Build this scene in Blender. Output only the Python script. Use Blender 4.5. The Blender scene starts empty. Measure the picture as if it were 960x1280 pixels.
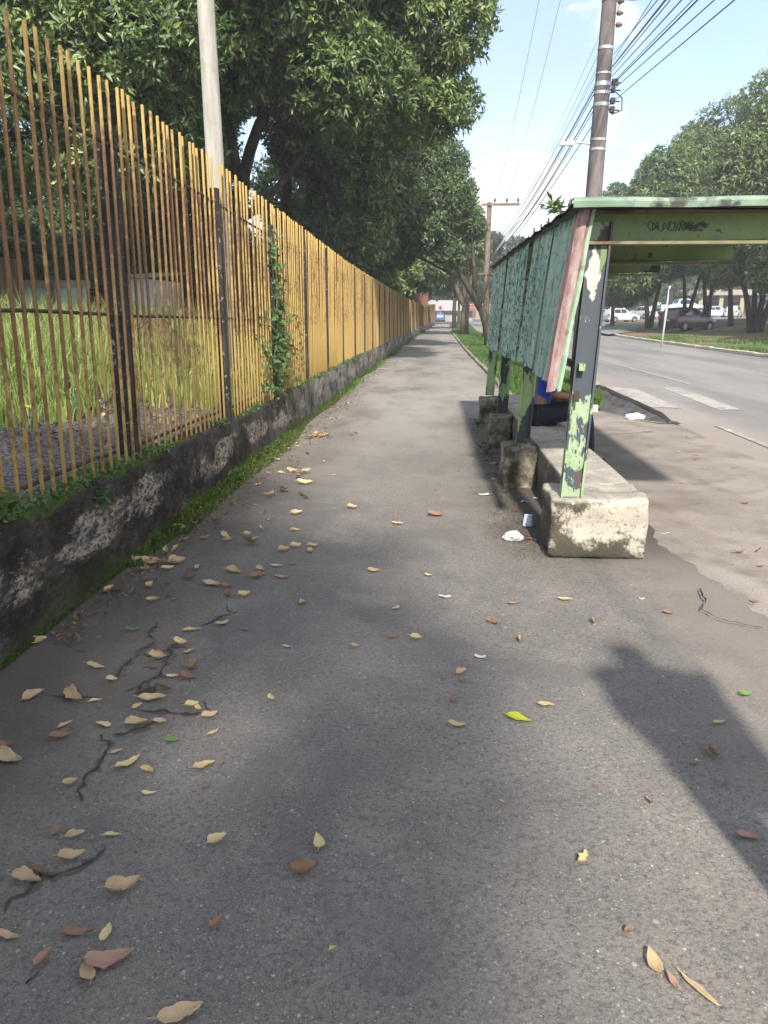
import bpy, bmesh, math, random
import numpy as np
from mathutils import Vector, Matrix, Quaternion
PI = math.pi
SC = bpy.context.scene
COL = SC.collection
RNG = np.random.default_rng(7)
random.seed(7)

# ------------------------------------------------------------------ camera
CAM_H, FPX = 1.5, 961.0                      # eye height (m), focal length in pixels of a 960x1280 frame
PITCH = math.atan((640 - 389) / FPX)
YAW = math.atan(61 / (FPX / math.cos(PITCH)))
cam_d = bpy.data.cameras.new('camera'); cam = bpy.data.objects.new('camera', cam_d); COL.objects.link(cam)
cam.location = (0, 0, CAM_H)
cam.rotation_euler = (PI / 2 - PITCH, 0, YAW)
cam_d.sensor_fit = 'VERTICAL'; cam_d.sensor_height = 36.0; cam_d.lens = 36.0 * FPX / 1280
cam_d.clip_start = 0.05; cam_d.clip_end = 1500
SC.camera = cam
_F = Vector((-math.sin(YAW) * math.cos(PITCH), math.cos(YAW) * math.cos(PITCH), -math.sin(PITCH)))
_R = Vector((math.cos(YAW), math.sin(YAW), 0)); _U = _R.cross(_F)
def _ray(px, py): return _R * (px - 480) + _U * (640 - py) + _F * FPX
def at(px, py, z=0.0):                       # point of the plane of height z seen at a pixel
    d = _ray(px, py); t = (z - CAM_H) / d.z
    return Vector((d.x * t, d.y * t, z))
def atY(px, py, Y):
    d = _ray(px, py); t = Y / d.y
    return Vector((d.x * t, Y, CAM_H + d.z * t))

# ------------------------------------------------------------------ object helpers
def put(o, parent=None, label=None, cat=None, group=None, kind=None):
    COL.objects.link(o)
    if parent is not None: o.parent = parent
    tag(o, label, cat, group, kind)
    return o
def tag(o, label=None, cat=None, group=None, kind=None):
    if label: o['label'] = label
    if cat: o['category'] = cat
    if group: o['group'] = group
    if kind: o['kind'] = kind
    return o
def empty(name, loc, rz=0.0, label=None, cat=None, group=None):
    o = bpy.data.objects.new(name, None); o.empty_display_size = 0.2
    o.location = loc; o.rotation_euler = (0, 0, rz)
    return put(o, None, label, cat, group)
def copy_tree(o, parent=None):
    c = o.copy(); COL.objects.link(c)
    if parent is not None: c.parent = parent
    for ch in list(o.children): copy_tree(ch, c)
    return c

class MB:
    """collects quads / tubes / boxes into one mesh"""
    def __init__(s): s.v = []; s.f = []
    def add(s, vs, fs):
        n = len(s.v); s.v += [tuple(p) for p in vs]; s.f += [tuple(i + n for i in f) for f in fs]
    def box(s, x0, x1, y0, y1, z0, z1, M=None):
        vs = [Vector(p) for p in ((x0,y0,z0),(x1,y0,z0),(x1,y1,z0),(x0,y1,z0),(x0,y0,z1),(x1,y0,z1),(x1,y1,z1),(x0,y1,z1))]
        if M is not None: vs = [M @ p for p in vs]
        s.add(vs, [(0,3,2,1),(4,5,6,7),(0,1,5,4),(1,2,6,5),(2,3,7,6),(3,0,4,7)])
    def tube(s, pts, rads, n=8, cap=True, wob=0.0, rnd=random):
        pts = [Vector(p) for p in pts]
        if not hasattr(rads, '__len__'): rads = [rads] * len(pts)
        base = len(s.v); prev = None
        for i, p in enumerate(pts):
            t = (pts[min(i + 1, len(pts) - 1)] - pts[max(i - 1, 0)]).normalized()
            if prev is None:
                a = Vector((1, 0, 0)) if abs(t.x) < 0.8 else Vector((0, 1, 0))
                u = (a - t * a.dot(t)).normalized()
            else:
                u = (prev - t * prev.dot(t)).normalized()
            prev = u; w = t.cross(u)
            for k in range(n):
                a = 2 * PI * k / n; r = rads[i] * (1 + wob * rnd.uniform(-1, 1))
                s.v.append(tuple(p + u * (math.cos(a) * r) + w * (math.sin(a) * r)))
        for i in range(len(pts) - 1):
            for k in range(n):
                a = base + i * n + k; b = base + i * n + (k + 1) % n
                s.f.append((a, b, b + n, a + n))
        if cap:
            s.f.append(tuple(base + k for k in reversed(range(n))))
            e = base + (len(pts) - 1) * n
            s.f.append(tuple(e + k for k in range(n)))
    def lathe(s, prof, n=20, M=None):        # prof: (r, z)
        base = len(s.v)
        for r, z in prof:
            for k in range(n):
                p = Vector((r * math.cos(2 * PI * k / n), r * math.sin(2 * PI * k / n), z))
                s.v.append(tuple(M @ p if M is not None else p))
        for i in range(len(prof) - 1):
            for k in range(n):
                a = base + i * n + k; b = base + i * n + (k + 1) % n
                s.f.append((a, b, b + n, a + n))
        s.f.append(tuple(base + k for k in reversed(range(n))))
        e = base + (len(prof) - 1) * n
        s.f.append(tuple(e + k for k in range(n)))
    def ball(s, c, rx, ry=None, rz=None, n=12, m=8):
        ry = ry or rx; rz = rz or rx; base = len(s.v); c = Vector(c)
        for j in range(m + 1):
            ph = PI * (j + 0.02) / (m + 0.04)
            for k in range(n):
                a = 2 * PI * k / n
                s.v.append((c.x + rx * math.sin(ph) * math.cos(a), c.y + ry * math.sin(ph) * math.sin(a), c.z + rz * math.cos(ph)))
        for j in range(m):
            for k in range(n):
                a = base + j * n + k; b = base + j * n + (k + 1) % n
                s.f.append((a, a + n, b + n, b))
    def build(s, name, m, parent=None, smooth=False, loc=(0,0,0), rot=(0,0,0), **tags):
        me = bpy.data.meshes.new(name); me.from_pydata(s.v, [], s.f); me.update()
        if smooth: me.polygons.foreach_set('use_smooth', [True] * len(me.polygons))
        if m: me.materials.append(m)
        o = bpy.data.objects.new(name, me); o.location = loc; o.rotation_euler = rot
        return put(o, parent, **tags)

def rough_box(name, m, dims, loc, parent=None, bevel=0.02, cuts=6, jit=0.004, seed=0, rot=(0,0,0), warp=None, **tags):
    """bevelled box (dims x,y,z standing on loc) with worn, uneven faces"""
    bm = bmesh.new(); bmesh.ops.create_cube(bm, size=1)
    for v in bm.verts: v.co = Vector((v.co.x * dims[0], v.co.y * dims[1], (v.co.z + 0.5) * dims[2]))
    bmesh.ops.bevel(bm, geom=list(bm.edges), offset=bevel, segments=2, affect='EDGES', profile=0.6)
    if cuts: bmesh.ops.subdivide_edges(bm, edges=[e for e in bm.edges if e.calc_length() > bevel * 3], cuts=cuts, use_grid_fill=True)
    r = random.Random(seed)
    ph = [r.uniform(0, 6) for _ in range(6)]
    for v in bm.verts:
        c = v.co
        d = Vector((math.sin(c.z * 23 + ph[0]) + math.sin(c.y * 17 + ph[1]), math.sin(c.x * 19 + ph[2]) + math.sin(c.z * 27 + ph[3]), math.sin(c.x * 21 + ph[4]) + math.sin(c.y * 25 + ph[5])))
        v.co = c + d * jit * 0.5 + Vector((r.uniform(-1, 1), r.uniform(-1, 1), r.uniform(-1, 1))) * jit * 0.35
        if warp: v.co = warp(v.co)
    me = bpy.data.meshes.new(name); bm.to_mesh(me); bm.free()
    me.polygons.foreach_set('use_smooth', [True] * len(me.polygons))
    me.materials.append(m)
    o = bpy.data.objects.new(name, me); o.location = loc; o.rotation_euler = rot
    return put(o, parent, **tags)

def mesh_np(name, V, F, m, tone=None, smooth=False):
    V = np.asarray(V, np.float32); F = np.asarray(F, np.int32); k = F.shape[1]
    me = bpy.data.meshes.new(name)
    me.vertices.add(len(V)); me.vertices.foreach_set('co', V.ravel())
    me.loops.add(F.size); me.loops.foreach_set('vertex_index', F.ravel())
    me.polygons.add(len(F)); me.polygons.foreach_set('loop_start', np.arange(0, F.size, k, dtype=np.int32))
    me.update(calc_edges=True)
    if tone is not None:
        a = me.attributes.new('tone', 'FLOAT', 'FACE'); a.data.foreach_set('value', np.asarray(tone, np.float32))
    if smooth: me.polygons.foreach_set('use_smooth', [True] * len(me.polygons))
    if m: me.materials.append(m)
    return me
def obj_np(name, V, F, m, parent=None, tone=None, smooth=False, **tags):
    return put(bpy.data.objects.new(name, mesh_np(name, V, F, m, tone, smooth)), parent, **tags)

def lerp(x, xs, ys): return float(np.interp(x, xs, ys))
def sheet(name, rows, m, parent=None, **tags):
    """grid mesh from a list of rows of points"""
    mb = MB(); n = len(rows[0])
    for r in rows: mb.v += [tuple(p) for p in r]
    for i in range(len(rows) - 1):
        for j in range(n - 1):
            a = i * n + j; mb.f.append((a, a + 1, a + n + 1, a + n))
    return mb.build(name, m, parent, smooth=True, **tags)
# ------------------------------------------------------------------ materials
class G:
    """small node-graph builder"""
    def __init__(s, name):
        s.m = bpy.data.materials.new(name); s.m.use_nodes = True
        s.t = s.m.node_tree; s.t.nodes.clear()
        s.out = s.t.nodes.new('ShaderNodeOutputMaterial')
        g = s.t.nodes.new('ShaderNodeNewGeometry'); s.pos = g.outputs['Position']; s.normal = g.outputs['Normal']
        c = s.t.nodes.new('ShaderNodeTexCoord'); s.obj = c.outputs['Object']
    def n(s, ty, **kw):
        nd = s.t.nodes.new(ty)
        for k, v in kw.items(): setattr(nd, k, v)
        return nd
    def link(s, a, b): s.t.links.new(a, b)
    def setin(s, nd, i, v):
        if hasattr(v, 'is_linked') or isinstance(v, bpy.types.NodeSocket): s.link(v, nd.inputs[i])
        else: nd.inputs[i].default_value = v
    def map(s, vec, sc=(1,1,1), loc=(0,0,0)):
        nd = s.n('ShaderNodeMapping'); s.link(vec, nd.inputs[0]); nd.inputs['Scale'].default_value = sc; nd.inputs['Location'].default_value = loc
        return nd.outputs[0]
    def noise(s, vec, scale, det=4, rough=0.55, dist=0.0):
        nd = s.n('ShaderNodeTexNoise'); s.link(vec, nd.inputs['Vector'])
        nd.inputs['Scale'].default_value = scale; nd.inputs['Detail'].default_value = det; nd.inputs['Roughness'].default_value = rough; nd.inputs['Distortion'].default_value = dist
        return nd.outputs['Fac']
    def voro(s, vec, scale, feature='F1', out='Distance', rnd=1.0):
        nd = s.n('ShaderNodeTexVoronoi', feature=feature); s.link(vec, nd.inputs['Vector']); nd.inputs['Scale'].default_value = scale
        nd.inputs['Randomness'].default_value = rnd
        return nd.outputs[out]
    def ramp(s, fac, a, b, inv=False):       # smooth 0..1 step between a and b
        nd = s.n('ShaderNodeMapRange', interpolation_type='SMOOTHSTEP')
        s.setin(nd, 0, fac); nd.inputs[1].default_value = a; nd.inputs[2].default_value = b
        nd.inputs[3].default_value = 1.0 if inv else 0.0; nd.inputs[4].default_value = 0.0 if inv else 1.0
        return nd.outputs[0]
    def math(s, op, a, b=0.0):
        nd = s.n('ShaderNodeMath', operation=op); s.setin(nd, 0, a); s.setin(nd, 1, b)
        return nd.outputs[0]
    def mul(s, *a):
        r = a[0]
        for b in a[1:]: r = s.math('MULTIPLY', r, b)
        return r
    def mix(s, fac, a, b):
        nd = s.n('ShaderNodeMix', data_type='RGBA')
        s.setin(nd, 0, fac)
        for i, v in ((6, a), (7, b)):
            if isinstance(v, tuple): nd.inputs[i].default_value = (*v[:3], 1)
            else: s.link(v, nd.inputs[i])
        return nd.outputs[2]
    def xyz(s, vec):
        nd = s.n('ShaderNodeSeparateXYZ'); s.link(vec, nd.inputs[0]); return nd.outputs
    def attr(s, name):
        nd = s.n('ShaderNodeAttribute', attribute_name=name); return nd.outputs['Fac']
    def rnd(s):
        return s.n('ShaderNodeObjectInfo').outputs['Random']
    def bump(s, h, strength=0.3, dist=0.01):
        nd = s.n('ShaderNodeBump'); s.link(h, nd.inputs['Height']); nd.inputs['Strength'].default_value = strength; nd.inputs['Distance'].default_value = dist
        return nd.outputs[0]
    def bsdf(s, col, rough=0.8, metal=0.0, spec=0.4, bump=None, alpha=None, coat=0.0):
        b = s.n('ShaderNodeBsdfPrincipled')
        if isinstance(col, tuple): b.inputs['Base Color'].default_value = (*col[:3], 1)
        else: s.link(col, b.inputs['Base Color'])
        s.setin(b, 'Roughness', rough); b.inputs['Metallic'].default_value = metal
        b.inputs['Specular IOR Level'].default_value = spec; b.inputs['Coat Weight'].default_value = coat
        if bump is not None: s.link(bump, b.inputs['Normal'])
        s.link(b.outputs[0], s.out.inputs[0]); s.b = b
        return s.m
    def leaf(s, col, trans, rough=0.45, tf=0.35, spec=0.5):
        b = s.n('ShaderNodeBsdfPrincipled'); s.setin(b, 'Base Color', col); b.inputs['Roughness'].default_value = rough; b.inputs['Specular IOR Level'].default_value = spec
        t = s.n('ShaderNodeBsdfTranslucent'); s.setin(t, 'Color', trans)
        x = s.n('ShaderNodeMixShader'); x.inputs[0].default_value = tf
        s.link(b.outputs[0], x.inputs[1]); s.link(t.outputs[0], x.inputs[2]); s.link(x.outputs[0], s.out.inputs[0])
        return s.m
_cache = {}
def plain(name, col, rough=0.7, metal=0.0, var=0.25, scale=8.0, spec=0.4, coat=0.0, bumps=0.0):
    """one colour with gentle wear"""
    if name in _cache: return _cache[name]
    g = G(name); f = g.noise(g.obj, scale, 5)
    c = g.mix(g.ramp(f, 0.25, 0.75), tuple(x * (1 - var) for x in col), tuple(min(1, x * (1 + var)) for x in col))
    bp = g.bump(g.noise(g.obj, scale * 6, 3), 0.4, bumps) if bumps else None
    _cache[name] = g.bsdf(c, rough, metal, spec, bp, coat=coat)
    return _cache[name]

def m_asphalt():
    g = G('path_asphalt'); P = g.pos; X, Y, Z = g.xyz(P)
    big = g.noise(P, 0.55, 5, 0.6); mid = g.noise(P, 3.5, 6, 0.65); fine = g.noise(P, 55, 3, 0.7)
    c = g.mix(g.ramp(big, 0.35, 0.68), (0.125, 0.113, 0.099), (0.192, 0.174, 0.152))
    c = g.mix(g.mul(g.ramp(mid, 0.45, 0.72), 0.55), c, (0.235, 0.205, 0.175))
    c = g.mix(g.mul(g.ramp(g.noise(P, 1.3, 4), 0.55, 0.75), 0.4), c, (0.105, 0.088, 0.075))
    c = g.mix(g.mul(g.ramp(fine, 0.46, 0.66), 0.6), c, (0.06, 0.054, 0.052))
    c = g.mix(g.mul(g.ramp(g.noise(P, 210, 2, 0.6), 0.52, 0.64), 0.45), c, (0.27, 0.25, 0.23))
    c = g.mix(g.mul(g.ramp(g.noise(g.map(P, (1, 1, 1), (5, 3, 1)), 160, 2, 0.6), 0.55, 0.66), 0.5), c, (0.045, 0.04, 0.04))
    # pale aggregate chips showing in the worn surface
    for sc, th, k in ((34, 0.93, 0.8), (52, 0.86, 0.9), (80, 0.78, 0.85), (130, 0.72, 0.6)):
        vd = g.voro(P, sc); vc = g.xyz(g.voro(P, sc, out='Color'))[0]
        chip = g.mul(g.ramp(vc, th, th + 0.08), g.ramp(g.math('ADD', vd, g.math('MULTIPLY', g.noise(P, 260, 2), 0.35)), 0.28, 0.48, True), k)
        c = g.mix(chip, c, g.mix(g.xyz(g.voro(P, sc, out='Color'))[1], (0.25, 0.22, 0.19), (0.40, 0.37, 0.33)))
    c = g.mix(g.mul(g.ramp(g.noise(P, 0.9, 6, 0.7, 0.5), 0.50, 0.60), 0.45), c, (0.105, 0.094, 0.088))
    # pale dust trodden over from the bus-stop pavement
    du = g.math('ADD', X, g.math('MULTIPLY', g.math('SUBTRACT', g.noise(P, 2.0, 7, 0.72), 0.5), 1.5))
    c = g.mix(g.mul(g.ramp(du, 0.95, 1.55), 0.75), c, (0.205, 0.175, 0.148))
    # brown leaf-litter dirt beside the wall, grime beside the bench
    dn = g.noise(P, 2.2, 6, 0.7)
    edge = g.math('ADD', g.math('MULTIPLY', X, -1.0), g.math('MULTIPLY', g.math('SUBTRACT', dn, 0.5), 1.6))
    c = g.mix(g.mul(g.ramp(edge, 0.75, 1.75), 0.8), c, (0.086, 0.069, 0.053))
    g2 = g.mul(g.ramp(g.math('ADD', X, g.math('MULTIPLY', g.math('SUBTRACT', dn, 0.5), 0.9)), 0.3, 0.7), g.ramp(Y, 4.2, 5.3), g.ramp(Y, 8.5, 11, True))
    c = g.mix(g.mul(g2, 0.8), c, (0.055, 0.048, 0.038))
    # sunlight on the further stretch, put into the colour as paler grey
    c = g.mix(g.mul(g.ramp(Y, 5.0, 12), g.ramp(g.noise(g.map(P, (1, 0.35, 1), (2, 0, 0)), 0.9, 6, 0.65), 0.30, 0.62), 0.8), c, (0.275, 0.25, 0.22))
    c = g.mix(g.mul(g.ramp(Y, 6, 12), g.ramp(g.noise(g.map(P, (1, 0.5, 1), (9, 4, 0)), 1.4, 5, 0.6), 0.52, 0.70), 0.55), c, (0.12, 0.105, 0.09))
    h = g.math('ADD', g.noise(P, 140, 4, 0.8), g.math('MULTIPLY', g.voro(P, 75), 0.7))
    return g.bsdf(c, 0.88, spec=0.3, bump=g.bump(h, 0.55, 0.006))
def m_pavement():
    g = G('pavement_concrete'); P = g.pos; X, Y, Z = g.xyz(P)
    c = g.mix(g.ramp(g.noise(P, 0.8, 6, 0.65), 0.35, 0.68), (0.185, 0.157, 0.132), (0.285, 0.248, 0.212))
    c = g.mix(g.mul(g.ramp(g.noise(P, 3.1, 5), 0.5, 0.72), 0.6), c, (0.135, 0.108, 0.086))
    c = g.mix(g.mul(g.ramp(X, 1.9, 1.45, False), g.ramp(g.noise(P, 3, 6, 0.7), 0.35, 0.6), 0.0), c, (0.15, 0.135, 0.12))
    c = g.mix(g.mul(g.ramp(g.noise(P, 60, 3), 0.52, 0.7), 0.4), c, (0.08, 0.065, 0.055))
    vd = g.voro(P, 90); vc = g.xyz(g.voro(P, 90, out='Color'))[0]
    c = g.mix(g.mul(g.ramp(vc, 0.8, 0.9), g.ramp(vd, 0.15, 0.35, True), 0.6), c, (0.4, 0.36, 0.3))
    return g.bsdf(c, 0.9, spec=0.25, bump=g.bump(g.noise(P, 90, 5, 0.8), 0.5, 0.006))
def m_road():
    g = G('road_asphalt'); P = g.pos; X, Y, Z = g.xyz(P)
    S = g.map(P, (1.0, 0.12, 1.0))
    c = g.mix(g.ramp(g.noise(S, 0.9, 5, 0.6), 0.35, 0.65), (0.165, 0.157, 0.146), (0.232, 0.220, 0.203))
    c = g.mix(g.mul(g.ramp(g.noise(P, 40, 3), 0.5, 0.7), 0.35), c, (0.10, 0.10, 0.10))
    c = g.mix(g.mul(g.ramp(g.math('ADD', X, g.noise(P, 1.5, 4)), 4.9, 3.7), 0.0), c, c) if False else c
    dust = g.mul(g.ramp(g.math('ADD', X, g.math('MULTIPLY', g.noise(P, 1.2, 5), 1.6)), 4.0, 5.6, True), 0.75)
    c = g.mix(dust, c, (0.27, 0.22, 0.18))
    return g.bsdf(c, 0.85, spec=0.3, bump=g.bump(g.noise(P, 60, 4, 0.8), 0.4, 0.006))
def m_paintmark():
    g = G('road_paint'); P = g.pos
    w = g.ramp(g.math('ADD', g.noise(P, 5, 8, 0.8), g.math('MULTIPLY', g.noise(P, 1.1, 3), 0.35)), 0.55, 0.74)
    return g.bsdf(g.mix(w, (0.20, 0.185, 0.165), (0.34, 0.315, 0.28)), 0.8)
def m_soil(name, a, b, grass=None, gscale=0.6, lo=0.42, hi=0.6):
    g = G(name); P = g.pos
    c = g.mix(g.ramp(g.noise(P, 2.0, 6, 0.7), 0.3, 0.7), a, b)
    if grass: c = g.mix(g.ramp(g.noise(P, gscale, 6, 0.7), lo, hi), c, grass)
    c = g.mix(g.mul(g.ramp(g.noise(P, 26, 3), 0.5, 0.7), 0.4), c, tuple(x * 0.5 for x in a))
    return g.bsdf(c, 0.95, spec=0.2, bump=g.bump(g.noise(P, 30, 5, 0.8), 0.7, 0.02))
def m_gravel():
    g = G('gravel'); P = g.pos
    vc = g.voro(P, 28, out='Color'); vd = g.voro(P, 28)
    c = g.mix(g.xyz(vc)[0], (0.055, 0.05, 0.055), (0.19, 0.175, 0.18))
    c = g.mix(g.ramp(vd, 0.35, 0.75), c, (0.025, 0.022, 0.02))
    c = g.mix(g.mul(g.ramp(g.noise(P, 1.6, 5), 0.52, 0.7), 0.6), c, (0.10, 0.075, 0.05))
    return g.bsdf(c, 0.9, bump=g.bump(g.math('MULTIPLY', vd, -1.0), 0.9, 0.03))
def m_wall():
    g = G('mossy_concrete'); P = g.pos; X, Y, Z = g.xyz(P)
    S = g.map(P, (1, 0.42, 1.0)); P0 = P; Y0 = Y; P = g.map(P, (1, 0.45, 1.0))
    n1 = g.noise(S, 1.9, 7, 0.68, 0.4); n2 = g.noise(g.map(P0, (1, 0.75, 0.75), (3, 1, 2)), 3.2, 8, 0.75); n3 = g.noise(P, 45, 4, 0.7)
    c = g.mix(g.ramp(n2, 0.35, 0.7), (0.022, 0.018, 0.013), (0.080, 0.067, 0.054))
    c = g.mix(g.mul(g.ramp(g.noise(P, 24, 6, 0.8), 0.42, 0.62), 0.75), c, (0.014, 0.012, 0.010))
    c = g.mix(g.mul(g.ramp(g.noise(g.map(P, (1, 1, 1), (7, 2, 5)), 36, 5, 0.8), 0.54, 0.70), 0.4), c, (0.13, 0.112, 0.095))
    far = g.ramp(Y, 6.0, 13.0)
    c = g.mix(g.mul(far, g.ramp(n2, 0.35, 0.6), 0.75), c, (0.20, 0.185, 0.16))      # less grime further along
    mid = g.mul(g.ramp(Z, 0.12, 0.26), g.ramp(Z, 0.40, 0.54, True))
    pale = g.mul(g.ramp(g.math('ADD', n1, g.math('MULTIPLY', mid, 0.16)), 0.635, 0.715), g.ramp(Z, 0.1, 0.2))
    pale = g.mul(pale, g.ramp(n3, 0.36, 0.60), g.ramp(g.noise(P, 12, 6, 0.75), 0.36, 0.52))
    c = g.mix(g.mul(pale, 0.8), c, g.mix(n1, (0.36, 0.31, 0.26), (0.48, 0.38, 0.28)))
    c = g.mix(g.mul(g.ramp(g.noise(P, 4.4, 5), 0.56, 0.68), g.ramp(n3, 0.4, 0.6), 0.45), c, (0.16, 0.155, 0.15))
    mz = g.math('ADD', Z, g.math('MULTIPLY', g.math('SUBTRACT', g.noise(P, 3.4, 8, 0.78), 0.5), 0.62))
    moss = g.math('MAXIMUM', g.mul(g.ramp(mz, 0.07, 0.13, True), g.math('ADD', 0.25, g.math('MULTIPLY', g.ramp(Y0, 3.9, 4.9), 0.75))), g.mul(g.ramp(mz, 0.54, 0.60), 0.9))
    mc = g.mix(g.noise(P, 30, 3), (0.022, 0.036, 0.006), (0.085, 0.135, 0.014))
    c = g.mix(g.mul(moss, 0.9), c, mc)
    return g.bsdf(c, 0.95, spec=0.15, bump=g.bump(g.math('ADD', g.noise(P, 18, 6, 0.8), g.math('MULTIPLY', n1, 1.2)), 0.8, 0.02))
def m_bar():
    g = G('rusty_yellow_paint'); P = g.pos; X, Y, Z = g.xyz(P)
    r = g.rnd()
    n = g.math('ADD', g.math('MULTIPLY', g.noise(g.map(P, (7, 7, 2.6)), 1.0, 4, 0.6), 0.5), g.math('MULTIPLY', g.noise(g.map(P, (1, 1, 0.5)), 42, 5, 0.75), 0.5))
    far = g.ramp(Y, 4.0, 11.0)
    th = g.math('ADD', g.math('SUBTRACT', n, g.math('MULTIPLY', far, 0.13)), g.math('MULTIPLY', g.math('SUBTRACT', r, 0.5), 0.05))
    hz = g.mul(g.ramp(Z, 0.9, 1.5), g.ramp(Z, 2.3, 2.6, True))
    th = g.math('ADD', th, g.math('MULTIPLY', hz, 0.12))
    c = g.mix(g.noise(P, 9, 4), (0.27, 0.165, 0.050), (0.38, 0.25, 0.080))
    c = g.mix(g.mul(far, g.ramp(g.noise(g.map(P, (1, 1, 0.25)), 2.2, 5), 0.3, 0.6), 0.7), c, (0.32, 0.22, 0.065))
    c = g.mix(g.mul(g.ramp(Y, 12, 22), g.ramp(g.noise(g.map(P, (1, 1, 0.3), (4, 1, 0)), 1.3, 5, 0.7), 0.40, 0.62), 0.7), c, (0.17, 0.11, 0.045))
    rust = g.mix(g.noise(P, 35, 3), (0.085, 0.044, 0.021), (0.22, 0.118, 0.045))
    return g.bsdf(g.mix(g.ramp(th, 0.485, 0.60), c, rust), 0.75, spec=0.3, bump=g.bump(g.noise(P, 60, 4), 0.5, 0.006))
def m_peel(name, paint, paint2, under, lo, hi, scale=7.0, zlo=None, stretch=(1,1,0.5), blot=False):
    """flaking paint over another colour; zlo raises the flaking above a height"""
    g = G(name); P = g.pos; X, Y, Z = g.xyz(P)
    n = g.noise(g.map(P, stretch), scale, 6, 0.62, 0.3)
    if zlo:
        n = g.math('ADD', n, g.math('MULTIPLY', g.ramp(Z, zlo[0], zlo[1]), zlo[2]))
    k = g.ramp(n, lo, hi)
    p = g.mix(g.ramp(g.noise(P, 2.5, 5), 0.35, 0.65), paint, paint2)
    if blot:                             # whitish scar on the bare metal near the top, rusty smear lower down
        d = g.math('ABSOLUTE', g.math('SUBTRACT', Z, 1.70)); b_ = g.ramp(g.math('ADD', g.math('MULTIPLY', d, 3.2), g.math('ADD', g.math('MULTIPLY', g.math('ABSOLUTE', g.math('SUBTRACT', X, 0.925)), 9.0), g.math('MULTIPLY', g.noise(P, 16, 5), 0.7))), 0.80, 0.86, True)
        p0 = g.mix(g.ramp(g.noise(g.map(P, (1, 1, .3)), 8, 4), 0.5, 0.7), under, (0.10, 0.055, 0.05)); under = g.mix(b_, p0, (0.42, 0.40, 0.34))
    dirt = g.mul(g.ramp(g.noise(P, 24, 4), 0.55, 0.7), 0.35)
    c = g.mix(dirt, g.mix(k, p, under), (0.05, 0.045, 0.035))
    c = g.mix(g.mul(g.ramp(g.noise(P, 13, 4), 0.66, 0.72), 0.8), c, (0.12, 0.045, 0.025))
    return g.bsdf(c, 0.62, spec=0.35, bump=g.bump(g.math('ADD', g.math('MULTIPLY', k, -1.0), g.math('MULTIPLY', g.noise(P, 50, 3), 0.3)), 0.5, 0.004))
def m_panel():
    g = G('crackled_green_paint'); P = g.pos; X, Y, Z = g.xyz(P)
    D = g.n('ShaderNodeVectorMath', operation='ADD'); g.link(g.map(P, (1, 24, 8)), D.inputs[0])
    nn = g.n('ShaderNodeTexNoise'); g.link(P, nn.inputs['Vector']); nn.inputs['Scale'].default_value = 9; g.link(nn.outputs['Color'], D.inputs[1])
    e = g.voro(D.outputs[0], 1.15, 'DISTANCE_TO_EDGE'); cellc = g.xyz(g.voro(D.outputs[0], 1.15, out='Color'))
    crack = g.ramp(g.math('ADD', e, g.math('MULTIPLY', g.math('SUBTRACT', g.noise(P, 50, 4), 0.5), 0.10)), 0.03, 0.10, True)
    c = g.mix(cellc[0], (0.23, 0.355, 0.28), (0.37, 0.49, 0.385))
    c = g.mix(g.ramp(g.noise(g.map(P, (1, 3, 0.5)), 3.0, 5), 0.5, 0.68), c, (0.38, 0.50, 0.37))
    c = g.mix(g.mul(g.ramp(g.noise(g.map(P, (1, 5, 0.35), (0, 4, 1)), 2.2, 5), 0.53, 0.64), 0.85), c, (0.10, 0.235, 0.205))
    far = g.ramp(Y, 5.2, 6.4)
    c = g.mix(g.mul(crack, g.math('ADD', 0.3, g.math('MULTIPLY', far, 0.5))), c, (0.028, 0.042, 0.036))
    c = g.mix(g.mul(g.ramp(g.noise(P, 11, 5), 0.62, 0.7), 0.7), c, (0.36, 0.42, 0.33))
    c = g.mix(g.mul(g.ramp(g.noise(g.map(P, (1, 9, 0.8), (2, 7, 3)), 1.6, 6, 0.7), 0.58, 0.68), 0.7), c, (0.13, 0.085, 0.05))
    # the strip of the first sheet that was once painted pink-red
    pk = g.mul(g.ramp(g.math('ADD', Y, g.math('MULTIPLY', g.noise(P, 7, 4), 0.05)), 4.80, 4.815, True), g.ramp(g.noise(g.map(P, (1, 6, 1)), 5, 5), 0.30, 0.5))
    c = g.mix(g.mul(pk, 0.9), c, g.mix(g.noise(P, 14, 4), (0.42, 0.11, 0.11), (0.62, 0.36, 0.33)))
    c = g.mix(g.mul(g.ramp(g.noise(P, 6, 5), 0.66, 0.72), 0.8), c, (0.16, 0.06, 0.03))
    return g.bsdf(c, 0.75, spec=0.3, bump=g.bump(g.math('ADD', e, g.math('MULTIPLY', g.noise(P, 40, 4), 0.4)), 0.5, 0.006))
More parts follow.
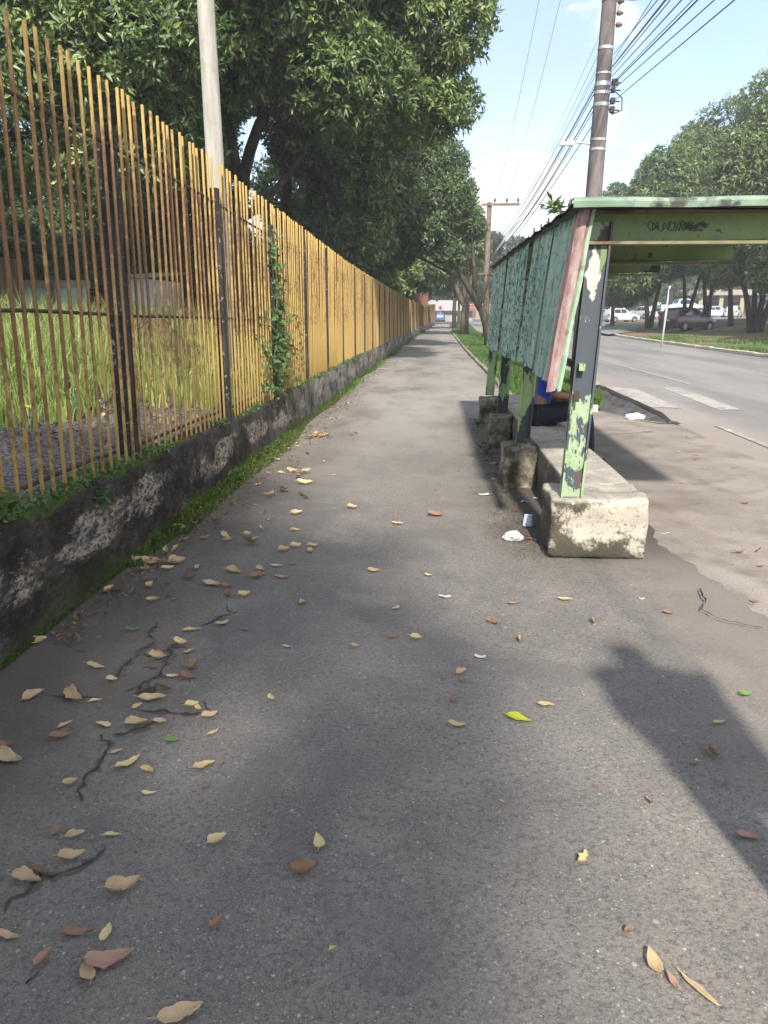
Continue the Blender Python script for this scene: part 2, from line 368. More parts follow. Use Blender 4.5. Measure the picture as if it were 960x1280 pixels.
def m_bench():
    g = G('worn_whitewashed_concrete'); P = g.pos; X, Y, Z = g.xyz(P); NX, NY, NZ = g.xyz(g.normal)
    c = g.mix(g.ramp(g.noise(P, 3, 6, 0.7), 0.35, 0.65), (0.27, 0.25, 0.215), (0.42, 0.385, 0.33))
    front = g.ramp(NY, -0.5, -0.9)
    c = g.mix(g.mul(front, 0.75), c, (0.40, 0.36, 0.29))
    n = g.noise(P, 5.5, 7, 0.75)
    low = g.math('ADD', n, g.math('MULTIPLY', g.ramp(Z, 0.0, 0.26, True), 0.20))
    low = g.math('ADD', low, g.math('MULTIPLY', g.ramp(X, 0.78, 1.15, True), 0.13))
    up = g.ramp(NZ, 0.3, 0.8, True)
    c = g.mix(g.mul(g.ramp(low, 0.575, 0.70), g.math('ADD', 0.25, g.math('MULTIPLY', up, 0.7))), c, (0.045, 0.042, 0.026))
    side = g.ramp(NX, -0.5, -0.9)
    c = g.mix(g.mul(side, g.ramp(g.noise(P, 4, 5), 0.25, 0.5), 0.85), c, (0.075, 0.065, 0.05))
    c = g.mix(g.mul(g.ramp(g.noise(P, 38, 4), 0.56, 0.66), 0.6), c, (0.10, 0.09, 0.07))
    return g.bsdf(c, 0.92, spec=0.2, bump=g.bump(g.noise(P, 22, 7, 0.8), 0.7, 0.014))
def m_footing():
    g = G('mossy_footing_concrete'); P = g.pos; X, Y, Z = g.xyz(P)
    c = g.mix(g.ramp(g.noise(P, 6, 6, 0.7), 0.35, 0.62), (0.06, 0.053, 0.038), (0.25, 0.22, 0.17))
    c = g.mix(g.mul(g.ramp(g.noise(P, 9, 5), 0.5, 0.62), 0.7), c, (0.045, 0.052, 0.02))
    c = g.mix(g.mul(g.ramp(g.noise(P, 3, 5), 0.58, 0.66), 0.6), c, (0.36, 0.34, 0.27))
    return g.bsdf(c, 0.95, spec=0.15, bump=g.bump(g.noise(P, 26, 7, 0.8), 0.9, 0.02))
def m_bark(name, a, b, sc=6.0):
    g = G(name); P = g.pos
    n = g.noise(g.map(P, (1, 1, 0.3)), sc, 6, 0.7)
    c = g.mix(g.ramp(n, 0.35, 0.65), a, b)
    c = g.mix(g.mul(g.ramp(g.noise(P, 2.0, 4), 0.55, 0.7), 0.5), c, (0.12, 0.125, 0.10))
    return g.bsdf(c, 0.95, spec=0.15, bump=g.bump(n, 0.9, 0.04))
def m_leaf(name, dark, mid, light, yellow=(0.22, 0.24, 0.05), tf=0.33, rough=0.42):
    g = G(name); t = g.attr('tone')
    c = g.mix(g.ramp(t, 0.0, 0.55), dark, mid)
    c = g.mix(g.ramp(t, 0.55, 0.9), c, light)
    c = g.mix(g.ramp(t, 0.93, 1.0), c, yellow)
    tr = g.mix(0.5, c, (0.16, 0.24, 0.03))
    return g.leaf(c, tr, rough, tf)
def m_concpole():
    g = G('pale_concrete_pole'); P = g.pos
    c = g.mix(g.ramp(g.noise(g.map(P, (3, 3, 0.4)), 2.2, 6, 0.7), 0.35, 0.65), (0.25, 0.235, 0.20), (0.36, 0.34, 0.295))
    c = g.mix(g.mul(g.ramp(g.noise(P, 4, 6), 0.56, 0.68), 0.4), c, (0.2, 0.19, 0.16))
    return g.bsdf(c, 0.9, bump=g.bump(g.noise(P, 30, 5), 0.4, 0.006))
def m_dark_post():
    g = G('blackened_post_concrete'); P = g.pos
    c = g.mix(g.ramp(g.noise(g.map(P, (4, 4, 0.8)), 3.5, 6, 0.7), 0.4, 0.68), (0.014, 0.013, 0.012), (0.05, 0.047, 0.043))
    c = g.mix(g.mul(g.ramp(g.noise(P, 30, 4), 0.6, 0.68), 0.6), c, (0.28, 0.28, 0.26))
    return g.bsdf(c, 0.9, bump=g.bump(g.noise(P, 40, 5), 0.5, 0.008))
def m_dryleaf(name, a, b, vein):
    g = G(name); X, Y, Z = g.xyz(g.obj)
    c = g.mix(g.ramp(g.noise(g.obj, 40, 5, 0.7), 0.35, 0.65), a, b)
    c = g.mix(g.mul(g.ramp(g.math('ABSOLUTE', Y), 0.0006, 0.0018, True), 0.7), c, vein)
    c = g.mix(g.mul(g.ramp(g.noise(g.obj, 90, 4), 0.6, 0.7), 0.6), c, tuple(x * 0.35 for x in a))
    return g.leaf(c, c, 0.7, 0.18, 0.25)
def m_roof(name, a, b, fx):
    g = G(name); P = g.pos
    c = g.mix(g.ramp(g.noise(g.map(P, fx), 1.0, 5), 0.35, 0.65), a, b)
    return g.bsdf(c, 0.85, bump=g.bump(g.noise(P, 6, 4), 0.4, 0.02))

M = dict(
    asphalt=m_asphalt(), pave=m_pavement(), road=m_road(), mark=m_paintmark(), gravel=m_gravel(), wall=m_wall(), bar=m_bar(),
    panel=m_panel(), bench=m_bench(), footing=m_footing(), concpole=m_concpole(), dpost=m_dark_post(),
    post_g=m_peel('flaking_pale_green_paint', (0.225, 0.305, 0.175), (0.275, 0.36, 0.225), (0.05, 0.06, 0.072), 0.53, 0.555, 6.5, (0.93, 1.12, 0.17), blot=True),
    post_d=m_peel('flaking_green_paint_dark', (0.20, 0.30, 0.13), (0.26, 0.37, 0.18), (0.035, 0.04, 0.045), 0.50, 0.53, 5.0),
    beam=m_peel('dull_green_beam_paint', (0.135, 0.195, 0.08), (0.185, 0.25, 0.105), (0.035, 0.036, 0.034), 0.575, 0.61, 5.0, None, (0.6, 1, 1)),
    flange=m_peel('rusty_beam_flange', (0.19, 0.155, 0.095), (0.15, 0.17, 0.08), (0.09, 0.05, 0.03), 0.5, 0.6, 5.0, None, (0.5, 1, 1)),
    fascia=m_peel('faded_green_roof_edge', (0.20, 0.265, 0.19), (0.12, 0.18, 0.125), (0.05, 0.055, 0.042), 0.52, 0.60, 4.0, None, (0.6, 1, 1)),
    bark=m_bark('grey_brown_bark', (0.035, 0.027, 0.02), (0.12, 0.095, 0.07)),
    bark_d=m_bark('dark_bark', (0.02, 0.016, 0.012), (0.07, 0.055, 0.04)),
    leafA=m_leaf('glossy_tree_leaves', (0.040, 0.070, 0.028), (0.12, 0.18, 0.058), (0.25, 0.315, 0.105)),
    leafB=m_leaf('dark_tree_leaves', (0.036, 0.064, 0.030), (0.088, 0.138, 0.055), (0.17, 0.23, 0.085)),
    leafC=m_leaf('bright_tree_leaves', (0.055, 0.090, 0.035), (0.145, 0.20, 0.070), (0.26, 0.305, 0.11)),
    leafD=m_leaf('hazy_far_leaves', (0.040, 0.065, 0.045), (0.06, 0.095, 0.06), (0.085, 0.125, 0.07)),
    grass=m_leaf('verge_grass', (0.045, 0.10, 0.018), (0.085, 0.17, 0.028), (0.13, 0.22, 0.04), (0.24, 0.22, 0.09), 0.4, 0.6),
    tall=m_leaf('tall_grass', (0.11, 0.155, 0.034), (0.235, 0.295, 0.075), (0.34, 0.38, 0.12), (0.32, 0.27, 0.13), 0.4, 0.6),
    litter=m_leaf('dry_litter', (0.08, 0.055, 0.038), (0.20, 0.14, 0.09), (0.36, 0.27, 0.18), (0.40, 0.33, 0.20), 0.15, 0.8),
    moss=m_leaf('moss', (0.022, 0.038, 0.006), (0.062, 0.098, 0.011), (0.105, 0.15, 0.015), (0.14, 0.16, 0.03), 0.2, 0.9),
    weed=m_leaf('weed_leaves', (0.04, 0.085, 0.025), (0.085, 0.155, 0.045), (0.15, 0.23, 0.07), (0.15, 0.22, 0.06), 0.35, 0.6),
    tan=m_dryleaf('tan_dry_leaf', (0.40, 0.285, 0.155), (0.50, 0.375, 0.225), (0.28, 0.185, 0.10)),
    pale=m_dryleaf('pale_yellow_dry_leaf', (0.52, 0.41, 0.20), (0.60, 0.49, 0.27), (0.40, 0.29, 0.12)),
    brown=m_dryleaf('brown_dry_leaf', (0.20, 0.115, 0.07), (0.29, 0.18, 0.11), (0.13, 0.07, 0.045)),
    pink=m_dryleaf('pinkish_brown_dry_leaf', (0.30, 0.175, 0.13), (0.38, 0.24, 0.17), (0.17, 0.09, 0.07)),
    red=m_dryleaf('reddish_dry_leaf', (0.24, 0.11, 0.07), (0.31, 0.17, 0.11), (0.17, 0.06, 0.04)),
    gleaf=m_dryleaf('fresh_green_leaf', (0.085, 0.17, 0.045), (0.14, 0.235, 0.07), (0.20, 0.32, 0.10)),
    yleaf=m_dryleaf('yellow_green_leaf', (0.38, 0.42, 0.035), (0.47, 0.46, 0.05), (0.26, 0.34, 0.05)),
)
# ------------------------------------------------------------------ sun, sky, colour management
SUN = Vector((0.117 * 0.774, -0.993 * 0.774, 0.633)).normalized()
sd = bpy.data.lights.new('sun', 'SUN'); sd.energy = 3.0; sd.angle = math.radians(2.2); sd.color = (1.0, 0.94, 0.84)
so = bpy.data.objects.new('sun', sd); COL.objects.link(so)
so.rotation_euler = (-SUN).to_track_quat('-Z', 'Y').to_euler(); so.location = SUN * 60
W = bpy.data.worlds.new('World'); SC.world = W; W.use_nodes = True
t = W.node_tree; t.nodes.clear()
def wn(ty, **k):
    n = t.nodes.new(ty)
    for a, b in k.items(): setattr(n, a, b)
    return n
wo = wn('ShaderNodeOutputWorld'); bg = wn('ShaderNodeBackground'); bg.inputs['Strength'].default_value = 0.09
sky = wn('ShaderNodeTexSky', sky_type='NISHITA'); sky.sun_disc = False
sky.sun_elevation = math.asin(SUN.z); sky.sun_rotation = math.atan2(SUN.x, SUN.y); sky.air_density = 1.0; sky.dust_density = 0.35; sky.ozone_density = 1.6
tc = wn('ShaderNodeTexCoord'); sep = wn('ShaderNodeSeparateXYZ'); t.links.new(tc.outputs['Generated'], sep.inputs[0])
def wm(op, a, b):
    n = wn('ShaderNodeMath', operation=op)
    for i, v in enumerate((a, b)):
        if isinstance(v, (int, float)): n.inputs[i].default_value = v
        else: t.links.new(v, n.inputs[i])
    return n.outputs[0]
def wr(f, a, b, o0=0.0, o1=1.0):
    n = wn('ShaderNodeMapRange', interpolation_type='SMOOTHSTEP'); t.links.new(f, n.inputs[0])
    for i, v in enumerate((a, b, o0, o1)): n.inputs[i + 1].default_value = v
    return n.outputs[0]
# high thin veil: direction projected on a plane far above
den = wm('ADD', wm('MAXIMUM', sep.outputs['Z'], 0.0), 0.16)
cx = wn('ShaderNodeCombineXYZ'); t.links.new(wm('DIVIDE', sep.outputs['X'], den), cx.inputs[0]); t.links.new(wm('DIVIDE', sep.outputs['Y'], den), cx.inputs[1])
mp = wn('ShaderNodeMapping'); mp.inputs['Location'].default_value = (2.2, 3.6, 0); mp.inputs['Scale'].default_value = (0.7, 0.9, 1); t.links.new(cx.outputs[0], mp.inputs[0])
nz = wn('ShaderNodeTexNoise'); nz.inputs['Scale'].default_value = 1.1; nz.inputs['Detail'].default_value = 6; nz.inputs['Roughness'].default_value = 0.5; t.links.new(mp.outputs[0], nz.inputs['Vector'])
veil = wr(nz.outputs['Fac'], 0.34, 0.66)
# low heaps of cumulus near the horizon
m2 = wn('ShaderNodeMapping'); m2.inputs['Scale'].default_value = (3.0, 3.0, 6.5); m2.inputs['Location'].default_value = (5.85, 3.2, 1.1); t.links.new(tc.outputs['Generated'], m2.inputs[0])
n2 = wn('ShaderNodeTexNoise'); n2.inputs['Scale'].default_value = 1.5; n2.inputs['Detail'].default_value = 7; n2.inputs['Roughness'].default_value = 0.55; t.links.new(m2.outputs[0], n2.inputs['Vector'])
low = wr(sep.outputs['Z'], 0.08, 0.23, 1.0, 0.0)
heap = wr(wm('ADD', n2.outputs['Fac'], wm('MULTIPLY', low, 0.24)), 0.625, 0.685)
mx = wn('ShaderNodeMix', data_type='RGBA'); t.links.new(sky.outputs[0], mx.inputs[6]); pass
# clouds glow brighter towards the sun, which stands behind the viewpoint
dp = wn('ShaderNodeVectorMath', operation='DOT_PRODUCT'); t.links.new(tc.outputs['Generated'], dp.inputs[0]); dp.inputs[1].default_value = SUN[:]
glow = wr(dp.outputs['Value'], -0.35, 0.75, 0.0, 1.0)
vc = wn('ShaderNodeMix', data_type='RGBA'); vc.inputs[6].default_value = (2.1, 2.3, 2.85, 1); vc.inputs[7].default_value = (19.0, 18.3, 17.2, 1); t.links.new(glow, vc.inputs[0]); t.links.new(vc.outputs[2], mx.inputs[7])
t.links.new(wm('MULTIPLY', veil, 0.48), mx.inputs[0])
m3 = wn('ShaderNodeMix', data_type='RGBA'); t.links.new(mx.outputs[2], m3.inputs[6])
m3c = wn('ShaderNodeMix', data_type='RGBA'); m3c.inputs[6].default_value = (3.3, 3.42, 3.75, 1); m3c.inputs[7].default_value = (5.0, 4.9, 4.8, 1)
t.links.new(wr(n2.outputs['Fac'], 0.50, 0.70, 1.0, 0.15), m3c.inputs[0]); t.links.new(m3c.outputs[2], m3.inputs[7]); t.links.new(heap, m3.inputs[0])
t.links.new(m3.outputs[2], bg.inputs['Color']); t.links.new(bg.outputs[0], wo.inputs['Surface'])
SC.view_settings.view_transform = 'Standard'; SC.view_settings.look = 'None'; SC.view_settings.exposure = 1.66; SC.view_settings.gamma = 1.0
SC.render.engine = 'CYCLES'; SC.cycles.max_bounces = 8; SC.cycles.diffuse_bounces = 6; SC.cycles.transparent_max_bounces = 6
# ------------------------------------------------------------------ the lie of the land
WY = [-8, 0, 3, 5, 7, 9, 12, 17, 28, 40, 55, 77, 92]
WX = [-1.88, -1.87, -1.86, -1.855, -1.80, -1.745, -1.70, -1.66, -1.46, -1.20, -0.80, -0.13, 0.35]
KY = [11.5, 18, 30, 61, 90, 100]; KX = [1.38, 1.41, 1.30, 1.40, 1.9, 2.1]
def wallX(y): return sum(lerp(y + d, WY, WX) for d in (-3, -1, 0, 1, 3)) / 5
def kerbX(y): return sum(lerp(y + d, KY, KX) for d in (-3, 0, 3)) / 3
def fenceTop(y): return lerp(y, [0, 5, 7, 9, 15, 25, 45, 60, 92], [2.82, 2.79, 2.74, 2.65, 2.48, 2.32, 2.05, 1.9, 1.72])
def wallTop(y): return lerp(y, [0, 4, 7, 14, 30, 92], [0.61, 0.585, 0.53, 0.52, 0.48, 0.42])
RE = 3.36                                     # near edge of the road
def roadFar(y): return lerp(y, [-10, 20, 30, 40, 47, 50, 60, 80], [10.95, 11.0, 10.9, 10.85, 11.0, 11.3, 13.5, 17])
def bankZ(x, y):
    d = max(0.0, x - 11.0)
    k = 1.0 if y < 50 else max(0.45, 1 - (y - 50) / 60)
    return 0.10 + min(1.3, 0.0052 * d * d) * k
S = 'structure'
M['earth'] = m_soil('ground_earth', (0.10, 0.085, 0.06), (0.16, 0.13, 0.095), (0.06, 0.085, 0.03), 0.15)
M['yard'] = m_soil('yard_earth', (0.06, 0.05, 0.035), (0.10, 0.085, 0.055), (0.055, 0.08, 0.025), 0.5)
M['bankm'] = m_soil('bank_earth', (0.16, 0.095, 0.06), (0.25, 0.16, 0.105), (0.07, 0.115, 0.035), 0.22, 0.44, 0.56)
M['vbase'] = m_soil('verge_earth', (0.06, 0.07, 0.03), (0.09, 0.10, 0.04), (0.065, 0.13, 0.025), 1.5, 0.3, 0.5)
M['kerb'] = m_soil('kerb_concrete', (0.20, 0.18, 0.15), (0.34, 0.31, 0.26), (0.12, 0.11, 0.085), 2.5, 0.5, 0.7)
M['kerbw'] = m_soil('whitewashed_kerb', (0.46, 0.40, 0.33), (0.58, 0.52, 0.44), (0.25, 0.20, 0.15), 4, 0.52, 0.68)

mb = MB(); mb.add([(-420, -120, -0.16), (420, -120, -0.16), (420, 620, -0.16), (-420, 620, -0.16)], [(0, 1, 2, 3)])
mb.build('ground', M['earth'], None, kind=S)
ys = [-10, -4, 0, 2, 3, 4, 5, 6, 7, 8, 9, 10, 11, 11.9, 14, 17, 20, 24, 28, 34, 40, 48, 56, 64, 72, 80, 88, 96]
def bulge(x, y): return 0.004 * math.sin(x * 2.1 + y * 0.7) + 0.004 * math.sin(y * 1.3 - x)
rows = []
for y in ys:
    l = wallX(y) - 0.05
    if y < 11.91: r = 1.80 if y < 3 else lerp(y, [3, 3.6, 4.2, 4.7, 12], [1.62, 1.58, 1.48, 1.42, 1.38]) + 0.18
    else: r = kerbX(y)
    rows.append([(l + (r - l) * k / 10, y, bulge(l + (r - l) * k / 10, y)) for k in range(11)])
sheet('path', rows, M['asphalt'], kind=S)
# pavement of the bus stop, with a ragged seam against the path
rows = []
rr = random.Random(3)
for i in range(240):
    y = -8 + i * (20.05 / 239)
    l = (1.62 if y < 3 else lerp(y, [3, 3.6, 4.2, 4.7, 12], [1.62, 1.58, 1.48, 1.42, 1.38])) - 0.03 + 0.035 * math.sin(y * 2.3) + 0.025 * math.sin(y * 5.7 + 1) + 0.02 * math.sin(y * 11) + rr.uniform(-0.03, 0.03)
    r = RE - (0.35 if y > 11.0 else 0) * 0 + 0.02 * math.sin(y * 0.9)
    if y > 10.6: r = lerp(y, [10.6, 11.2, 12.1], [RE, 2.95, 2.62])
    rows.append([(l + (r - l) * k / 6, y, bulge(l, y) + (-0.012 if k == 0 else 0.010)) for k in range(7)])
sheet('pavement', rows, M['pave'], kind=S)
# road
rows = []
for y in (-12, -4, 4, 10, 14, 18, 24, 30, 36, 42, 47, 52, 60, 75, 95, 130, 180):
    l = RE + (0 if y < 60 else (y - 60) * 0.03); r = roadFar(y) if y < 80 else 17 + (y - 80) * 0.3
    r += 0.1
    rows.append([(l + (r - l) * k / 8, y, 0.006 + 0.03 * math.sin(PI * k / 8)) for k in range(9)])
sheet('road', rows, M['road'], kind=S)
# broken lip of the road surface along the drain
rows = []; ramp_rows = []
for i in range(40):
    y = 10.75 + i * 0.16; j = rr.uniform(-0.010, 0.010); h = min(1, (i + 0.3) / 6) * 0.06 * (1 if i < 33 else (40 - i) / 7)
    x = RE + 0.02 * math.sin(y * 3) - (0.10 if i < 5 else 0) * (5 - i) / 5
    rows.append([(x - 0.05 + j, y, -0.12), (x - 0.02 + j, y, h * 0.7), (x + 0.05 + j * 0.5, y, h)]); ramp_rows.append([(x + 0.045 + j * 0.5, y, h - 0.002), (x + 0.2, y, h * 0.95), (x + 0.5, y, h * 0.45 + 0.008), (x + 0.80, y, 0.008)])
M['lip'] = m_soil('broken_asphalt_edge', (0.035, 0.03, 0.027), (0.075, 0.068, 0.06))
sheet('road_edge', rows, M['lip'], kind=S); sheet('road_shoulder', ramp_rows, M['road'], kind=S)
rows = []
for i in range(30):
    y = 10.7 + i * 0.18; w = min(1, i / 6)
    l = lerp(y, [10.7, 11.3, 12.2, 13, 16], [3.1, 2.85, 2.55, 2.85, 3.15])
    rows.append([(l + (RE + 0.05 - l) * k / 5, y, 0.014 - w * 0.11 * math.sin(PI * min(1, k / 4))) for k in range(6)])
g = G('wet_drain_silt'); P = g.pos
c = g.mix(g.ramp(g.noise(P, 5, 6, 0.7), 0.35, 0.65), (0.035, 0.03, 0.027), (0.075, 0.065, 0.058))
c = g.mix(g.ramp(g.noise(P, 16, 5), 0.55, 0.65), c, (0.14, 0.11, 0.08)); rf = g.n('ShaderNodeMapRange'); g.link(g.noise(P, 1.5, 3), rf.inputs[0]); rf.inputs[1].default_value = 0.35; rf.inputs[2].default_value = 0.6; rf.inputs[3].default_value = 0.35; rf.inputs[4].default_value = 0.9
g.bsdf(c, rf.outputs[0], spec=0.4, bump=g.bump(g.noise(P, 30, 5), 0.3, 0.006)); M['silt'] = g.m
sheet('drain', rows, M['silt'], kind=S)
# road markings: two crossing bars and the faded edge line
for cs in ([(757, 485), (795, 485), (851, 510), (815, 511)], [(827, 483), (848, 483), (928, 511), (900, 511)]):
    q = [at(x, y, 0.045) for x, y in cs]; rows = []
    for i in range(9):
        a = q[0].lerp(q[3], i / 8); b = q[1].lerp(q[2], i / 8)
        rows.append([(p.x, p.y, 0.0045 + max(0.006 + 0.03 * math.sin(PI * min(1, max(0, (p.x - RE) / 7.74))), lerp(p.x - RE, [0.045, 0.2, 0.5, 0.8, 0.81], [0.060, 0.058, 0.036, 0.009, 0]))) for p in [a.lerp(b, k / 10) for k in range(11)]])
    sheet('road_marking', rows, M['mark'], kind=S)
rows = [[(RE + 0.42 + k * 0.05, y, 0.019) for k in range(3)] for y in [i * 0.5 - 6 for i in range(34)]]
g = G('worn_edge_line'); P = g.pos
g.bsdf(g.mix(g.ramp(g.noise(P, 5, 6, 0.8), 0.5, 0.62), (0.25, 0.22, 0.18), (0.44, 0.40, 0.35)), 0.9); M['edge'] = g.m
sheet('road_edge_line', rows, M['edge'], kind=S)
rows = [[(lerp(y, [17, 24, 40], [5.3, 5.2, 5.0]) + k * 0.05, y, 0.0285 + 0.006) for k in range(3)] for y in [16.4 + i * 0.5 for i in range(60)]]
sheet('road_centre_line', rows, M['edge'], kind=S)
# kerbs
def kerb(name, pts, w, z0, z1, m, seg=0.9):
    """a run of separate kerb stones in one setting mesh"""
    mb = MB(); r = random.Random(5)
    for a, b in zip(pts[:-1], pts[1:]):
        a = Vector(a); b = Vector(b); L = (b - a).length; n = max(1, round(L / seg))
        for i in range(n):
            p = a.lerp(b, i / n); q = a.lerp(b, (i + 1) / n); d = (q - p).normalized(); nn = Vector((-d.y, d.x, 0)); g_ = d * 0.006
            e = r.uniform(-0.008, 0.008); t = z1 + r.uniform(-0.012, 0.008)
            p0, q0 = p + g_, q - g_
            vs = []
            for s_, zz in ((w / 2, z0), (w / 2, t - 0.02), (w / 2 - 0.02, t), (-w / 2 + 0.02, t), (-w / 2, t - 0.02), (-w / 2, z0)):
                for e_ in (p0, q0): vs.append(e_ + nn * (s_ + e) + Vector((0, 0, zz)))
            mb.add(vs, [(0, 1, 3, 2), (2, 3, 5, 4), (4, 5, 7, 6), (6, 7, 9, 8), (8, 9, 11, 10), (0, 2, 4, 6, 8, 10), (1, 11, 9, 7, 5, 3)])
    return mb.build(name, m, None, kind=S)
kerb('kerb', [(kerbX(y) + 0.02, y, 0) for y in (12.2, 15, 18, 22, 27, 33, 40, 50, 60, 75, 92)], 0.10, -0.1, 0.075, M['kerb'])
kerb('kerb', [(1.42, 12.05, 0), (2.55, 12.0, 0)], 0.15, -0.1, 0.10, M['kerbw'], 0.6)
kerb('kerb', [(RE - 0.02, 16.0, 0), (RE - 0.02, 30, 0), (RE, 60, 0), (RE + 1, 92, 0)], 0.14, -0.1, 0.11, M['kerb'])
kerb('kerb', [(roadFar(y) + 0.1, y, 0) for y in (-10, 5, 15, 20, 25, 30, 35, 40, 44, 47, 50, 55, 60)], 0.16, -0.1, 0.14, M['kerbw'])
# verge between path and road
rows = []
for y in (12.1, 13, 14, 16, 18, 22, 28, 35, 45, 60, 75, 92):
    l = kerbX(y) + 0.06; r = lerp(y, [12.1, 13, 15, 16.2, 60, 92], [2.62, 2.85, 3.15, RE - 0.08, RE - 0.08, RE + 0.9])
    rows.append([(l + (r - l) * k / 6, y, 0.05 + 0.03 * math.sin(PI * k / 6)) for k in range(7)])
sheet('verge', rows, M['vbase'], kind=S)
# tree-covered bank across the road and the second road behind it
rows = []
for y in [-10, 0, 10, 16, 20, 24, 28, 32, 36, 40, 44, 47, 50, 53, 56, 60, 66, 72, 80, 90, 100, 115, 130, 150]:
    l = roadFar(y) + 0.18 if y < 80 else 17 + (y - 80) * 0.33
    rows.append([(l + (75 - l) * (k / 24) ** 1.6, y, bankZ(l + (75 - l) * (k / 24) ** 1.6, y)) for k in range(25)])
sheet('bank', rows, M['bankm'], kind=S)
lo_ = [(10.6, 48.5), (16, 58.5), (25, 72), (45, 96), (70, 122)]; hi_ = [(11.5, 60), (20, 80), (30, 100), (50, 128), (72, 150)]
rows = []
for i in range(21):
    s_ = i / 20 * 4; k = min(3, int(s_)); f_ = s_ - k
    a = Vector(lo_[k]).lerp(Vector(lo_[k + 1]), f_); b = Vector(hi_[k]).lerp(Vector(hi_[k + 1]), f_)
    rows.append([(p.x, p.y, max(0.045, bankZ(p.x, p.y) + 0.05)) for p in [a.lerp(b, j / 8) for j in range(9)]])
sheet('side_road', rows, M['road'], kind=S)
# yard behind the fence: gravel strip, then rough ground
rows = []
for y in (-6, 0, 3, 6, 9, 12, 16, 20, 26):
    rows.append([(wallX(y) - 0.28 - k * 0.42, y, 0.36 + 0.02 * math.sin(k * 1.7 + y)) for k in range(8)])
sheet('gravel_yard', rows, M['gravel'], kind=S)
rows = []
for y in (-10, 0, 6, 12, 18, 26, 35, 50, 70, 92):
    l = wallX(y) - 0.3
    rows.append([(l - (0.0 if k == 0 else 1) * (k / 10) ** 1.5 * 70, y, 0.33 + 0.004 * k * k) for k in range(11)])
sheet('yard_ground', rows, M['yard'], kind=S)
# wooded hill far behind on the left
hz = []
for j in range(14):
    row = []
    for i in range(60):
        a = math.radians(100 + i * 1.9 - 8); d = 170 + j * 12
        e = math.sin(min(1, j / 9) * PI / 2)
        h = (32 + 8 * math.sin(i * 0.23) + 4 * math.sin(i * 0.61 + 1)) * e * min(1, i / 14)
        h += RNG.uniform(-2.2, 2.2) * min(1, j) * min(1, i / 6)
        row.append((d * math.cos(a), d * math.sin(a), h - 0.5))
    hz.append(row)
g = G('wooded_hillside'); P = g.pos
c = g.mix(g.ramp(g.noise(P, 0.16, 6, 0.75), 0.38, 0.62), (0.035, 0.055, 0.035), (0.095, 0.125, 0.075))
g.bsdf(c, 0.95, spec=0.1, bump=g.bump(g.noise(P, 0.25, 6, 0.8), 1.0, 2.0)); M['hill'] = g.m
sheet('hill', hz, M['hill'], kind=S)
# cracks in the asphalt: soil-filled grooves drawn as thin ragged sheets
M['crack'] = m_soil('crack_soil', (0.03, 0.025, 0.021), (0.065, 0.054, 0.046))
M['halo'] = m_soil('crumbled_crack_edge', (0.070, 0.061, 0.053), (0.115, 0.102, 0.09))
M['damp'] = m_soil('damp_leaf_soil', (0.05, 0.038, 0.03), (0.075, 0.058, 0.046))
def crack(pix, w, seed):
    r = random.Random(seed); pts = [at(*p) for p in pix] if not isinstance(pix[0], Vector) else pix; fine = []; branches = []
    for a, b in zip(pts[:-1], pts[1:]):
        n = max(2, int((b - a).length / 0.02))
        for i in range(n):
            p = a.lerp(b, i / n); d = (b - a).normalized(); q = Vector((-d.y, d.x, 0))
            fine.append((p + q * (r.uniform(-0.007, 0.007) + 0.008 * math.sin(i * 0.9 + seed)), q))
            if r.random() < 0.05 and w < 0.05 and seed < 900:
                s_ = r.choice((-1, 1)); branches.append((p, q * s_ + d * r.uniform(-.4, .8), r.uniform(0.03, 0.12)))
    rows = []
    for i, (p, q) in enumerate(fine):
        e = min(1.0, i / 3, (len(fine) - 1 - i) / 3); ww = 0.85 * w * (0.15 + 1.3 * r.random() ** 1.5) * (0.15 + 0.85 * e)
        z = bulge(p.x, p.y) + 0.0045
        rows.append([tuple((p + q * ww / 2).to_2d()) + (z,), tuple((p - q * ww / 2).to_2d()) + (z,)])
    halo = [[(a[0] * 2.2 - b[0] * 1.2 + r.uniform(-.006, .006), a[1] * 2.2 - b[1] * 1.2 + r.uniform(-.006, .006), a[2] - .0012), (b[0] * 2.2 - a[0] * 1.2 + r.uniform(-.006, .006), b[1] * 2.2 - a[1] * 1.2 + r.uniform(-.006, .006), b[2] - .0012)] for a, b in rows]
    sheet('path_crack', halo, M['halo'], kind=S)
    sheet('path_crack', rows, M['crack'], kind=S)
    for k, (p, d, l) in enumerate(branches): crack([p, p + d * l * 0.5 + Vector((r.uniform(-.01, .01), r.uniform(-.01, .01), 0)), p + d * l], w * 0.45, 900 + k + seed)
for i, (pix, w) in enumerate((
        ([(196, 778), (185, 795), (194, 800), (165, 822), (150, 838), (137, 855)], 0.016),
        ([(219, 800), (207, 828), (200, 842), (172, 858), (170, 872)], 0.020), ([(245, 785), (280, 771), (300, 762)], 0.008),
        ([(172, 886), (205, 889), (240, 893), (270, 884)], 0.009), ([(130, 916), (135, 940), (112, 965), (99, 985), (102, 1006)], 0.011),
        ([(134, 1060), (100, 1084), (55, 1096), (18, 1122), (0, 1150)], 0.010), ([(60, 868), (90, 872), (130, 868)], 0.006),
        ([(90, 815), (115, 812)], 0.005), ([(50, 1210), (30, 1240)], 0.003),
        ([(140, 918), (180, 908), (210, 890)], 0.02))):
    crack(pix, w, i)
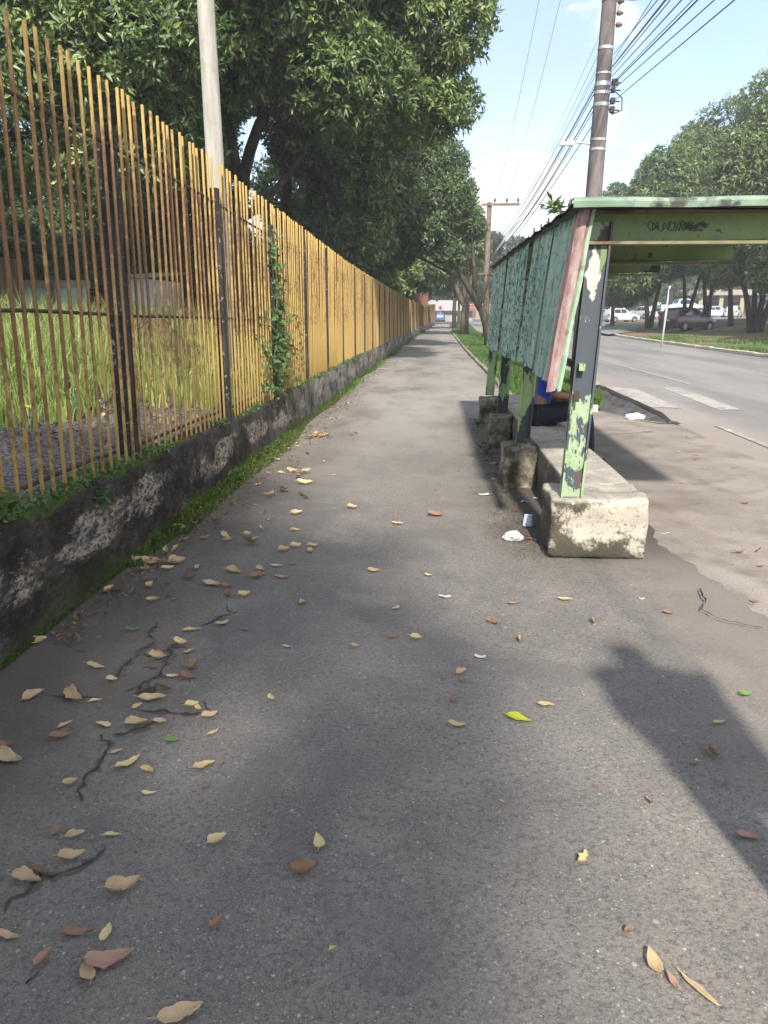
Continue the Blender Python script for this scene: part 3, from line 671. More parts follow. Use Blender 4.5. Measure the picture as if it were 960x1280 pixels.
def crack2(pix, w, seed):
    r = random.Random(seed); rows = []
    pts = [at(*p) for p in pix]
    for a, b in zip(pts[:-1], pts[1:]):
        n = max(2, int((b - a).length / 0.02)); d = (b - a).normalized(); q = Vector((-d.y, d.x, 0))
        for i in range(n):
            p = a.lerp(b, i / n) + q * r.uniform(-0.006, 0.006); ww = w * (0.3 + r.random())
            rows.append([(p.x + q.x * ww / 2, p.y + q.y * ww / 2, 0.0165), (p.x - q.x * ww / 2, p.y - q.y * ww / 2, 0.0165)])
    sheet('pavement_crack', rows, M['crack'], kind=S)
crack2([(874, 738), (882, 755), (876, 765), (900, 778), (930, 784), (960, 790)], 0.008, 11)
crack2([(882, 757), (878, 748), (872, 738)], 0.006, 12)
crack2([(745, 545), (790, 543), (820, 540)], 0.014, 13)
for i, (px, py, rx, ry) in enumerate(((185, 864, 0.035, 0.06),)):
    c = at(px, py); r = random.Random(40 + i); mb = MB(); vs = [(c.x, c.y, bulge(c.x, c.y) + 0.0055)]
    for k in range(26):
        a = 2 * PI * k / 26; f = r.uniform(0.6, 1.1)
        vs.append((c.x + rx * f * math.cos(a), c.y + ry * f * math.sin(a), bulge(c.x, c.y) + 0.0045))
    mb.add(vs, [(0, k, k % 26 + 1) for k in range(1, 27)]); mb.build('damp_soil', M['damp'], None, kind=S)
# ------------------------------------------------------------------ low wall and the railing fence standing in it
rows = []
yy = [-6 + 0.22 * i for i in range(120)] + [20.5 + 1.2 * i for i in range(60)]
for y in yy:
    x = wallX(y); t = wallTop(y); r = random.Random(int(y * 100))
    j = lambda s: r.uniform(-s, s)
    rows.append([(x + 0.015, y, -0.1), (x + 0.012 + j(0.006), y, 0.12), (x + j(0.008), y, t * 0.45), (x - 0.004 + j(0.008), y, t * 0.75), (x - 0.01 + j(0.006), y, t - 0.025),
                 (x - 0.035, y, t + j(0.006)), (x - 0.11, y, t + 0.012 + j(0.006)), (x - 0.2, y, t + j(0.006)), (x - 0.225, y, t - 0.03), (x - 0.225, y, 0.2)])
sheet('low_wall', rows, M['wall'], label='low dark concrete wall stained black and green, under the yellow bar fence', cat='wall')
FENCE = empty('bar_fence', (0, 0, 0), 0, 'tall rusty yellow fence of thin vertical steel bars on the low wall', 'fence')
FX = -0.06                                   # bars stand this far behind the wall's face
posts = [-3.5, -1.4, 0.7, 2.75, 4.84, 6.92, 8.95, 10.95] + [13.0 + 2.1 * i for i in range(38)]
r = random.Random(21)
M['bardark'] = plain('rusty_dark_rail', (0.06, 0.036, 0.022), 0.8, 0, 0.4, 20)
M['rail_y'] = M['bar']
for i, y in enumerate(posts):
    if y > 92: continue
    x = wallX(y) + FX - (0.066 if y < 5 else 0.012); h = fenceTop(y) - (0.23 if y < 10 else 0.05); z0 = wallTop(y) - 0.45
    mb = MB(); w = 0.058 if y < 5 else 0.045; nseg = 7
    tilt = Vector((r.uniform(-0.01, 0.01), r.uniform(-0.03, 0.03), 0))
    for s in range(nseg):
        za = z0 + (h - z0) * s / nseg; zb = z0 + (h - z0) * (s + 1) / nseg
    vs = []; c = 0.012
    ring = [(-w + c, -w), (w - c, -w), (w, -w + c), (w, w - c), (w - c, w), (-w + c, w), (-w, w - c), (-w, -w + c)]
    for s in range(nseg + 1):
        z = z0 + (h - z0) * s / nseg
        off = tilt * (s / nseg)
        k = 1.0 if s < nseg else 0.9
        for a, b in ring: vs.append((a * k + off.x + r.uniform(-0.002, 0.002), b * k + off.y + r.uniform(-0.002, 0.002), z))
    fs = [(s * 8 + k, s * 8 + (k + 1) % 8, s * 8 + 8 + (k + 1) % 8, s * 8 + 8 + k) for s in range(nseg) for k in range(8)]
    fs.append(tuple(nseg * 8 + k for k in range(8)))
    mb.add(vs, fs); mb.build('post', M['dpost'], FENCE, loc=(x, y, 0))
for dz, rad in ((-0.34, 0.011), (None, 0.011), (-99, 0.013)):
    pts = []
    for i in range(130):
        y = -4.6 + i * 0.75
        if y > 92: break
        z = fenceTop(y) + dz if dz and dz > -50 else (wallTop(y) + 0.06 if dz else wallTop(y) + (fenceTop(y) - wallTop(y)) * 0.41)
        pts.append((wallX(y) + FX - 0.015 + (-0.10 if dz == -99 else 0), y, z + r.uniform(-0.008, 0.008) - 0.006 * math.sin(y * 2.8)))
    mb = MB(); mb.tube(pts, rad, 6); mb.build('rail', M['bardark'], FENCE)
# bars: the hundred nearest are parts of their own (they share one mesh), the rest of the run is one part
mb = MB()
mb.tube([(0, 0, 0), (0.001, 0.001, 0.3), (-0.001, 0.0015, 0.62), (0.0, 0.0, 1.0)], 0.0105, 8)
bar_me = None; y = 2.55; n = 0; far = MB()
while y < 92:
    yj = y + r.uniform(-0.006, 0.006); x = wallX(yj) + FX; z0 = wallTop(yj) - 0.04; z1 = fenceTop(yj) + r.uniform(-0.012, 0.012)
    lean = (r.uniform(-0.007, 0.007), r.uniform(-0.005, 0.005) + (0.028 if yj < 5 else 0.012))
    if any(abs(yj - p) < 0.05 for p in posts if p > 5): y += 0.1155; continue
    if n < 100:
        if bar_me is None:
            o = mb.build('bar', M['bar'], FENCE, smooth=True); bar_me = o.data
        else:
            o = bpy.data.objects.new('bar', bar_me); put(o, FENCE)
        o.location = (x, yj, z0); o.scale = (1, 1, z1 - z0); o.rotation_euler = (lean[1], -lean[0], r.uniform(0, 6))
        o.rotation_euler = (-lean[1], lean[0], 0)
    else:
        far.tube([(x, yj, z0), (x + lean[0] * 2, yj + lean[1] * 2, z1)], 0.0125, 5)
    n += 1; y += 0.1155
for i in range(60):
    yj = 2.44 - 0.1155 * i; x = wallX(yj) + FX; far.tube([(x, yj, wallTop(yj) - .04), (x + .01, yj + .03, fenceTop(yj))], 0.0105, 6)
far.build('bar', M['bar'], FENCE, kind='stuff')

# the fence where it turns across the end of the path
def end_fence(a, b, h, label, step=0.16):
    root = empty('bar_fence', (a[0], a[1], -0.16), 0, label, 'fence')
    A = Vector((0, 0, 0)); B = Vector((b[0] - a[0], b[1] - a[1], 0)); L = B.length
    m1 = MB(); m1.box(-L / 2, L / 2, -0.1, 0.1, 0, 0.5)
    ang = math.atan2(B.y, B.x); Mx = Matrix.Translation((A + B) / 2) @ Matrix.Rotation(ang, 4, 'Z')
    m1.v = [tuple(Mx @ Vector(p)) for p in m1.v]; m1.build('base_wall', M['wall'], root)
    for k in range(int(L / 2.3) + 1):
        p = A.lerp(B, min(1, k * 2.3 / L)); m2 = MB(); m2.box(p.x - 0.06, p.x + 0.06, p.y + 0.02, p.y + 0.14, 0.5, h); m2.build('post', M['dpost'], root)
    m3 = MB(); k = 0
    while k * step < L:
        p = A.lerp(B, k * step / L); m3.tube([(p.x, p.y, 0.48), (p.x, p.y, h)], 0.035, 5); k += 1
    m3.build('bars', M['bar'], root, kind='stuff')
    return root
end_fence((0.25, 94), (-2.0, 112), 2.5, 'distant yellow bar fence turning in front of the grey roofed house')
end_fence((6.0, 120), (9.5, 120), 2.0, 'distant yellow fence beyond the road, seen between the verge tree trunks')
# ------------------------------------------------------------------ foliage tools
def norm(a): return a / np.maximum(1e-9, np.linalg.norm(a, axis=-1, keepdims=True))
def lumps(P, s, seed):
    r = np.random.default_rng(seed); v = np.zeros(len(P))
    for k in range(6):
        d = norm(r.normal(size=3)); v += np.sin(P @ d * s * (0.7 + 0.25 * k) + r.uniform(0, 6.28))
    return v / 6
def crown_tips(blobs, n, seed, shell=0.55, hole=0.0, hs=1.6):
    """twig tips spread through lumpy ellipsoids; holes where slow noise is low"""
    r = np.random.default_rng(seed); B = np.array(blobs, float)
    w = (B[:, 3] * B[:, 4] * B[:, 5]) ** (2 / 3); out = []; dirs = []; ids = []
    need = n
    while need > 0:
        m = int(need * 1.6) + 64
        i = r.choice(len(B), m, p=w / w.sum()); d = norm(r.normal(size=(m, 3)))
        rad = shell + (1 - shell) * np.sqrt(r.random(m)); rad *= 1 + 0.16 * lumps(d * 3 + B[i, :3], 1.4, seed + 1)
        P = B[i, :3] + d * B[i, 3:6] * rad[:, None]
        keep = lumps(P, hs, seed + 2) > -0.62 + hole + 0.0 * d[:, 2]
        P = P[keep][:need]; out.append(P); dirs.append(d[keep][:need]); ids.append(i[keep][:need]); need -= len(P)
    return np.concatenate(out), np.concatenate(dirs), np.concatenate(ids)
def leaf_cloud(T, D, k, L, W, seed, droop=0.35, spread=(0.5, 1.75), jit=0.06, tone_bias=None, tone_spread=0.22):
    """k pointed leaves fanning out of each twig tip, folded along the midrib"""
    r = np.random.default_rng(seed); N = len(T); n = N * k
    base = np.repeat(T, k, 0); d = norm(np.repeat(D, k, 0) + np.array([0, 0, 0.35]) + 0.35 * np.repeat(r.normal(size=(N, 3)), k, 0))
    a = norm(np.cross(d, r.normal(size=(n, 3)))); th = r.uniform(*spread, n)[:, None]
    ax = d * np.cos(th) + a * np.sin(th); ax[:, 2] -= droop * r.random(n); ax = norm(ax)
    nn = norm(d * 0.8 + np.array([0, 0, 0.5]) + 0.45 * r.normal(size=(n, 3)))
    sd_ = norm(np.cross(ax, nn)); up = np.cross(sd_, ax)
    ln = L * r.uniform(0.6, 1.15, n)[:, None]; wd = W * r.uniform(0.7, 1.15, n)[:, None]
    base = base + jit * r.normal(size=(n, 3))
    p0 = base; p1 = base + ax * ln * 0.45 + sd_ * wd * 0.5 + up * wd * 0.16; p2 = base + ax * ln - up * ln * 0.08; p3 = base + ax * ln * 0.45 - sd_ * wd * 0.5 + up * wd * 0.16
    V = np.stack([p0, p1, p2, p3], 1).reshape(-1, 3)
    o = (np.arange(n) * 4)[:, None]; F = np.concatenate([o + np.array([0, 1, 2]), o + np.array([0, 2, 3])], 1).reshape(-1, 3)
    tb = r.uniform(0.25, 0.6, N) if tone_bias is None else tone_bias
    tone = np.clip(np.repeat(tb, k) + tone_spread * r.normal(size=n), 0, 0.92); tone[r.random(n) < 0.006] = 0.99
    return V, F, np.repeat(tone, 2)
def curve(a, b, bend, n=7):
    a = Vector(a); b = Vector(b); c = (a + b) / 2 + Vector(bend)
    return [a * (1 - t) ** 2 + c * 2 * t * (1 - t) + b * t * t for t in [i / (n - 1) for i in range(n)]]
def tree(name, label, loc, trunks, limbs, blobs, ntips, k, L, W, leaf, bark, seed, group=None, twigs=60, hole=0.0, shell=0.5, hs=1.6, droop=0.35, bright=None, cat='tree', n=9):
    """trunks: list of (points, r0, r1); limbs: (points, r0, r1); blobs: lumps of the crown, all relative to loc"""
    root = empty(name, loc, 0, label, cat, group); r = random.Random(seed); mb = MB()
    for pts, r0, r1 in trunks + limbs:
        m = len(pts); mb.tube(pts, [r0 + (r1 - r0) * i / (m - 1) for i in range(m)], n, wob=0.07, rnd=r)
    T, D, I = crown_tips(blobs, ntips, seed, shell, hole, hs)
    for j in range(twigs):
        q = int(r.random() * len(T)); c = Vector(blobs[int(I[q])][:3]); e = Vector(T[q])
        s = c.lerp(e, 0.05); mb.tube(curve(s, e, (r.uniform(-.3, .3), r.uniform(-.3, .3), r.uniform(-.1, .4)), 5), [0.035, 0.028, 0.02, 0.014, 0.006], 5)
    mb.build('trunk', bark, root, smooth=True)
    tb = np.clip(0.40 + 0.30 * lumps(T, 1.1, seed + 9) + 0.10 * RNG.normal(size=len(T)), 0.02, 0.86)
    if bright is not None: tb = np.clip(tb + bright, 0.02, 0.88)
    V, F, tone = leaf_cloud(T, D, k, L, W, seed + 3, droop, tone_bias=tb)
    obj_np('crown', V, F, leaf, root, tone)
    return root
def auto_limbs(start, blobs, r0, r, frac=0.75):
    return [(curve(start, Vector(start).lerp(Vector(b[:3]), frac), (r.uniform(-.4, .4), r.uniform(-.4, .4), r.uniform(0, .5))), r0 * r.uniform(0.6, 1), r0 * 0.25) for b in blobs]

# ------------------------------------------------------------------ trees behind the fence
BG = 'trees behind the yellow fence'
ra = random.Random(4)
# the big spreading tree whose limbs fork above the fence
loc = Vector((-5.0, 20.0, 0.3))
fork = Vector((-5.0 + 5.0, 0, 4.0)) - Vector((5.0 - 5.0, 0, 0))
blobs = [(-3.0, 0.0, 7.4, 2.3, 2.2, 1.8), (-0.4, -1.2, 8.7, 2.6, 2.3, 1.9), (1.8, -1.6, 7.7, 2.0, 2.0, 1.5), (3.6, -0.9, 9.2, 2.1, 2.0, 1.7), (5.0, -0.3, 7.7, 1.35, 1.5, 1.3),
         (3.1, -1.4, 6.1, 1.6, 1.5, 1.05), (4.7, 0.2, 6.0, 1.35, 1.3, 0.9), (0.6, -1.9, 6.4, 1.3, 1.2, 0.8), (1.0, 0.5, 11.0, 3.2, 2.6, 1.7), (5.1, 0.3, 9.7, 1.2, 1.3, 1.2)]
trunks = [([(-0.2, 0, -0.4), (-0.1, 0, 1.2), (0.05, -0.1, 2.6), (0.3, -0.2, 3.9)], 0.27, 0.20)]
f = (0.3, -0.2, 3.9)
limbs = [(curve(f, (1.9, -0.9, 6.6), (-0.5, 0, 0.2)), 0.17, 0.07), (curve((0.15, -0.15, 3.3), (2.3, -1.0, 5.2), (0.3, 0, -0.2)), 0.11, 0.05), (curve((2.1, -1.0, 5.0), (4.6, -0.2, 7.6), (0.2, 0, 0)), 0.06, 0.03),
         (curve(f, (-0.3, -1.0, 8.2), (0.1, 0, 0.5)), 0.13, 0.05), (curve((0.0, 0, 3.0), (-2.8, 0, 7.2), (-0.8, 0, 0)), 0.12, 0.05), (curve((1.9, -0.9, 6.6), (3.5, -0.8, 9.0), (0, 0, 0.3)), 0.06, 0.03),
         (curve((0.9, -0.5, 5.3), (1.0, 0.4, 10.6), (0, 0, 0.3)), 0.08, 0.03), (curve((1.3, -0.6, 5.5), (0.5, -1.8, 6.3), (-0.1, 0, 0)), 0.04, 0.02)]
tree('broadleaf_tree', 'big spreading glossy tree with forked limbs above the yellow fence', loc, trunks, limbs, blobs, 11500, 13, 0.20, 0.066, M['leafA'], M['bark_d'], 11, BG, 110, 0.24, 0.35, 1.25, bright=0.10)
# trees filling the upper left
blobs = [(0, 0, 7.6, 2.8, 2.5, 2.0), (-2.6, 0.4, 8.6, 2.6, 2.4, 2.0), (2.4, -0.2, 8.6, 2.4, 2.2, 1.9), (0.2, 0.5, 10.4, 3.4, 2.6, 1.8), (-3.2, 0.2, 6.0, 1.9, 1.8, 1.4), (1.8, -0.6, 6.0, 1.9, 1.8, 1.3), (-0.8, -1.0, 5.5, 1.9, 1.6, 1.2), (1.2, 0.6, 4.3, 2.0, 1.6, 1.1), (-2.6, 0.6, 4.2, 2.2, 1.6, 1.2)]
tree('broadleaf_tree', 'dense dark tree at the left edge, its crown hanging behind the nearest fence bars', (-7.4, 15.6, 0.35), [([(-3.4, 0, -0.4), (-3.0, 0, 2), (-1.2, 0, 4.6)], 0.26, 0.18)], auto_limbs((0, 0, 4.4), blobs, 0.13, ra), blobs, 11500, 12, 0.20, 0.066, M['leafA'], M['bark_d'], 23, BG, 80, 0.16, 0.35, 1.25, bright=0.04)
blobs = [(0, 0, 6.4, 2.3, 2.2, 2.1), (1.5, 0.3, 8.4, 2.3, 2.2, 1.8), (-1.9, 0.2, 8.4, 2.4, 2.2, 2.0), (0, 0.4, 10.6, 2.8, 2.3, 1.8)]
tree('broadleaf_tree', 'tall dark tree between the pale concrete pole and the big forked tree', (-8.0, 24.5, 0.35), [([(0, 0, -0.4), (0.2, 0, 2.5), (0.1, 0, 5)], 0.24, 0.16)], auto_limbs((0.1, 0, 4.8), blobs, 0.12, ra), blobs, 6500, 11, 0.23, 0.08, M['leafA'], M['bark_d'], 29, BG, 40, 0.2, 0.4, 1.3, bright=0.0)
# slender straight trunk and mottled trunk seen above the fence, with thin crowns high up
blobs = [(0, 0, 9.6, 2.6, 2.4, 1.9), (1.6, 0.3, 7.6, 1.8, 1.8, 1.2), (-1.3, 0, 11.6, 2.2, 2.0, 1.5), (2.8, 0.2, 9.6, 1.9, 1.8, 1.3)]
tree('broadleaf_tree', 'tree with one straight thick brown trunk rising behind the forked limbs', (-5.1, 28.0, 0.35), [([(0, 0, -0.4), (0.02, 0, 3), (0.05, 0, 6), (0.1, 0, 9.5)], 0.21, 0.13)], auto_limbs((0.08, 0, 6.5), blobs, 0.08, ra), blobs, 4600, 10, 0.26, 0.09, M['leafA'], M['bark'], 31, BG, 30, 0.15, 0.4, 1.3)
blobs = [(0.4, 0, 7.0, 2.1, 2.0, 1.7), (1.8, 0.3, 5.2, 1.9, 1.8, 1.3), (2.2, 0, 7.6, 2.2, 2.0, 1.7), (0.2, 0.2, 9.4, 2.4, 2.0, 1.5), (1.4, 0, 3.6, 1.5, 1.5, 1.0)]
tree('broadleaf_tree', 'tree with a thin leaning mottled trunk right of the straight brown trunk', (-4.1, 27.0, 0.35), [([(0.3, 0, -0.4), (0.05, 0, 2.6), (-0.1, 0, 4.2), (0.15, 0, 6.6)], 0.15, 0.09)], auto_limbs((0.1, 0, 5.0), blobs, 0.06, ra), blobs, 4600, 10, 0.25, 0.09, M['leafA'], M['bark'], 37, BG, 40, 0.12, 0.35, 1.3)
# the dark line of trees along the fence further on
proto = None
for i, (x, y, s, lab, lf) in enumerate((
        (-4.6, 36, 1.0, 'dark bushy tree over the fence just past the mottled trunk', 'leafA'), (-3.6, 43, 1.02, 'bright leaved tree hanging low over the middle of the fence', 'leafC'),
        (-3.2, 52, 1.05, 'dark tree over the far half of the fence', 'leafB'), (-2.9, 63, 1.05, 'shaded tree over the fence in front of the red-brown board', 'leafB'),
        (-2.6, 78, 1.0, 'farthest dark tree over the end of the fence beside the grey roof', 'leafB'))):
    b2 = [(0, 0, 4.4, 2.4, 2.4, 2.0), (1.4, 0.4, 6.3, 2.1, 2.2, 1.8), (-1.4, 0.2, 6.4, 2.3, 2.2, 1.9), (0.4, 0.4, 8.2, 2.5, 2.3, 1.8), (1.5, -0.3, 3.2, 1.4, 1.6, 1.1), (-1.6, 0, 2.6, 1.7, 1.6, 1.4), (0, -1.0, 2.4, 1.5, 1.4, 1.2)]
    b2 = [tuple(v * s for v in b) for b in b2]
    tree('broadleaf_tree', lab, (x, y, 0.2), [([(0, 0, -0.4), (0.1, 0, 1.5), (0.0, 0, 3.8 * s)], 0.2, 0.13)], auto_limbs((0, 0, 3.0 * s), b2[:4], 0.09, ra), b2, 4600, 10, 0.28, 0.10, M[lf], M['bark_d'], 50 + i, BG, 20, 0.0, 0.4, bright=(0.06, 0.12, 0.0, 0.08, 0.0)[i])
for i, (x, y, h, w, lab) in enumerate(((-15.0, 31, 9.0, 3.6, 'tall dark shrub closing the view far left behind the teal wall'), (-9.6, 27.5, 7.6, 2.4, 'tall dark shrub between the edge tree and the pale pole'), (-20, 26, 9.0, 4.0, 'tallest shrub at the far left behind the brown shed'), (-10.8, 22.5, 3.4, 1.6, 'dark round shrub behind the tall grass at the left edge'), (-15.5, 27, 5.0, 3.0, 'large dark shrub mass left of the white wall'), (-7.0, 30, 3.8, 2.4, 'dark shrub behind the brown soil mound'), (-10.5, 33, 4.6, 3.0, 'tall dark shrub behind the low white building'), (-17, 20, 6.0, 3.6, 'tall dark shrub behind the brown shed'), (-4.6, 23.5, 2.4, 1.5, 'low shrub under the big forked tree'))):
    b2 = [(0, 0, h * 0.45, w, w, h * 0.45), (w * 0.6, 0.2, h * 0.6, w * 0.7, w * 0.7, h * 0.4), (-w * 0.6, 0, h * 0.65, w * 0.7, w * 0.7, h * 0.42)]
    tree('shrub', lab, (x, y, 0.35), [([(0, 0, -0.3), (0.05, 0, h * 0.4)], 0.09, 0.04)], auto_limbs((0, 0, h * 0.3), b2, 0.04, ra), b2, 2600 + int(300 * h), 10, 0.22, 0.085, M['leafB'], M['bark_d'], 70 + i, 'shrubs behind the fence', 10, 0.0, 0.4, cat='shrub')

# ------------------------------------------------------------------ trees on the verge
VG = 'trees on the grass verge'
blobs = [(-2.8, -0.6, 4.7, 1.5, 1.6, 1.1), (-1.9, -0.4, 5.8, 1.2, 1.4, 1.0), (-3.6, 0.2, 6.0, 1.7, 1.6, 1.2), (-2.4, 0.3, 7.1, 1.4, 1.5, 1.0), (-4.0, -0.2, 3.9, 1.2, 1.2, 0.8), (-1.7, -0.4, 3.7, 0.7, 0.8, 0.45), (-0.9, 0.3, 4.7, 0.7, 1.0, 0.5)]
lm = [(curve((-0.35, 0, 1.5), (-2.4, -0.5, 4.4), (0.2, 0, 0.0)), 0.14, 0.05), (curve((-0.6, 0, 2.0), (-1.0, -0.3, 5.2), (0.1, 0, 0.2)), 0.08, 0.03), (curve((-1.2, -0.2, 2.7), (-3.4, -0.1, 3.8), (0, 0, 0)), 0.06, 0.03), (curve((-1.6, -0.3, 3.4), (-2.6, 0.2, 6.2), (0, 0, 0.3)), 0.07, 0.03), (curve((-0.4, 0, 1.6), (0.1, 0.2, 4.3), (0.3, 0, 0)), 0.05, 0.02)]
tree('leaning_tree', 'nearer verge tree, its dark trunk leaning left over the path', (2.3, 32.5, 0.05), [([(0.05, 0, -0.2), (0, 0, 0.5), (-0.12, 0, 1.0), (-0.35, 0, 1.6)], 0.22, 0.16)], lm, blobs, 5600, 9, 0.21, 0.07, M['leafB'], M['bark_d'], 90, VG, 60, 0.02, 0.3)
blobs = [(-0.4, 0, 5.2, 1.8, 1.8, 1.4), (-2.0, 0, 4.2, 1.6, 1.6, 1.1), (-0.6, 0.3, 7.0, 1.7, 1.8, 1.4), (-2.2, 0.3, 6.3, 1.9, 1.8, 1.3)]
tree('verge_tree', 'farther verge tree with a stout forked grey trunk', (2.0, 50.0, 0.05), [([(0, 0, -0.2), (0, 0, 1.1), (0.05, 0, 1.9)], 0.30, 0.24)], [(curve((0, 0, 1.7), (-1.0, 0, 4.6), (-0.3, 0, 0)), 0.17, 0.07), (curve((0.05, 0, 1.8), (0.35, 0, 5.6), (0.3, 0, 0)), 0.14, 0.06), (curve((0, 0, 2.0), (-0.2, 0, 5.0), (-0.1, 0, 0)), 0.12, 0.06)] , blobs, 3000, 9, 0.33, 0.12, M['leafC'], M['bark'], 93, VG, 30, 0.05, 0.35)
blobs = [(0, 0, 4.6, 2.0, 1.9, 1.4), (-1.6, 0, 4.0, 1.6, 1.6, 1.1), (0.4, 0, 6.4, 2.1, 1.8, 1.5)]
tree('verge_tree', 'smallest verge tree near the end of the path', (1.9, 68.0, 0.0), [([(0, 0, -0.2), (-0.1, 0, 1.4), (0, 0, 3.4)], 0.22, 0.12)], auto_limbs((0, 0, 3.0), blobs, 0.08, ra), blobs, 2000, 9, 0.36, 0.13, M['leafB'], M['bark_d'], 96, VG, 20, 0.05, 0.4)
for i, (x, y, s, lab) in enumerate(((5.6, 82, 0.85, 'hazy tree beside the far wooden power pole'), (10.5, 105, 1.0, 'small hazy tree just above the far end of the shelter roof'), (3.2, 98, 0.95, 'hazy tree left of the far wooden power pole'))):
    b2 = [(0, 0, 5, 2.4, 2.4, 1.8), (1.6, 0, 7.2, 1.8, 1.8, 1.4), (-1.5, 0, 7.6, 1.9, 1.8, 1.6), (0.2, 0, 9.6, 1.6, 1.6, 1.3), (-2.2, 0, 4.4, 1.5, 1.5, 1.2)]
    b2 = [tuple(v * s for v in b) for b in b2]
    tree('broadleaf_tree', lab, (x, y, -0.15), [([(0, 0, -0.2), (0, 0, 2), (0, 0, 4 * s)], 0.2, 0.12)], auto_limbs((0, 0, 3.6 * s), b2, 0.08, ra), b2, 1500, 9, 0.42, 0.16, M['leafD'], M['bark'], 100 + i, 'far trees beyond the verge', 30, 0.12, 0.4)

# ------------------------------------------------------------------ trees on the bank across the road
RG = 'trees on the bank across the road'
def bank_tree(px, z, stems, top, wid, label, seed, lf='leafA', low=4.2, n=9000, dx=0.0):
    p = _ray(px, 400); t = z / p.dot(_F); x = p.x * t; y = p.y * t; g0 = bankZ(x, y); r = random.Random(seed)
    trunks = []; tops = []
    for s in range(stems):
        a = (s - (stems - 1) / 2) * 0.55 + r.uniform(-0.1, 0.1)
        e = (a * 2.4 + r.uniform(-.3, .3), r.uniform(-.8, .8), low + 1.2)
        trunks.append((curve((a * 0.25, 0, -0.3), e, (-a * 0.5, 0, 0.2)), 0.21 if stems < 3 else 0.18, 0.10)); tops.append(e)
    H_ = top - g0; b2 = [(dx, 0, low + (H_ - low) * 0.42, wid * 0.8, wid * 0.8, (H_ - low) * 0.36)]
    for k in range(9):
        a = k * 2 * PI / 9 + r.uniform(-.3, .3); q = r.uniform(0.45, 0.72) * wid; zz = low + (H_ - low) * r.uniform(0.12, 0.66)
        b2.append((dx + q * math.cos(a), q * math.sin(a), zz, wid * r.uniform(0.34, 0.46), wid * r.uniform(0.34, 0.46), (H_ - low) * r.uniform(0.15, 0.22)))
    b2.append((dx + r.uniform(-.5, .5), 0, H_ - (H_ - low) * 0.24, wid * 0.55, wid * 0.55, (H_ - low) * 0.24))
    lm = [(curve(tops[i % stems], Vector(tops[i % stems]).lerp(Vector(b[:3]), 0.8), (0, 0, 0.4)), 0.09, 0.03) for i, b in enumerate(b2)]
    return tree('bank_tree', label, (x, y, g0), trunks, lm, b2, n, 8, 0.34, 0.115, M[lf], M['bark_d'], seed, RG, 20, -0.02, 0.55, 0.9, 0.6, bright=0.06)
bank_tree(766, 70, 1, 12.4, 3.8, 'leftmost dark tree on the bank, its crown hanging low beside the street sign', 201, 'leafB', 1.5)
bank_tree(812, 56, 2, 12.6, 4.4, 'twin stemmed bank tree behind the white sign pole', 203, 'leafA', 2.5)
bank_tree(857, 63, 2, 15.6, 4.8, 'bank tree with a V shaped trunk behind the dark red car', 205, 'leafC', 3.2)
bank_tree(884, 60, 2, 16.6, 4.8, 'bank tree with two close stems right of the dark red car', 207, 'leafA', 3.0)
bank_tree(915, 52, 1, 13.2, 3.8, 'slim leaning bank tree left of the many stemmed tree', 209, 'leafA', 2.8)
bank_tree(945, 42.5, 4, 13.6, 4.6, 'many stemmed tree on the bank at the right edge', 211, 'leafC', 2.7, 11000, 0.8)
bank_tree(1080, 37, 1, 12.0, 4.6, 'bank tree standing wholly beyond the right edge, shading the near grass', 217, 'leafA', 4.2, 6000)
bank_tree(1230, 27, 1, 11.5, 4.6, 'bank tree farthest to the right, near the kerb and out of view', 219, 'leafA', 4.2, 6000)
bank_tree(1010, 50, 2, 18.5, 5.6, 'tallest bank tree, rising at the right edge of the view', 213, 'leafA', 4.5)
bank_tree(985, 38, 1, 7.4, 2.2, 'bright low tree whose boughs hang in at the right edge under the shelter roof', 215, 'leafC', 2.2, 2600)
for i, (x, y, sc, lab) in enumerate(((24, 118, 1.25, 'far tree behind the white cars on the left of the side road'), (31, 120, 1.3, 'far tree behind the silver hatchback'), (38, 122, 1.2, 'far tree just left of the columned building'), (60, 112, 1.3, 'far tree right of the columned building'))):
    b2 = [tuple(v * sc for v in b) for b in ((0, 0, 4.2, 3.4, 3.0, 2.6), (2.2, 0, 6.4, 2.6, 2.6, 2.2), (-2.2, 0, 6.2, 2.7, 2.6, 2.2), (0, 0, 8.4, 2.6, 2.4, 1.8))]
    tree('broadleaf_tree', lab, (x, y, 0.3), [([(0, 0, -0.4), (0.1, 0, 2), (0, 0, 4)], 0.25, 0.15)], auto_limbs((0, 0, 3.5), b2, 0.1, ra), b2, 2600, 9, 0.46, 0.18, M['leafB'], M['bark_d'], 400 + i, 'far trees behind the side road', 10, 0.05, 0.4)
# far-off wood that closes the view
T = []; D = []
r = np.random.default_rng(5)
for a0, a1, d0, d1, h0, h1, n in ((52, 84, 150, 185, 8, 13, 7000), (84, 100, 165, 190, 3.5, 7.5, 3000), (97, 150, 120, 160, 7, 15, 7000)):
    a = np.radians(r.uniform(a0, a1, n)); d = r.uniform(d0, d1, n); top = h0 + (h1 - h0) * (0.5 + 0.5 * np.sin(a * 40 + d * 0.1)) ; z = top * np.sqrt(r.random(n))
    T.append(np.stack([d * np.cos(a), d * np.sin(a), z], 1)); D.append(norm(r.normal(size=(n, 3)) + np.array([0, -0.6, 0.6])))
T = np.concatenate(T); D = np.concatenate(D)
V, F, tone = leaf_cloud(T, D, 7, 1.3, 0.55, 6, tone_bias=np.clip(0.45 + 0.35 * lumps(T, 0.35, 8), 0, 0.9))
obj_np('woodland', V, F, M['leafD'], None, tone, kind='stuff', label='far-off wood closing the view behind the street', cat='woodland')
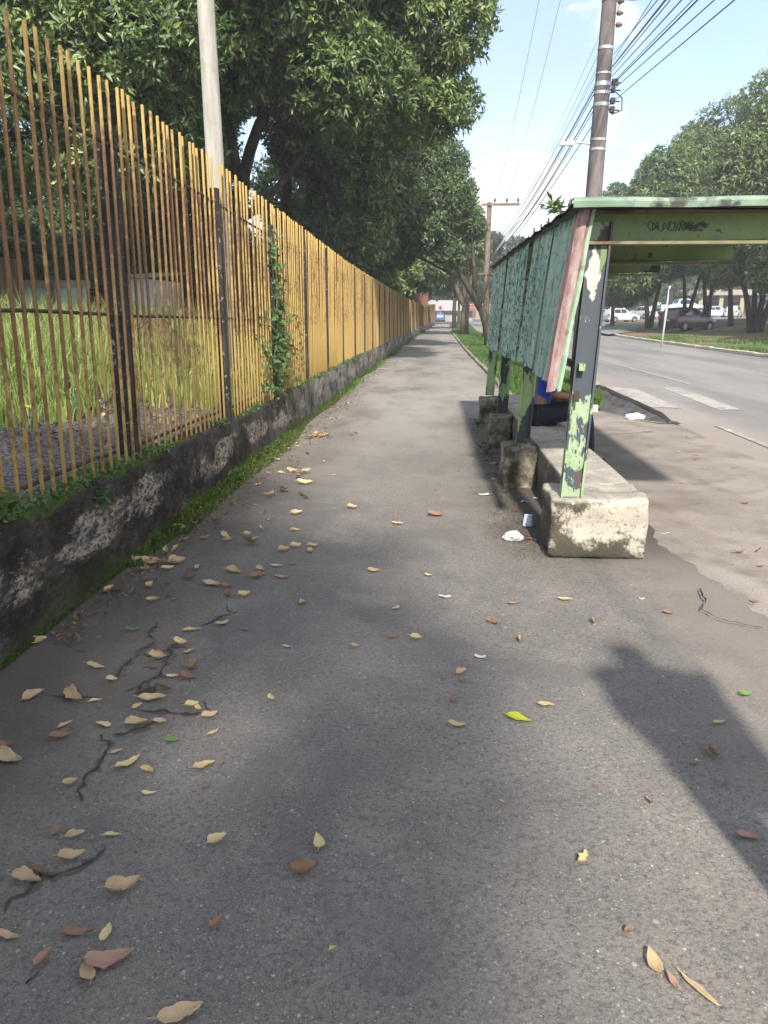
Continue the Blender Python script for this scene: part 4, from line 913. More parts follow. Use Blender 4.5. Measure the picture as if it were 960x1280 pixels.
# a tree behind the photographer that shades the near end of the path
blobs = [(-1.9, -1.0, 7.2, 2.2, 2.4, 1.6), (0.2, -0.4, 7.6, 1.9, 2.2, 1.5), (-2.9, 0.6, 7.0, 1.7, 2.4, 1.5), (-1.4, 1.6, 8.4, 2.2, 1.9, 1.3), (-1.2, -3.0, 8.0, 2.4, 2.2, 1.5), (-2.6, -3.4, 7.4, 1.8, 2.0, 1.5)]
tree('broadleaf_tree', 'tree standing behind the viewpoint that shades the near asphalt and wall', (-0.6, -6.2, 0.0), [([(-2.2, 0, -0.2), (-2.1, 0, 2.5), (-1.8, 0, 5.5)], 0.26, 0.16)], auto_limbs((-1.8, 0, 5.4), blobs, 0.1, ra), blobs, 2900, 10, 0.26, 0.10, M['leafA'], M['bark_d'], 301, None, 30, 0.0, 0.3)
# ------------------------------------------------------------------ grass, moss, weeds
def blades(P, H, W, seed, bend=0.5, tone=None):
    r = np.random.default_rng(seed); n = len(P); H = np.asarray(H) * np.ones(n)
    a = r.uniform(0, 2 * PI, n); s = np.stack([np.cos(a), np.sin(a), np.zeros(n)], 1) * (W * r.uniform(0.6, 1.2, n))[:, None] * 0.5
    b = r.uniform(0, 2 * PI, n); k = (bend * r.uniform(0.2, 1.0, n) * H)[:, None]; l = np.stack([np.cos(b), np.sin(b), np.zeros(n)], 1)
    z = np.array([0, 0, 1.0])
    m = P + l * k * 0.3 + z * (H * 0.6)[:, None]; t = P + l * k + z * (H * (1 - 0.25 * bend))[:, None]
    V = np.stack([P - s, P + s, m + s * 0.7, m - s * 0.7, t], 1).reshape(-1, 3); o = (np.arange(n) * 5)[:, None]
    F = np.concatenate([o + np.array([0, 1, 2]), o + np.array([0, 2, 3]), o + np.array([3, 2, 4])], 1).reshape(-1, 3)
    tn = np.clip(0.45 + 0.25 * lumps(P, 2.5, seed) + 0.2 * r.normal(size=n), 0, 0.92) if tone is None else tone
    tn = np.array(tn); tn[r.random(n) < 0.03] = 0.98
    return V, F, np.repeat(tn, 3)
r = np.random.default_rng(31)
# verge grass, denser close by
n = 42000; y = 12.15 + (r.random(n) ** 1.9) * 62
l = np.array([kerbX(v) + 0.09 for v in y]); e = np.interp(y, [12.1, 13, 15, 16.2, 60, 92], [2.58, 2.8, 3.1, RE - 0.12, RE - 0.12, RE + 0.8])
u = r.random(n); x = l + (e - l) * u; P = np.stack([x, y, 0.05 + 0.03 * np.sin(PI * u)], 1)
tall = np.where((y < 13.6) & (x > 1.8), 0.17, 0.085) * (0.6 + 0.8 * r.random(n)) * (1 + 0.5 * lumps(P, 2, 4))
V, F, t_ = blades(P, tall, 0.011 + 0.0009 * 12, 32, 0.7)
obj_np('grass', V, F, M['grass'], None, t_, kind='stuff', label='short bright green grass on the verge beside the path', cat='grass')
# grass on the bank
n = 26000; y = 18 + (r.random(n) ** 1.4) * 42; x = np.array([roadFar(v) + 0.3 for v in y]) + r.random(n) ** 1.2 * 16
P = np.stack([x, y, [bankZ(a, b) for a, b in zip(x, y)]], 1); keep = lumps(P, 0.55, 77) + 0.35 * (P[:, 0] < 15.5) * (P[:, 1] < 38) > 0.30; P = P[keep]
V, F, t_ = blades(P, 0.10 + 0.08 * r.random(len(P)), 0.05, 33, 0.8)
obj_np('grass', V, F, M['grass'], None, t_ * 0.8, kind='stuff', label='patchy grass on the shaded bank across the road', cat='grass')
# tall grass in the yard
n = 19000; y = 6 + r.random(n) * 20; x = -4.1 - 0.16 * (y - 8).clip(-3, 6) * 0.3 - r.random(n) ** 1.2 * 8 + 0.35 * np.sin(y * 1.7)
P = np.stack([x, y, np.full(n, 0.36)], 1); keep = lumps(P, 0.9, 5) > -0.35; P = P[keep]; n = len(P)
Hh = (0.75 + 0.75 * r.random(n) ** 1.3) * (1 + 0.35 * lumps(P, 0.8, 12)) * np.clip((-P[:, 0] - 3.6) / 1.8, 0.28, 1.15)
V, F, t_ = blades(P, Hh, 0.022, 34, 0.55)
obj_np('tall_grass', V, F, M['tall'], None, t_, kind='stuff', label='tall seeding grass in the yard behind the fence', cat='grass')
n = 260; y = 7 + r.random(n) * 12; x = -4.8 - r.random(n) * 5; P = np.stack([x, y, np.full(n, 0.36)], 1)
V, F, t_ = blades(P, 1.3 + 0.6 * r.random(n), 0.012, 35, 0.25, np.full(n, 0.97))
obj_np('seed_stalk', V, F, M['tall'], None, t_, kind='stuff', label='thin dry seed stalks standing above the tall grass', cat='grass')
n = 5200; y = 9 + r.random(n) ** 1.3 * 75; x = np.array([wallX(v) for v in y]) - 0.6 - r.random(n) * 1.8; P = np.stack([x, y, np.full(n, 0.35)], 1)
V, F, t_ = blades(P, 0.2 + 0.5 * r.random(n), 0.025, 36, 0.6)
obj_np('yard_grass', V, F, M['tall'], None, t_, kind='stuff', label='weedy grass growing close behind the fence bars', cat='grass')
# moss bank in the corner of wall and path
n = 26000; y = 2.6 + r.random(n) ** 1.5 * 30; wx = np.array([wallX(v) for v in y]); u = r.random(n) ** 1.5
g_ = np.clip(0.65 + 0.55 * np.sin(y * 1.3) * np.sin(y * 0.37 + 1) + 0.4 * (y > 5) * (y < 9) - 0.25 * (y > 11) - 0.55 * (y < 4.3), 0.06, 1.2); off = u * 0.14 * g_
P = np.stack([wx + 0.012 + off, y, 0.005 + 0.085 * g_ * (1 - u) ** 2 * r.random(n)], 1)
V, F, t_ = blades(P, 0.016 + 0.02 * r.random(n), 0.012, 37, 1.0)
obj_np('moss', V, F, M['moss'], None, t_, kind='stuff', label='bright green moss along the foot of the low wall', cat='moss')
n = 3000; y = 11 + r.random(n) ** 1.1 * 60; P = np.stack([np.array([wallX(v) for v in y]) + 0.02 + 0.17 * r.random(n) ** 2.5, y, np.zeros(n)], 1); keep = np.sin(P[:, 1] * 0.9) + np.sin(P[:, 1] * 2.3) > 0.35
V, F, t_ = blades(P[keep], 0.05 + 0.12 * r.random(keep.sum()), 0.02, 38, 0.8)
obj_np('grass', V, F, M['grass'], None, t_, kind='stuff', label='tufts of grass along the far foot of the low wall', cat='grass')
# creeping weeds on the wall's ledge
n = 1700; y = 2.7 + r.random(n) ** 1.3 * 16; P = np.stack([np.array([wallX(v) for v in y]) - 0.02 - 0.13 * r.random(n), y, np.array([wallTop(v) for v in y]) + 0.005 + 0.02 * r.random(n)], 1)
P = P[lumps(P, 3.0, 3) > -0.25]
V, F, t_ = leaf_cloud(P, norm(np.tile([0.5, 0, 0.8], (len(P), 1)) + 0.3 * r.normal(size=(len(P), 3))), 5, 0.036, 0.018, 39, 0.5, jit=0.015)
obj_np('creeping_weeds', V, F, M['weed'], None, t_, kind='stuff', label='small creeping weeds along the ledge of the low wall', cat='weeds')
def weed(name, loc, nb, hl, L, Wd, lab, seed, group=None):
    root = empty(name, loc, 0, lab, 'weed', group); q = random.Random(seed); mb = MB(); T = []; D = []
    for i in range(nb):
        a = q.uniform(0, 6.28); e = Vector((math.cos(a) * hl * q.uniform(.2, .8), math.sin(a) * hl * q.uniform(.2, .8), hl * q.uniform(.5, 1)))
        c = curve((0, 0, 0), e, (0, 0, 0.3 * hl), 5); mb.tube(c, [0.004, 0.0035, 0.003, 0.0025, 0.002], 5)
        for p in c[2:]: T.append(tuple(p)); D.append((e.x, e.y, 0.4))
    mb.build('stem', M['weed_stem'], root)
    V, F, t_ = leaf_cloud(np.array(T), norm(np.array(D)), 4, L, Wd, seed, 0.5, jit=0.006)
    obj_np('leaves', V, F, M['weed'], root, t_)
    return root
M['weed_stem'] = plain('weed_stem', (0.09, 0.12, 0.04), 0.7)
p = atY(140, 630, 4.15); weed('wall_weed', (wallX(4.1) - 0.002, 4.1, 0.42), 6, 0.11, 0.06, 0.022, 'leafy weed sprouting from the front of the low wall below the first post', 5)
weed('wall_weed', (wallX(3.15) - 0.04, 3.15, 0.6), 8, 0.14, 0.06, 0.024, 'thick clump of weed on the wall ledge at the left edge', 6)
weed('wall_weed', (wallX(6.3) + 0.06, 6.6, 0.02), 6, 0.12, 0.05, 0.02, 'weed clump at the foot of the wall below the second post', 8)
weed('roof_seedling', (0.86, 5.55, 2.08), 4, 0.17, 0.10, 0.03, 'leafy seedling growing on top of the bus shelter roof', 7)
weed('pavement_weed', (0.60, 8.25, 0.0), 5, 0.13, 0.06, 0.025, 'weed growing in front of the third footing block', 9)
weed('pavement_weed', (0.62, 10.25, 0.0), 4, 0.09, 0.05, 0.02, 'small weed in front of the farthest footing block', 10)
# climbing plant on the third post
rt = empty('climbing_vine', (0, 0, 0), 0, 'green climbing vine scrambling up the third fence post', 'vine')
q = random.Random(8); mb = MB(); T = []; D = []
for k in range(5):
    pts = []; ph = q.uniform(0, 6)
    for i in range(18):
        z = 0.55 + i * (1.75 - 0.18 * k) / 17; yv = 8.95 + 0.13 * math.sin(z * 4 + ph) + 0.05 * math.sin(z * 11 + k) + (k - 2) * 0.05 * (1.2 - 0.3 * z)
        pts.append((wallX(8.97) + FX + 0.03 + 0.02 * math.sin(z * 6 + ph), yv, z))
    mb.tube(pts, 0.004, 5)
    for p in pts:
        for _ in range(3):
            if q.random() < (0.2 if p[2] < 0.8 else 0.42): T.append((p[0] + q.uniform(0, .06), p[1] + q.gauss(0, 0.08), p[2] + q.gauss(0, .06))); D.append((0.8, -0.3, 0.3))
for _ in range(60): T.append((wallX(8.3) + FX + 0.04, q.uniform(8.0, 10.6), q.uniform(0.6, 1.5))); D.append((0.8, -0.3, 0.3))
mb.build('stem', M['weed_stem'], rt)
V, F, t_ = leaf_cloud(np.array(T), norm(np.array(D, float)), 3, 0.085, 0.06, 44, 0.5, jit=0.03)
obj_np('leaves', V, F, M['weed'], rt, t_)
# ------------------------------------------------------------------ bus shelter
SH = empty('bus_shelter', (0, 0, 0), 0, 'old green bus shelter with flaking paint, corrugated back sheets and a flat roof', 'bus shelter')
PY = [4.72, 6.72, 8.78, 10.72]
def i_post(x0, x1, y, z0, z1, w, d, m, name='post'):
    """I section column, web facing along the path, leaning from x0 to x1"""
    mb = MB(); rr_ = random.Random(int(y * 10)); n = 8; tf = 0.012
    def prof(cx, k): return [(cx - w/2, -d/2), (cx - w/2 + tf, -d/2), (cx - w/2 + tf, -0.012), (cx + w/2 - tf, -0.012), (cx + w/2 - tf, -d/2), (cx + w/2, -d/2), (cx + w/2, d/2), (cx + w/2 - tf, d/2), (cx + w/2 - tf, 0.0), (cx - w/2 + tf, 0.0), (cx - w/2 + tf, d/2), (cx - w/2, d/2)]
    vs = []
    for i in range(n + 1):
        t = i / n; z = z0 + (z1 - z0) * t
        for a, b in prof(x0 + (x1 - x0) * t, 0): vs.append((a + rr_.uniform(-.0012, .0012), y + b + rr_.uniform(-.0012, .0012), z))
    fs = [(i * 12 + k, i * 12 + (k + 1) % 12, i * 12 + 12 + (k + 1) % 12, i * 12 + 12 + k) for i in range(n) for k in range(12)]
    fs += [tuple(range(11, -1, -1)), tuple(n * 12 + k for k in range(12))]
    mb.add(vs, fs); return mb.build(name, m, SH)
for i, y in enumerate(PY):
    z0 = 0.38 if i else 0.385
    o = i_post(0.875 if i == 0 else 0.80, 0.945 if i == 0 else 0.88, y, z0, 1.99, 0.132 if i == 0 else 0.115, 0.075, M['post_g'] if i == 0 else M['post_d'])
    if i == 0: o['label'] = 'nearest post, pale green below and bare dark metal above'
    if i: rough_box('footing', M['footing'], ((0.29 if i == 1 else 0.26), (0.34 if i == 1 else 0.3), 0.385 - 0.01 * i), (0.765 + 0.01 * i, y + 0.02, 0), SH, 0.025, 7, 0.012, 50 + i)
    # roof beam: web, top and bottom flange, tapering a little to its free end
    x0, x1 = 0.83, 2.42; mb = MB(); zt = 2.035
    for s in range(8):
        a = x0 + (x1 - x0) * s / 8; b = x0 + (x1 - x0) * (s + 1) / 8
        za = 1.885 + 0.02 * (s / 8) ** 2; zb = 1.885 + 0.02 * ((s + 1) / 8) ** 2
        mb.add([(a, y - .008, za), (b, y - .008, zb), (b, y - .008, zt), (a, y - .008, zt), (a, y + .008, za), (b, y + .008, zb), (b, y + .008, zt), (a, y + .008, zt)], [(0, 1, 2, 3), (5, 4, 7, 6), (3, 2, 6, 7), (1, 0, 4, 5)] + ([(1, 5, 6, 2)] if s == 7 else []) + ([(0, 3, 7, 4)] if s == 0 else []))
    bm_ = mb.build('beam', M['beam'], SH)
    mb = MB(); mb.box(0.83, x1 + 0.005, y - .045, y + .045, 1.868, 1.8845); mb.box(0.9, x1 + 0.005, y - .045, y + .045, 2.0355, 2.047)
    mb.build('flange', M['flange'], bm_)
    # knee plate where post and beam meet
    mb = MB(); mb.add([(0.955, y - .014, 1.70), (1.02, y - .014, 1.8675), (0.955, y - .014, 1.8675), (0.955, y - .004, 1.70), (1.02, y - .004, 1.8675), (0.955, y - .004, 1.8675)], [(0, 1, 2), (5, 4, 3), (0, 3, 4, 1), (1, 4, 5, 2), (2, 5, 3, 0)])
    mb.build('gusset', M['beam'], SH)
# illegible scrawl on the web of the nearest beam
M['scrawl'] = plain('black_marker_scrawl', (0.045, 0.055, 0.035), 0.7)
mb = MB(); q = random.Random(6)
for k in range(9):
    cxx = 1.22 + k * 0.030; pts = []
    for i in range(12):
        t = i / 11 * 2 * PI * q.uniform(0.6, 1.0) + k
        pts.append((cxx + 0.017 * math.cos(t) + 0.008 * i / 11, PY[0] - 0.0095, 1.965 + q.uniform(-.004, .004) + 0.024 * math.sin(t * (1 + k % 2))))
    mb.tube(pts, 0.0028, 5)
mb.build('scrawl', M['scrawl'], SH)
# corrugated back sheets, uneven lower edges
def back_sheet(y0, y1, zb0, zb1, x, seed, jag=0.015, xb=None):
    q = random.Random(seed); mb = MB(); per = 0.168; prof = []; yv = y0
    while yv < y1 - 1e-4:
        for f_, dx in ((0, 0), (0.34, 0), (0.46, 0.036), (0.80, 0.036), (0.92, 0)):
            yy_ = yv + f_ * per
            if yy_ <= y1: prof.append((yy_, dx))
        yv += per
    nz_ = 8; rows = []
    zj = [q.uniform(-jag, jag) for _ in prof]
    for s in range(nz_ + 1):
        row = []
        for k, (yy_, dx) in enumerate(prof):
            u = (yy_ - y0) / (y1 - y0); zb = zb0 + (zb1 - zb0) * u + zj[k]
            z = zb + (2.052 - zb) * s / nz_
            lean = lerp(yy_, [4.6, 6.5, 10.5], [0.135, 0.09, 0.05]) * (z - 2.05)
            row.append((x + dx + lean + 0.004 * math.sin(yy_ * 7 + z * 5 + seed) + (q.uniform(-.012, .006) if s == 0 else 0), yy_, z))
        rows.append(row)
    n = len(prof)
    for s in range(nz_ + 1): mb.v += rows[s]
    off = len(mb.v)
    for s in range(nz_ + 1): mb.v += [(p[0] + 0.002, p[1], p[2]) for p in rows[s]]
    for s in range(nz_):
        for k in range(n - 1):
            a = s * n + k; mb.f.append((a + 1, a, a + n, a + n + 1)); mb.f.append((off + a, off + a + 1, off + a + n + 1, off + a + n))
    for k in range(n - 1): mb.f.append((k, k + 1, off + k + 1, off + k))
    for s in range(nz_): mb.f.append((s * n, off + s * n, off + s * n + n, s * n + n))
    return mb.build('back_sheet', M['panel'], SH)
back_sheet(4.62, 5.56, 1.09, 1.10, 0.812, 1)
# bent end strip, half pink, half pale green, that closes the sheets towards the post
mb = MB(); q = random.Random(4); st = [(0.0, 0.018), (0.025, 0.0), (0.05, 0.0), (0.058, 0.014), (0.068, 0.002), (0.085, 0.002)]
for s in range(11):
    z = 1.055 + (2.045 - 1.055) * s / 10; lx = 0.135 * (z - 2.05) + 0.003 * math.sin(s * 1.3)
    for k, (a, b) in enumerate(st): mb.v.append((0.806 + a + lx, 4.592 + b + (q.uniform(-.004, .004)), z + (q.uniform(-.02, .02) if s == 0 else 0)))
for s in range(11):
    z = 1.055 + (2.045 - 1.055) * s / 10
    for k in range(6): v = mb.v[s * 6 + k]; mb.v.append((v[0], v[1] + .002, v[2]))
for s in range(10):
    for k in range(5): a = s * 6 + k; mb.f.append((a, a + 1, a + 7, a + 6)); mb.f.append((66 + a + 1, 66 + a, 66 + a + 6, 66 + a + 7))
g = G('pink_and_green_strip_paint'); P = g.pos; X, Y, Z = g.xyz(P)
sx = g.math('ADD', g.math('SUBTRACT', X, g.math('MULTIPLY', g.math('SUBTRACT', Z, 2.05), 0.135)), g.math('MULTIPLY', g.math('SUBTRACT', g.noise(P, 9, 5), 0.5), 0.03))
zz = g.math('MULTIPLY', g.ramp(Z, 1.0, 2.0), 0.018)
k_ = g.ramp(g.math('SUBTRACT', sx, zz), 0.850, 0.857)
pk = g.mix(g.ramp(g.noise(g.map(P, (1, 1, .4)), 9, 6, 0.7), 0.38, 0.6), (0.20, 0.10, 0.096), (0.31, 0.235, 0.215))
gr = g.mix(g.ramp(g.noise(P, 12, 5), 0.4, 0.6), (0.20, 0.29, 0.195), (0.28, 0.36, 0.265))
c = g.mix(k_, pk, gr); c = g.mix(g.mul(g.ramp(g.noise(P, 17, 5), 0.58, 0.68), 0.7), c, (0.16, 0.14, 0.11)); c = g.mix(g.mul(g.ramp(g.noise(P, 6, 4), 0.64, 0.7), 0.8), c, (0.36, 0.05, 0.03))
M['strip'] = g.bsdf(c, 0.75, bump=g.bump(g.noise(P, 30, 5), 0.5, 0.005))
mb.build('end_strip', M['strip'], SH, label='pinkish red and pale green end strip')
back_sheet(5.50, 6.66, 1.10, 1.12, 0.797, 2); back_sheet(6.80, 8.02, 1.09, 1.07, 0.792, 3); back_sheet(7.97, 8.74, 1.06, 1.09, 0.80, 4)
back_sheet(8.86, 9.9, 1.06, 1.03, 0.79, 5); back_sheet(9.86, 10.86, 1.03, 1.06, 0.797, 6)
mb = MB(); mb.box(0.865, 0.90, 4.65, 10.8, 1.16, 1.20); mb.box(0.90, 0.935, 4.75, 10.8, 1.80, 1.84)
mb.build('back_rail', M['post_d'], SH)
# roof sheet with a rolled edge
rows = []
for i in range(49):
    y = 4.52 + i * 6.44 / 48; c = 0.008 * math.sin(i * PI / 2)
    rows.append([(0.765 + (2.47 - 0.765) * k / 12, y, 2.066 + 0.006 * math.sin(k * 0.8 + y) + (c if 0 < i < 48 else 0)) for k in range(13)])
mb = MB(); n = 13
for rw in rows: mb.v += [(p[0], p[1], p[2] - 0.012) for p in rw]
off = len(mb.v)
for rw in rows: mb.v += [(p[0], p[1], p[2] + 0.012) for p in rw]
for i in range(48):
    for k in range(12):
        a = i * n + k; mb.f.append((a + 1, a, a + n, a + n + 1)); mb.f.append((off + a, off + a + 1, off + a + n + 1, off + a + n))
M['roofsheet'] = plain('weathered_roof_sheet', (0.12, 0.13, 0.11), 0.8, 0, 0.4, 5)
mb.build('roof', M['roofsheet'], SH)
mb = MB()
pr = [(-0.012, 0.0), (-0.016, 0.03), (-0.006, 0.047), (0.012, 0.054), (0.05, 0.05), (0.05, 0.044), (0.012, 0.046), (-0.002, 0.035), (-0.006, 0.0)]
nx = 24; vs = []
for i in range(nx + 1):
    x = 0.75 + 1.74 * i / nx; wv = 0.003 * math.sin(i * 0.6)
    for a, b in pr: vs.append((x, 4.50 + a + wv * 0.5, 2.042 + b + wv))
m_ = len(pr); mb.add(vs, [(i * m_ + k, i * m_ + (k + 1) % m_, (i + 1) * m_ + (k + 1) % m_, (i + 1) * m_ + k) for i in range(nx) for k in range(m_)] + [tuple(range(m_ - 1, -1, -1)), tuple(nx * m_ + k for k in range(m_))])
mb.box(2.455, 2.485, 4.56, 10.95, 2.03, 2.092)
mb.build('roof_edge', M['fascia'], SH, smooth=False)
M['rustbolt'] = plain('rusty_bolt', (0.05, 0.035, 0.028), 0.8, 0.2)
q = random.Random(12)
for i in range(14):
    y = 4.9 + i * 0.43 + q.uniform(-.1, .1); mb = MB(); h = q.uniform(0.03, 0.075)
    mb.tube([(0.80, y, 2.06), (0.80 + q.uniform(-.01, .01), y + q.uniform(-.012, .012), 2.075 + h)], 0.006, 6); mb.tube([(0.80, y, 2.075 + h * .4), (0.80, y, 2.085 + h * .4)], 0.013, 6)
    mb.build('bolt', M['rustbolt'], SH)
mb = MB(); mb.box(0.848, 0.868, 4.655, 4.672, 0.985, 1.035); mb.box(0.842, 0.874, 4.640, 4.655, 0.978, 1.045); mb.build('bracket', M['rustbolt'], SH)
# the long concrete bench the first post stands on
def warp(c): return c
BN = empty('concrete_bench', (1.05, 4.66, 0), 0, 'long low concrete bench with a whitewashed mould stained end, under the bus shelter', 'bench')
rough_box('end_block', M['bench'], (0.60, 0.46, 0.385), (0, 0.23, 0), BN, 0.03, 13, 0.013, 61)
rough_box('seat_slab', M['bench'], (0.425, 5.75, 0.377), (0.0825, 0.47 + 2.875, 0), BN, 0.02, 14, 0.007, 62)
# ------------------------------------------------------------------ people
M['skin'] = plain('brown_skin', (0.22, 0.11, 0.065), 0.55, 0, 0.08, 12)
M['blue_shirt'] = plain('blue_cotton_shirt', (0.018, 0.065, 0.36), 0.85, 0, 0.15, 12, bumps=0.004)
M['navy'] = plain('navy_trousers', (0.010, 0.012, 0.022), 0.85, 0, 0.2, 12, bumps=0.004)
M['hair'] = plain('black_hair', (0.012, 0.010, 0.009), 0.6, 0, 0.2, 60)
M['shoe'] = plain('dark_shoes', (0.02, 0.017, 0.015), 0.6, 0, 0.2, 12)
M['eye'] = plain('dark_eye', (0.015, 0.01, 0.008), 0.2, 0, 0.0)
M['grey_shirt'] = plain('grey_shirt', (0.2, 0.2, 0.21), 0.85, 0, 0.15, 12)
def skin_mesh(name, V, E, R, m, parent, root=0, sub=2):
    me = bpy.data.meshes.new(name); me.from_pydata(V, E, []); me.update()
    o = bpy.data.objects.new(name, me); COL.objects.link(o)
    s = o.modifiers.new('skin', 'SKIN'); s.use_smooth_shade = True
    if not me.skin_vertices: 
        bpy.context.view_layer.objects.active = o
        me.attributes  # the layer is made with the modifier below
    if not me.skin_vertices:
        bm = bmesh.new(); bm.from_mesh(me); bm.verts.layers.skin.verify(); bm.to_mesh(me); bm.free()
    for i, sv in enumerate(me.skin_vertices[0].data):
        r = R[i]; sv.radius = r if hasattr(r, '__len__') else (r, r); sv.use_root = (i == root)
    u = o.modifiers.new('sub', 'SUBSURF'); u.levels = u.render_levels = sub
    dg = bpy.context.evaluated_depsgraph_get(); dg.update()
    nm = bpy.data.meshes.new_from_object(o.evaluated_get(dg)); nm.name = name
    bpy.data.objects.remove(o); bpy.data.meshes.remove(me)
    nm.materials.clear(); nm.materials.append(m); nm.polygons.foreach_set('use_smooth', [True] * len(nm.polygons))
    o = bpy.data.objects.new(name, nm); return put(o, parent)
def person(loc, rz, J, label, shirt, trousers, loose=0.0):
    """J: joints of a figure facing +X; left side at +Y"""
    root = empty('person', loc, rz, label, 'person')
    V = []; E = []; R = []; ix = {}
    def add(n, p, r, par=None):
        ix[n] = len(V); V.append(tuple(p)); R.append(r)
        if par: E.append((ix[par], ix[n]))
    P = Vector
    pel, chest, neck, head = P(J['pelvis']), P(J['chest']), P(J['neck']), P(J['head'])
    add('pelvis', pel, (0.135, 0.105)); add('waist', pel.lerp(chest, 0.5), (0.125, 0.095), 'pelvis'); add('chest', chest, (0.15, 0.105), 'waist')
    add('neck0', chest.lerp(neck, 0.8), (0.07, 0.065), 'chest'); add('neck', neck, 0.055, 'neck0')
    hd = (head - neck); add('jaw', neck + hd * 0.45 + P((0.02, 0, 0)), (0.062, 0.07), 'neck'); add('skull', head + P((0, 0, 0.03)), (0.076, 0.092), 'jaw'); add('crown', head + P((-0.01, 0, 0.095)), (0.055, 0.065), 'skull')
    add('nose0', head + P((0.075, 0, -0.005)), 0.02, 'skull'); add('nose', head + P((0.105, 0, -0.022)), 0.013, 'nose0')
    for s, sd_ in ((1, 'L'), (-1, 'R')):
        sh, el, wr_, hip, kn, an = (P(J[k + sd_]) for k in ('sh', 'el', 'wr', 'hip', 'kn', 'an'))
        add('sh' + sd_, sh, 0.062, 'chest'); add('ua' + sd_, sh.lerp(el, 0.5), 0.05, 'sh' + sd_); add('el' + sd_, el, 0.041, 'ua' + sd_); add('fa' + sd_, el.lerp(wr_, 0.4), 0.042, 'el' + sd_); add('wr' + sd_, wr_, 0.028, 'fa' + sd_)
        d = (wr_ - el).normalized(); side = d.cross(P((0, 0, 1)) if abs(d.z) < 0.8 else P((1, 0, 0))).normalized(); dn = P(J.get('curl', (0, 0, -1)))
        palm = wr_ + d * 0.075; add('palm' + sd_, palm, (0.037, 0.018), 'wr' + sd_)
        for k, (o_, ln) in enumerate(((-0.03, 0.062), (-0.01, 0.075), (0.01, 0.08), (0.03, 0.07))):
            b = palm + side * o_ + d * 0.022; add(f'f{k}a{sd_}', b, 0.0095, 'palm' + sd_); add(f'f{k}b{sd_}', b + d * ln * 0.55 + dn * 0.012, 0.0085, f'f{k}a{sd_}'); add(f'f{k}c{sd_}', b + d * ln * 0.85 + dn * 0.036, 0.007, f'f{k}b{sd_}')
        tb = wr_ + d * 0.03 + side * 0.034 * s; add('t0' + sd_, tb, 0.011, 'wr' + sd_); add('t1' + sd_, tb + d * 0.035 + side * 0.02 * s + dn * 0.01, 0.0095, 't0' + sd_)
        add('hip' + sd_, hip, 0.095, 'pelvis'); add('th' + sd_, hip.lerp(kn, 0.5), 0.078, 'hip' + sd_); add('kn' + sd_, kn, 0.058, 'th' + sd_); add('ca' + sd_, kn.lerp(an, 0.35), 0.056, 'kn' + sd_); add('an' + sd_, an, 0.038, 'ca' + sd_); add('to' + sd_, an + P((0.15, 0, -0.045)), (0.04, 0.026), 'an' + sd_)
        add('ear' + sd_, head + P((-0.005, s * 0.085, -0.005)), 0.014, 'skull')
    skin_mesh('body', V, E, R, M['skin'], root)
    # shirt: torso and upper arms, a little fuller than the body
    def sub(names, links, grow, nm, m):
        v = [V[ix[a]] for a in names]; e = [(names.index(a), names.index(b)) for a, b in links]
        r_ = [tuple(x + grow + (loose * (0.45 if a == 'pelvis' else 1) if nm == 'shirt' and not a.startswith(('el', 'ua')) else 0) for x in (R[ix[a]] if hasattr(R[ix[a]], '__len__') else (R[ix[a]],) * 2)) for a in names]
        return skin_mesh(nm, v, e, r_, m, root)
    sub(['pelvis', 'waist', 'chest', 'neck0', 'shL', 'uaL', 'elL', 'shR', 'uaR', 'elR'], [('pelvis', 'waist'), ('waist', 'chest'), ('chest', 'neck0'), ('chest', 'shL'), ('shL', 'uaL'), ('uaL', 'elL'), ('chest', 'shR'), ('shR', 'uaR'), ('uaR', 'elR')], 0.016, 'shirt', shirt)
    sub(['pelvis', 'hipL', 'thL', 'knL', 'caL', 'anL', 'hipR', 'thR', 'knR', 'caR', 'anR'], [('pelvis', 'hipL'), ('hipL', 'thL'), ('thL', 'knL'), ('knL', 'caL'), ('caL', 'anL'), ('pelvis', 'hipR'), ('hipR', 'thR'), ('thR', 'knR'), ('knR', 'caR'), ('caR', 'anR')], 0.018, 'trousers', trousers)
    for sd_ in 'LR':
        a = P(J['an' + sd_]); skin_mesh('shoe', [tuple(a + P((-0.04, 0, -0.045))), tuple(a + P((0.06, 0, -0.045))), tuple(a + P((0.17, 0, -0.055)))], [(0, 1), (1, 2)], [(0.045, 0.045), (0.05, 0.042), (0.045, 0.03)], M['shoe'], root)
    skin_mesh('hair', [tuple(head + P((-0.045, 0, 0.0))), tuple(head + P((-0.03, 0, 0.065))), tuple(head + P((0.02, 0, 0.095)))], [(0, 1), (1, 2)], [(0.076, 0.07), (0.086, 0.08), (0.066, 0.055)], M['hair'], root)
    for s in (1, -1):
        mb = MB(); mb.ball(head + P((0.083, s * 0.032, 0.015)), 0.011); mb.build('eye', M['eye'], root, smooth=True)
    return root
# sitting on the bench, back to the path; hips just clear of the bench top
person((1.10, 7.92, 0.395), 0, dict(pelvis=(0, 0, 0.13), chest=(0.02, 0, 0.48), neck=(0.05, 0, 0.68), head=(0.09, 0, 0.80), shL=(0.02, 0.19, 0.58), shR=(0.02, -0.19, 0.58), elL=(0.10, 0.25, 0.32), elR=(0.10, -0.25, 0.32), wrL=(0.33, 0.13, 0.27), wrR=(0.33, -0.13, 0.27),
    hipL=(0.02, 0.10, 0.10), hipR=(0.02, -0.10, 0.10), knL=(0.44, 0.13, 0.14), knR=(0.44, -0.14, 0.14), anL=(0.47, 0.13, -0.30), anR=(0.50, -0.15, -0.30), curl=(0, 0, -1)),
    'person in blue shirt and dark trousers sitting on the bench behind the shelter', M['blue_shirt'], M['navy'])
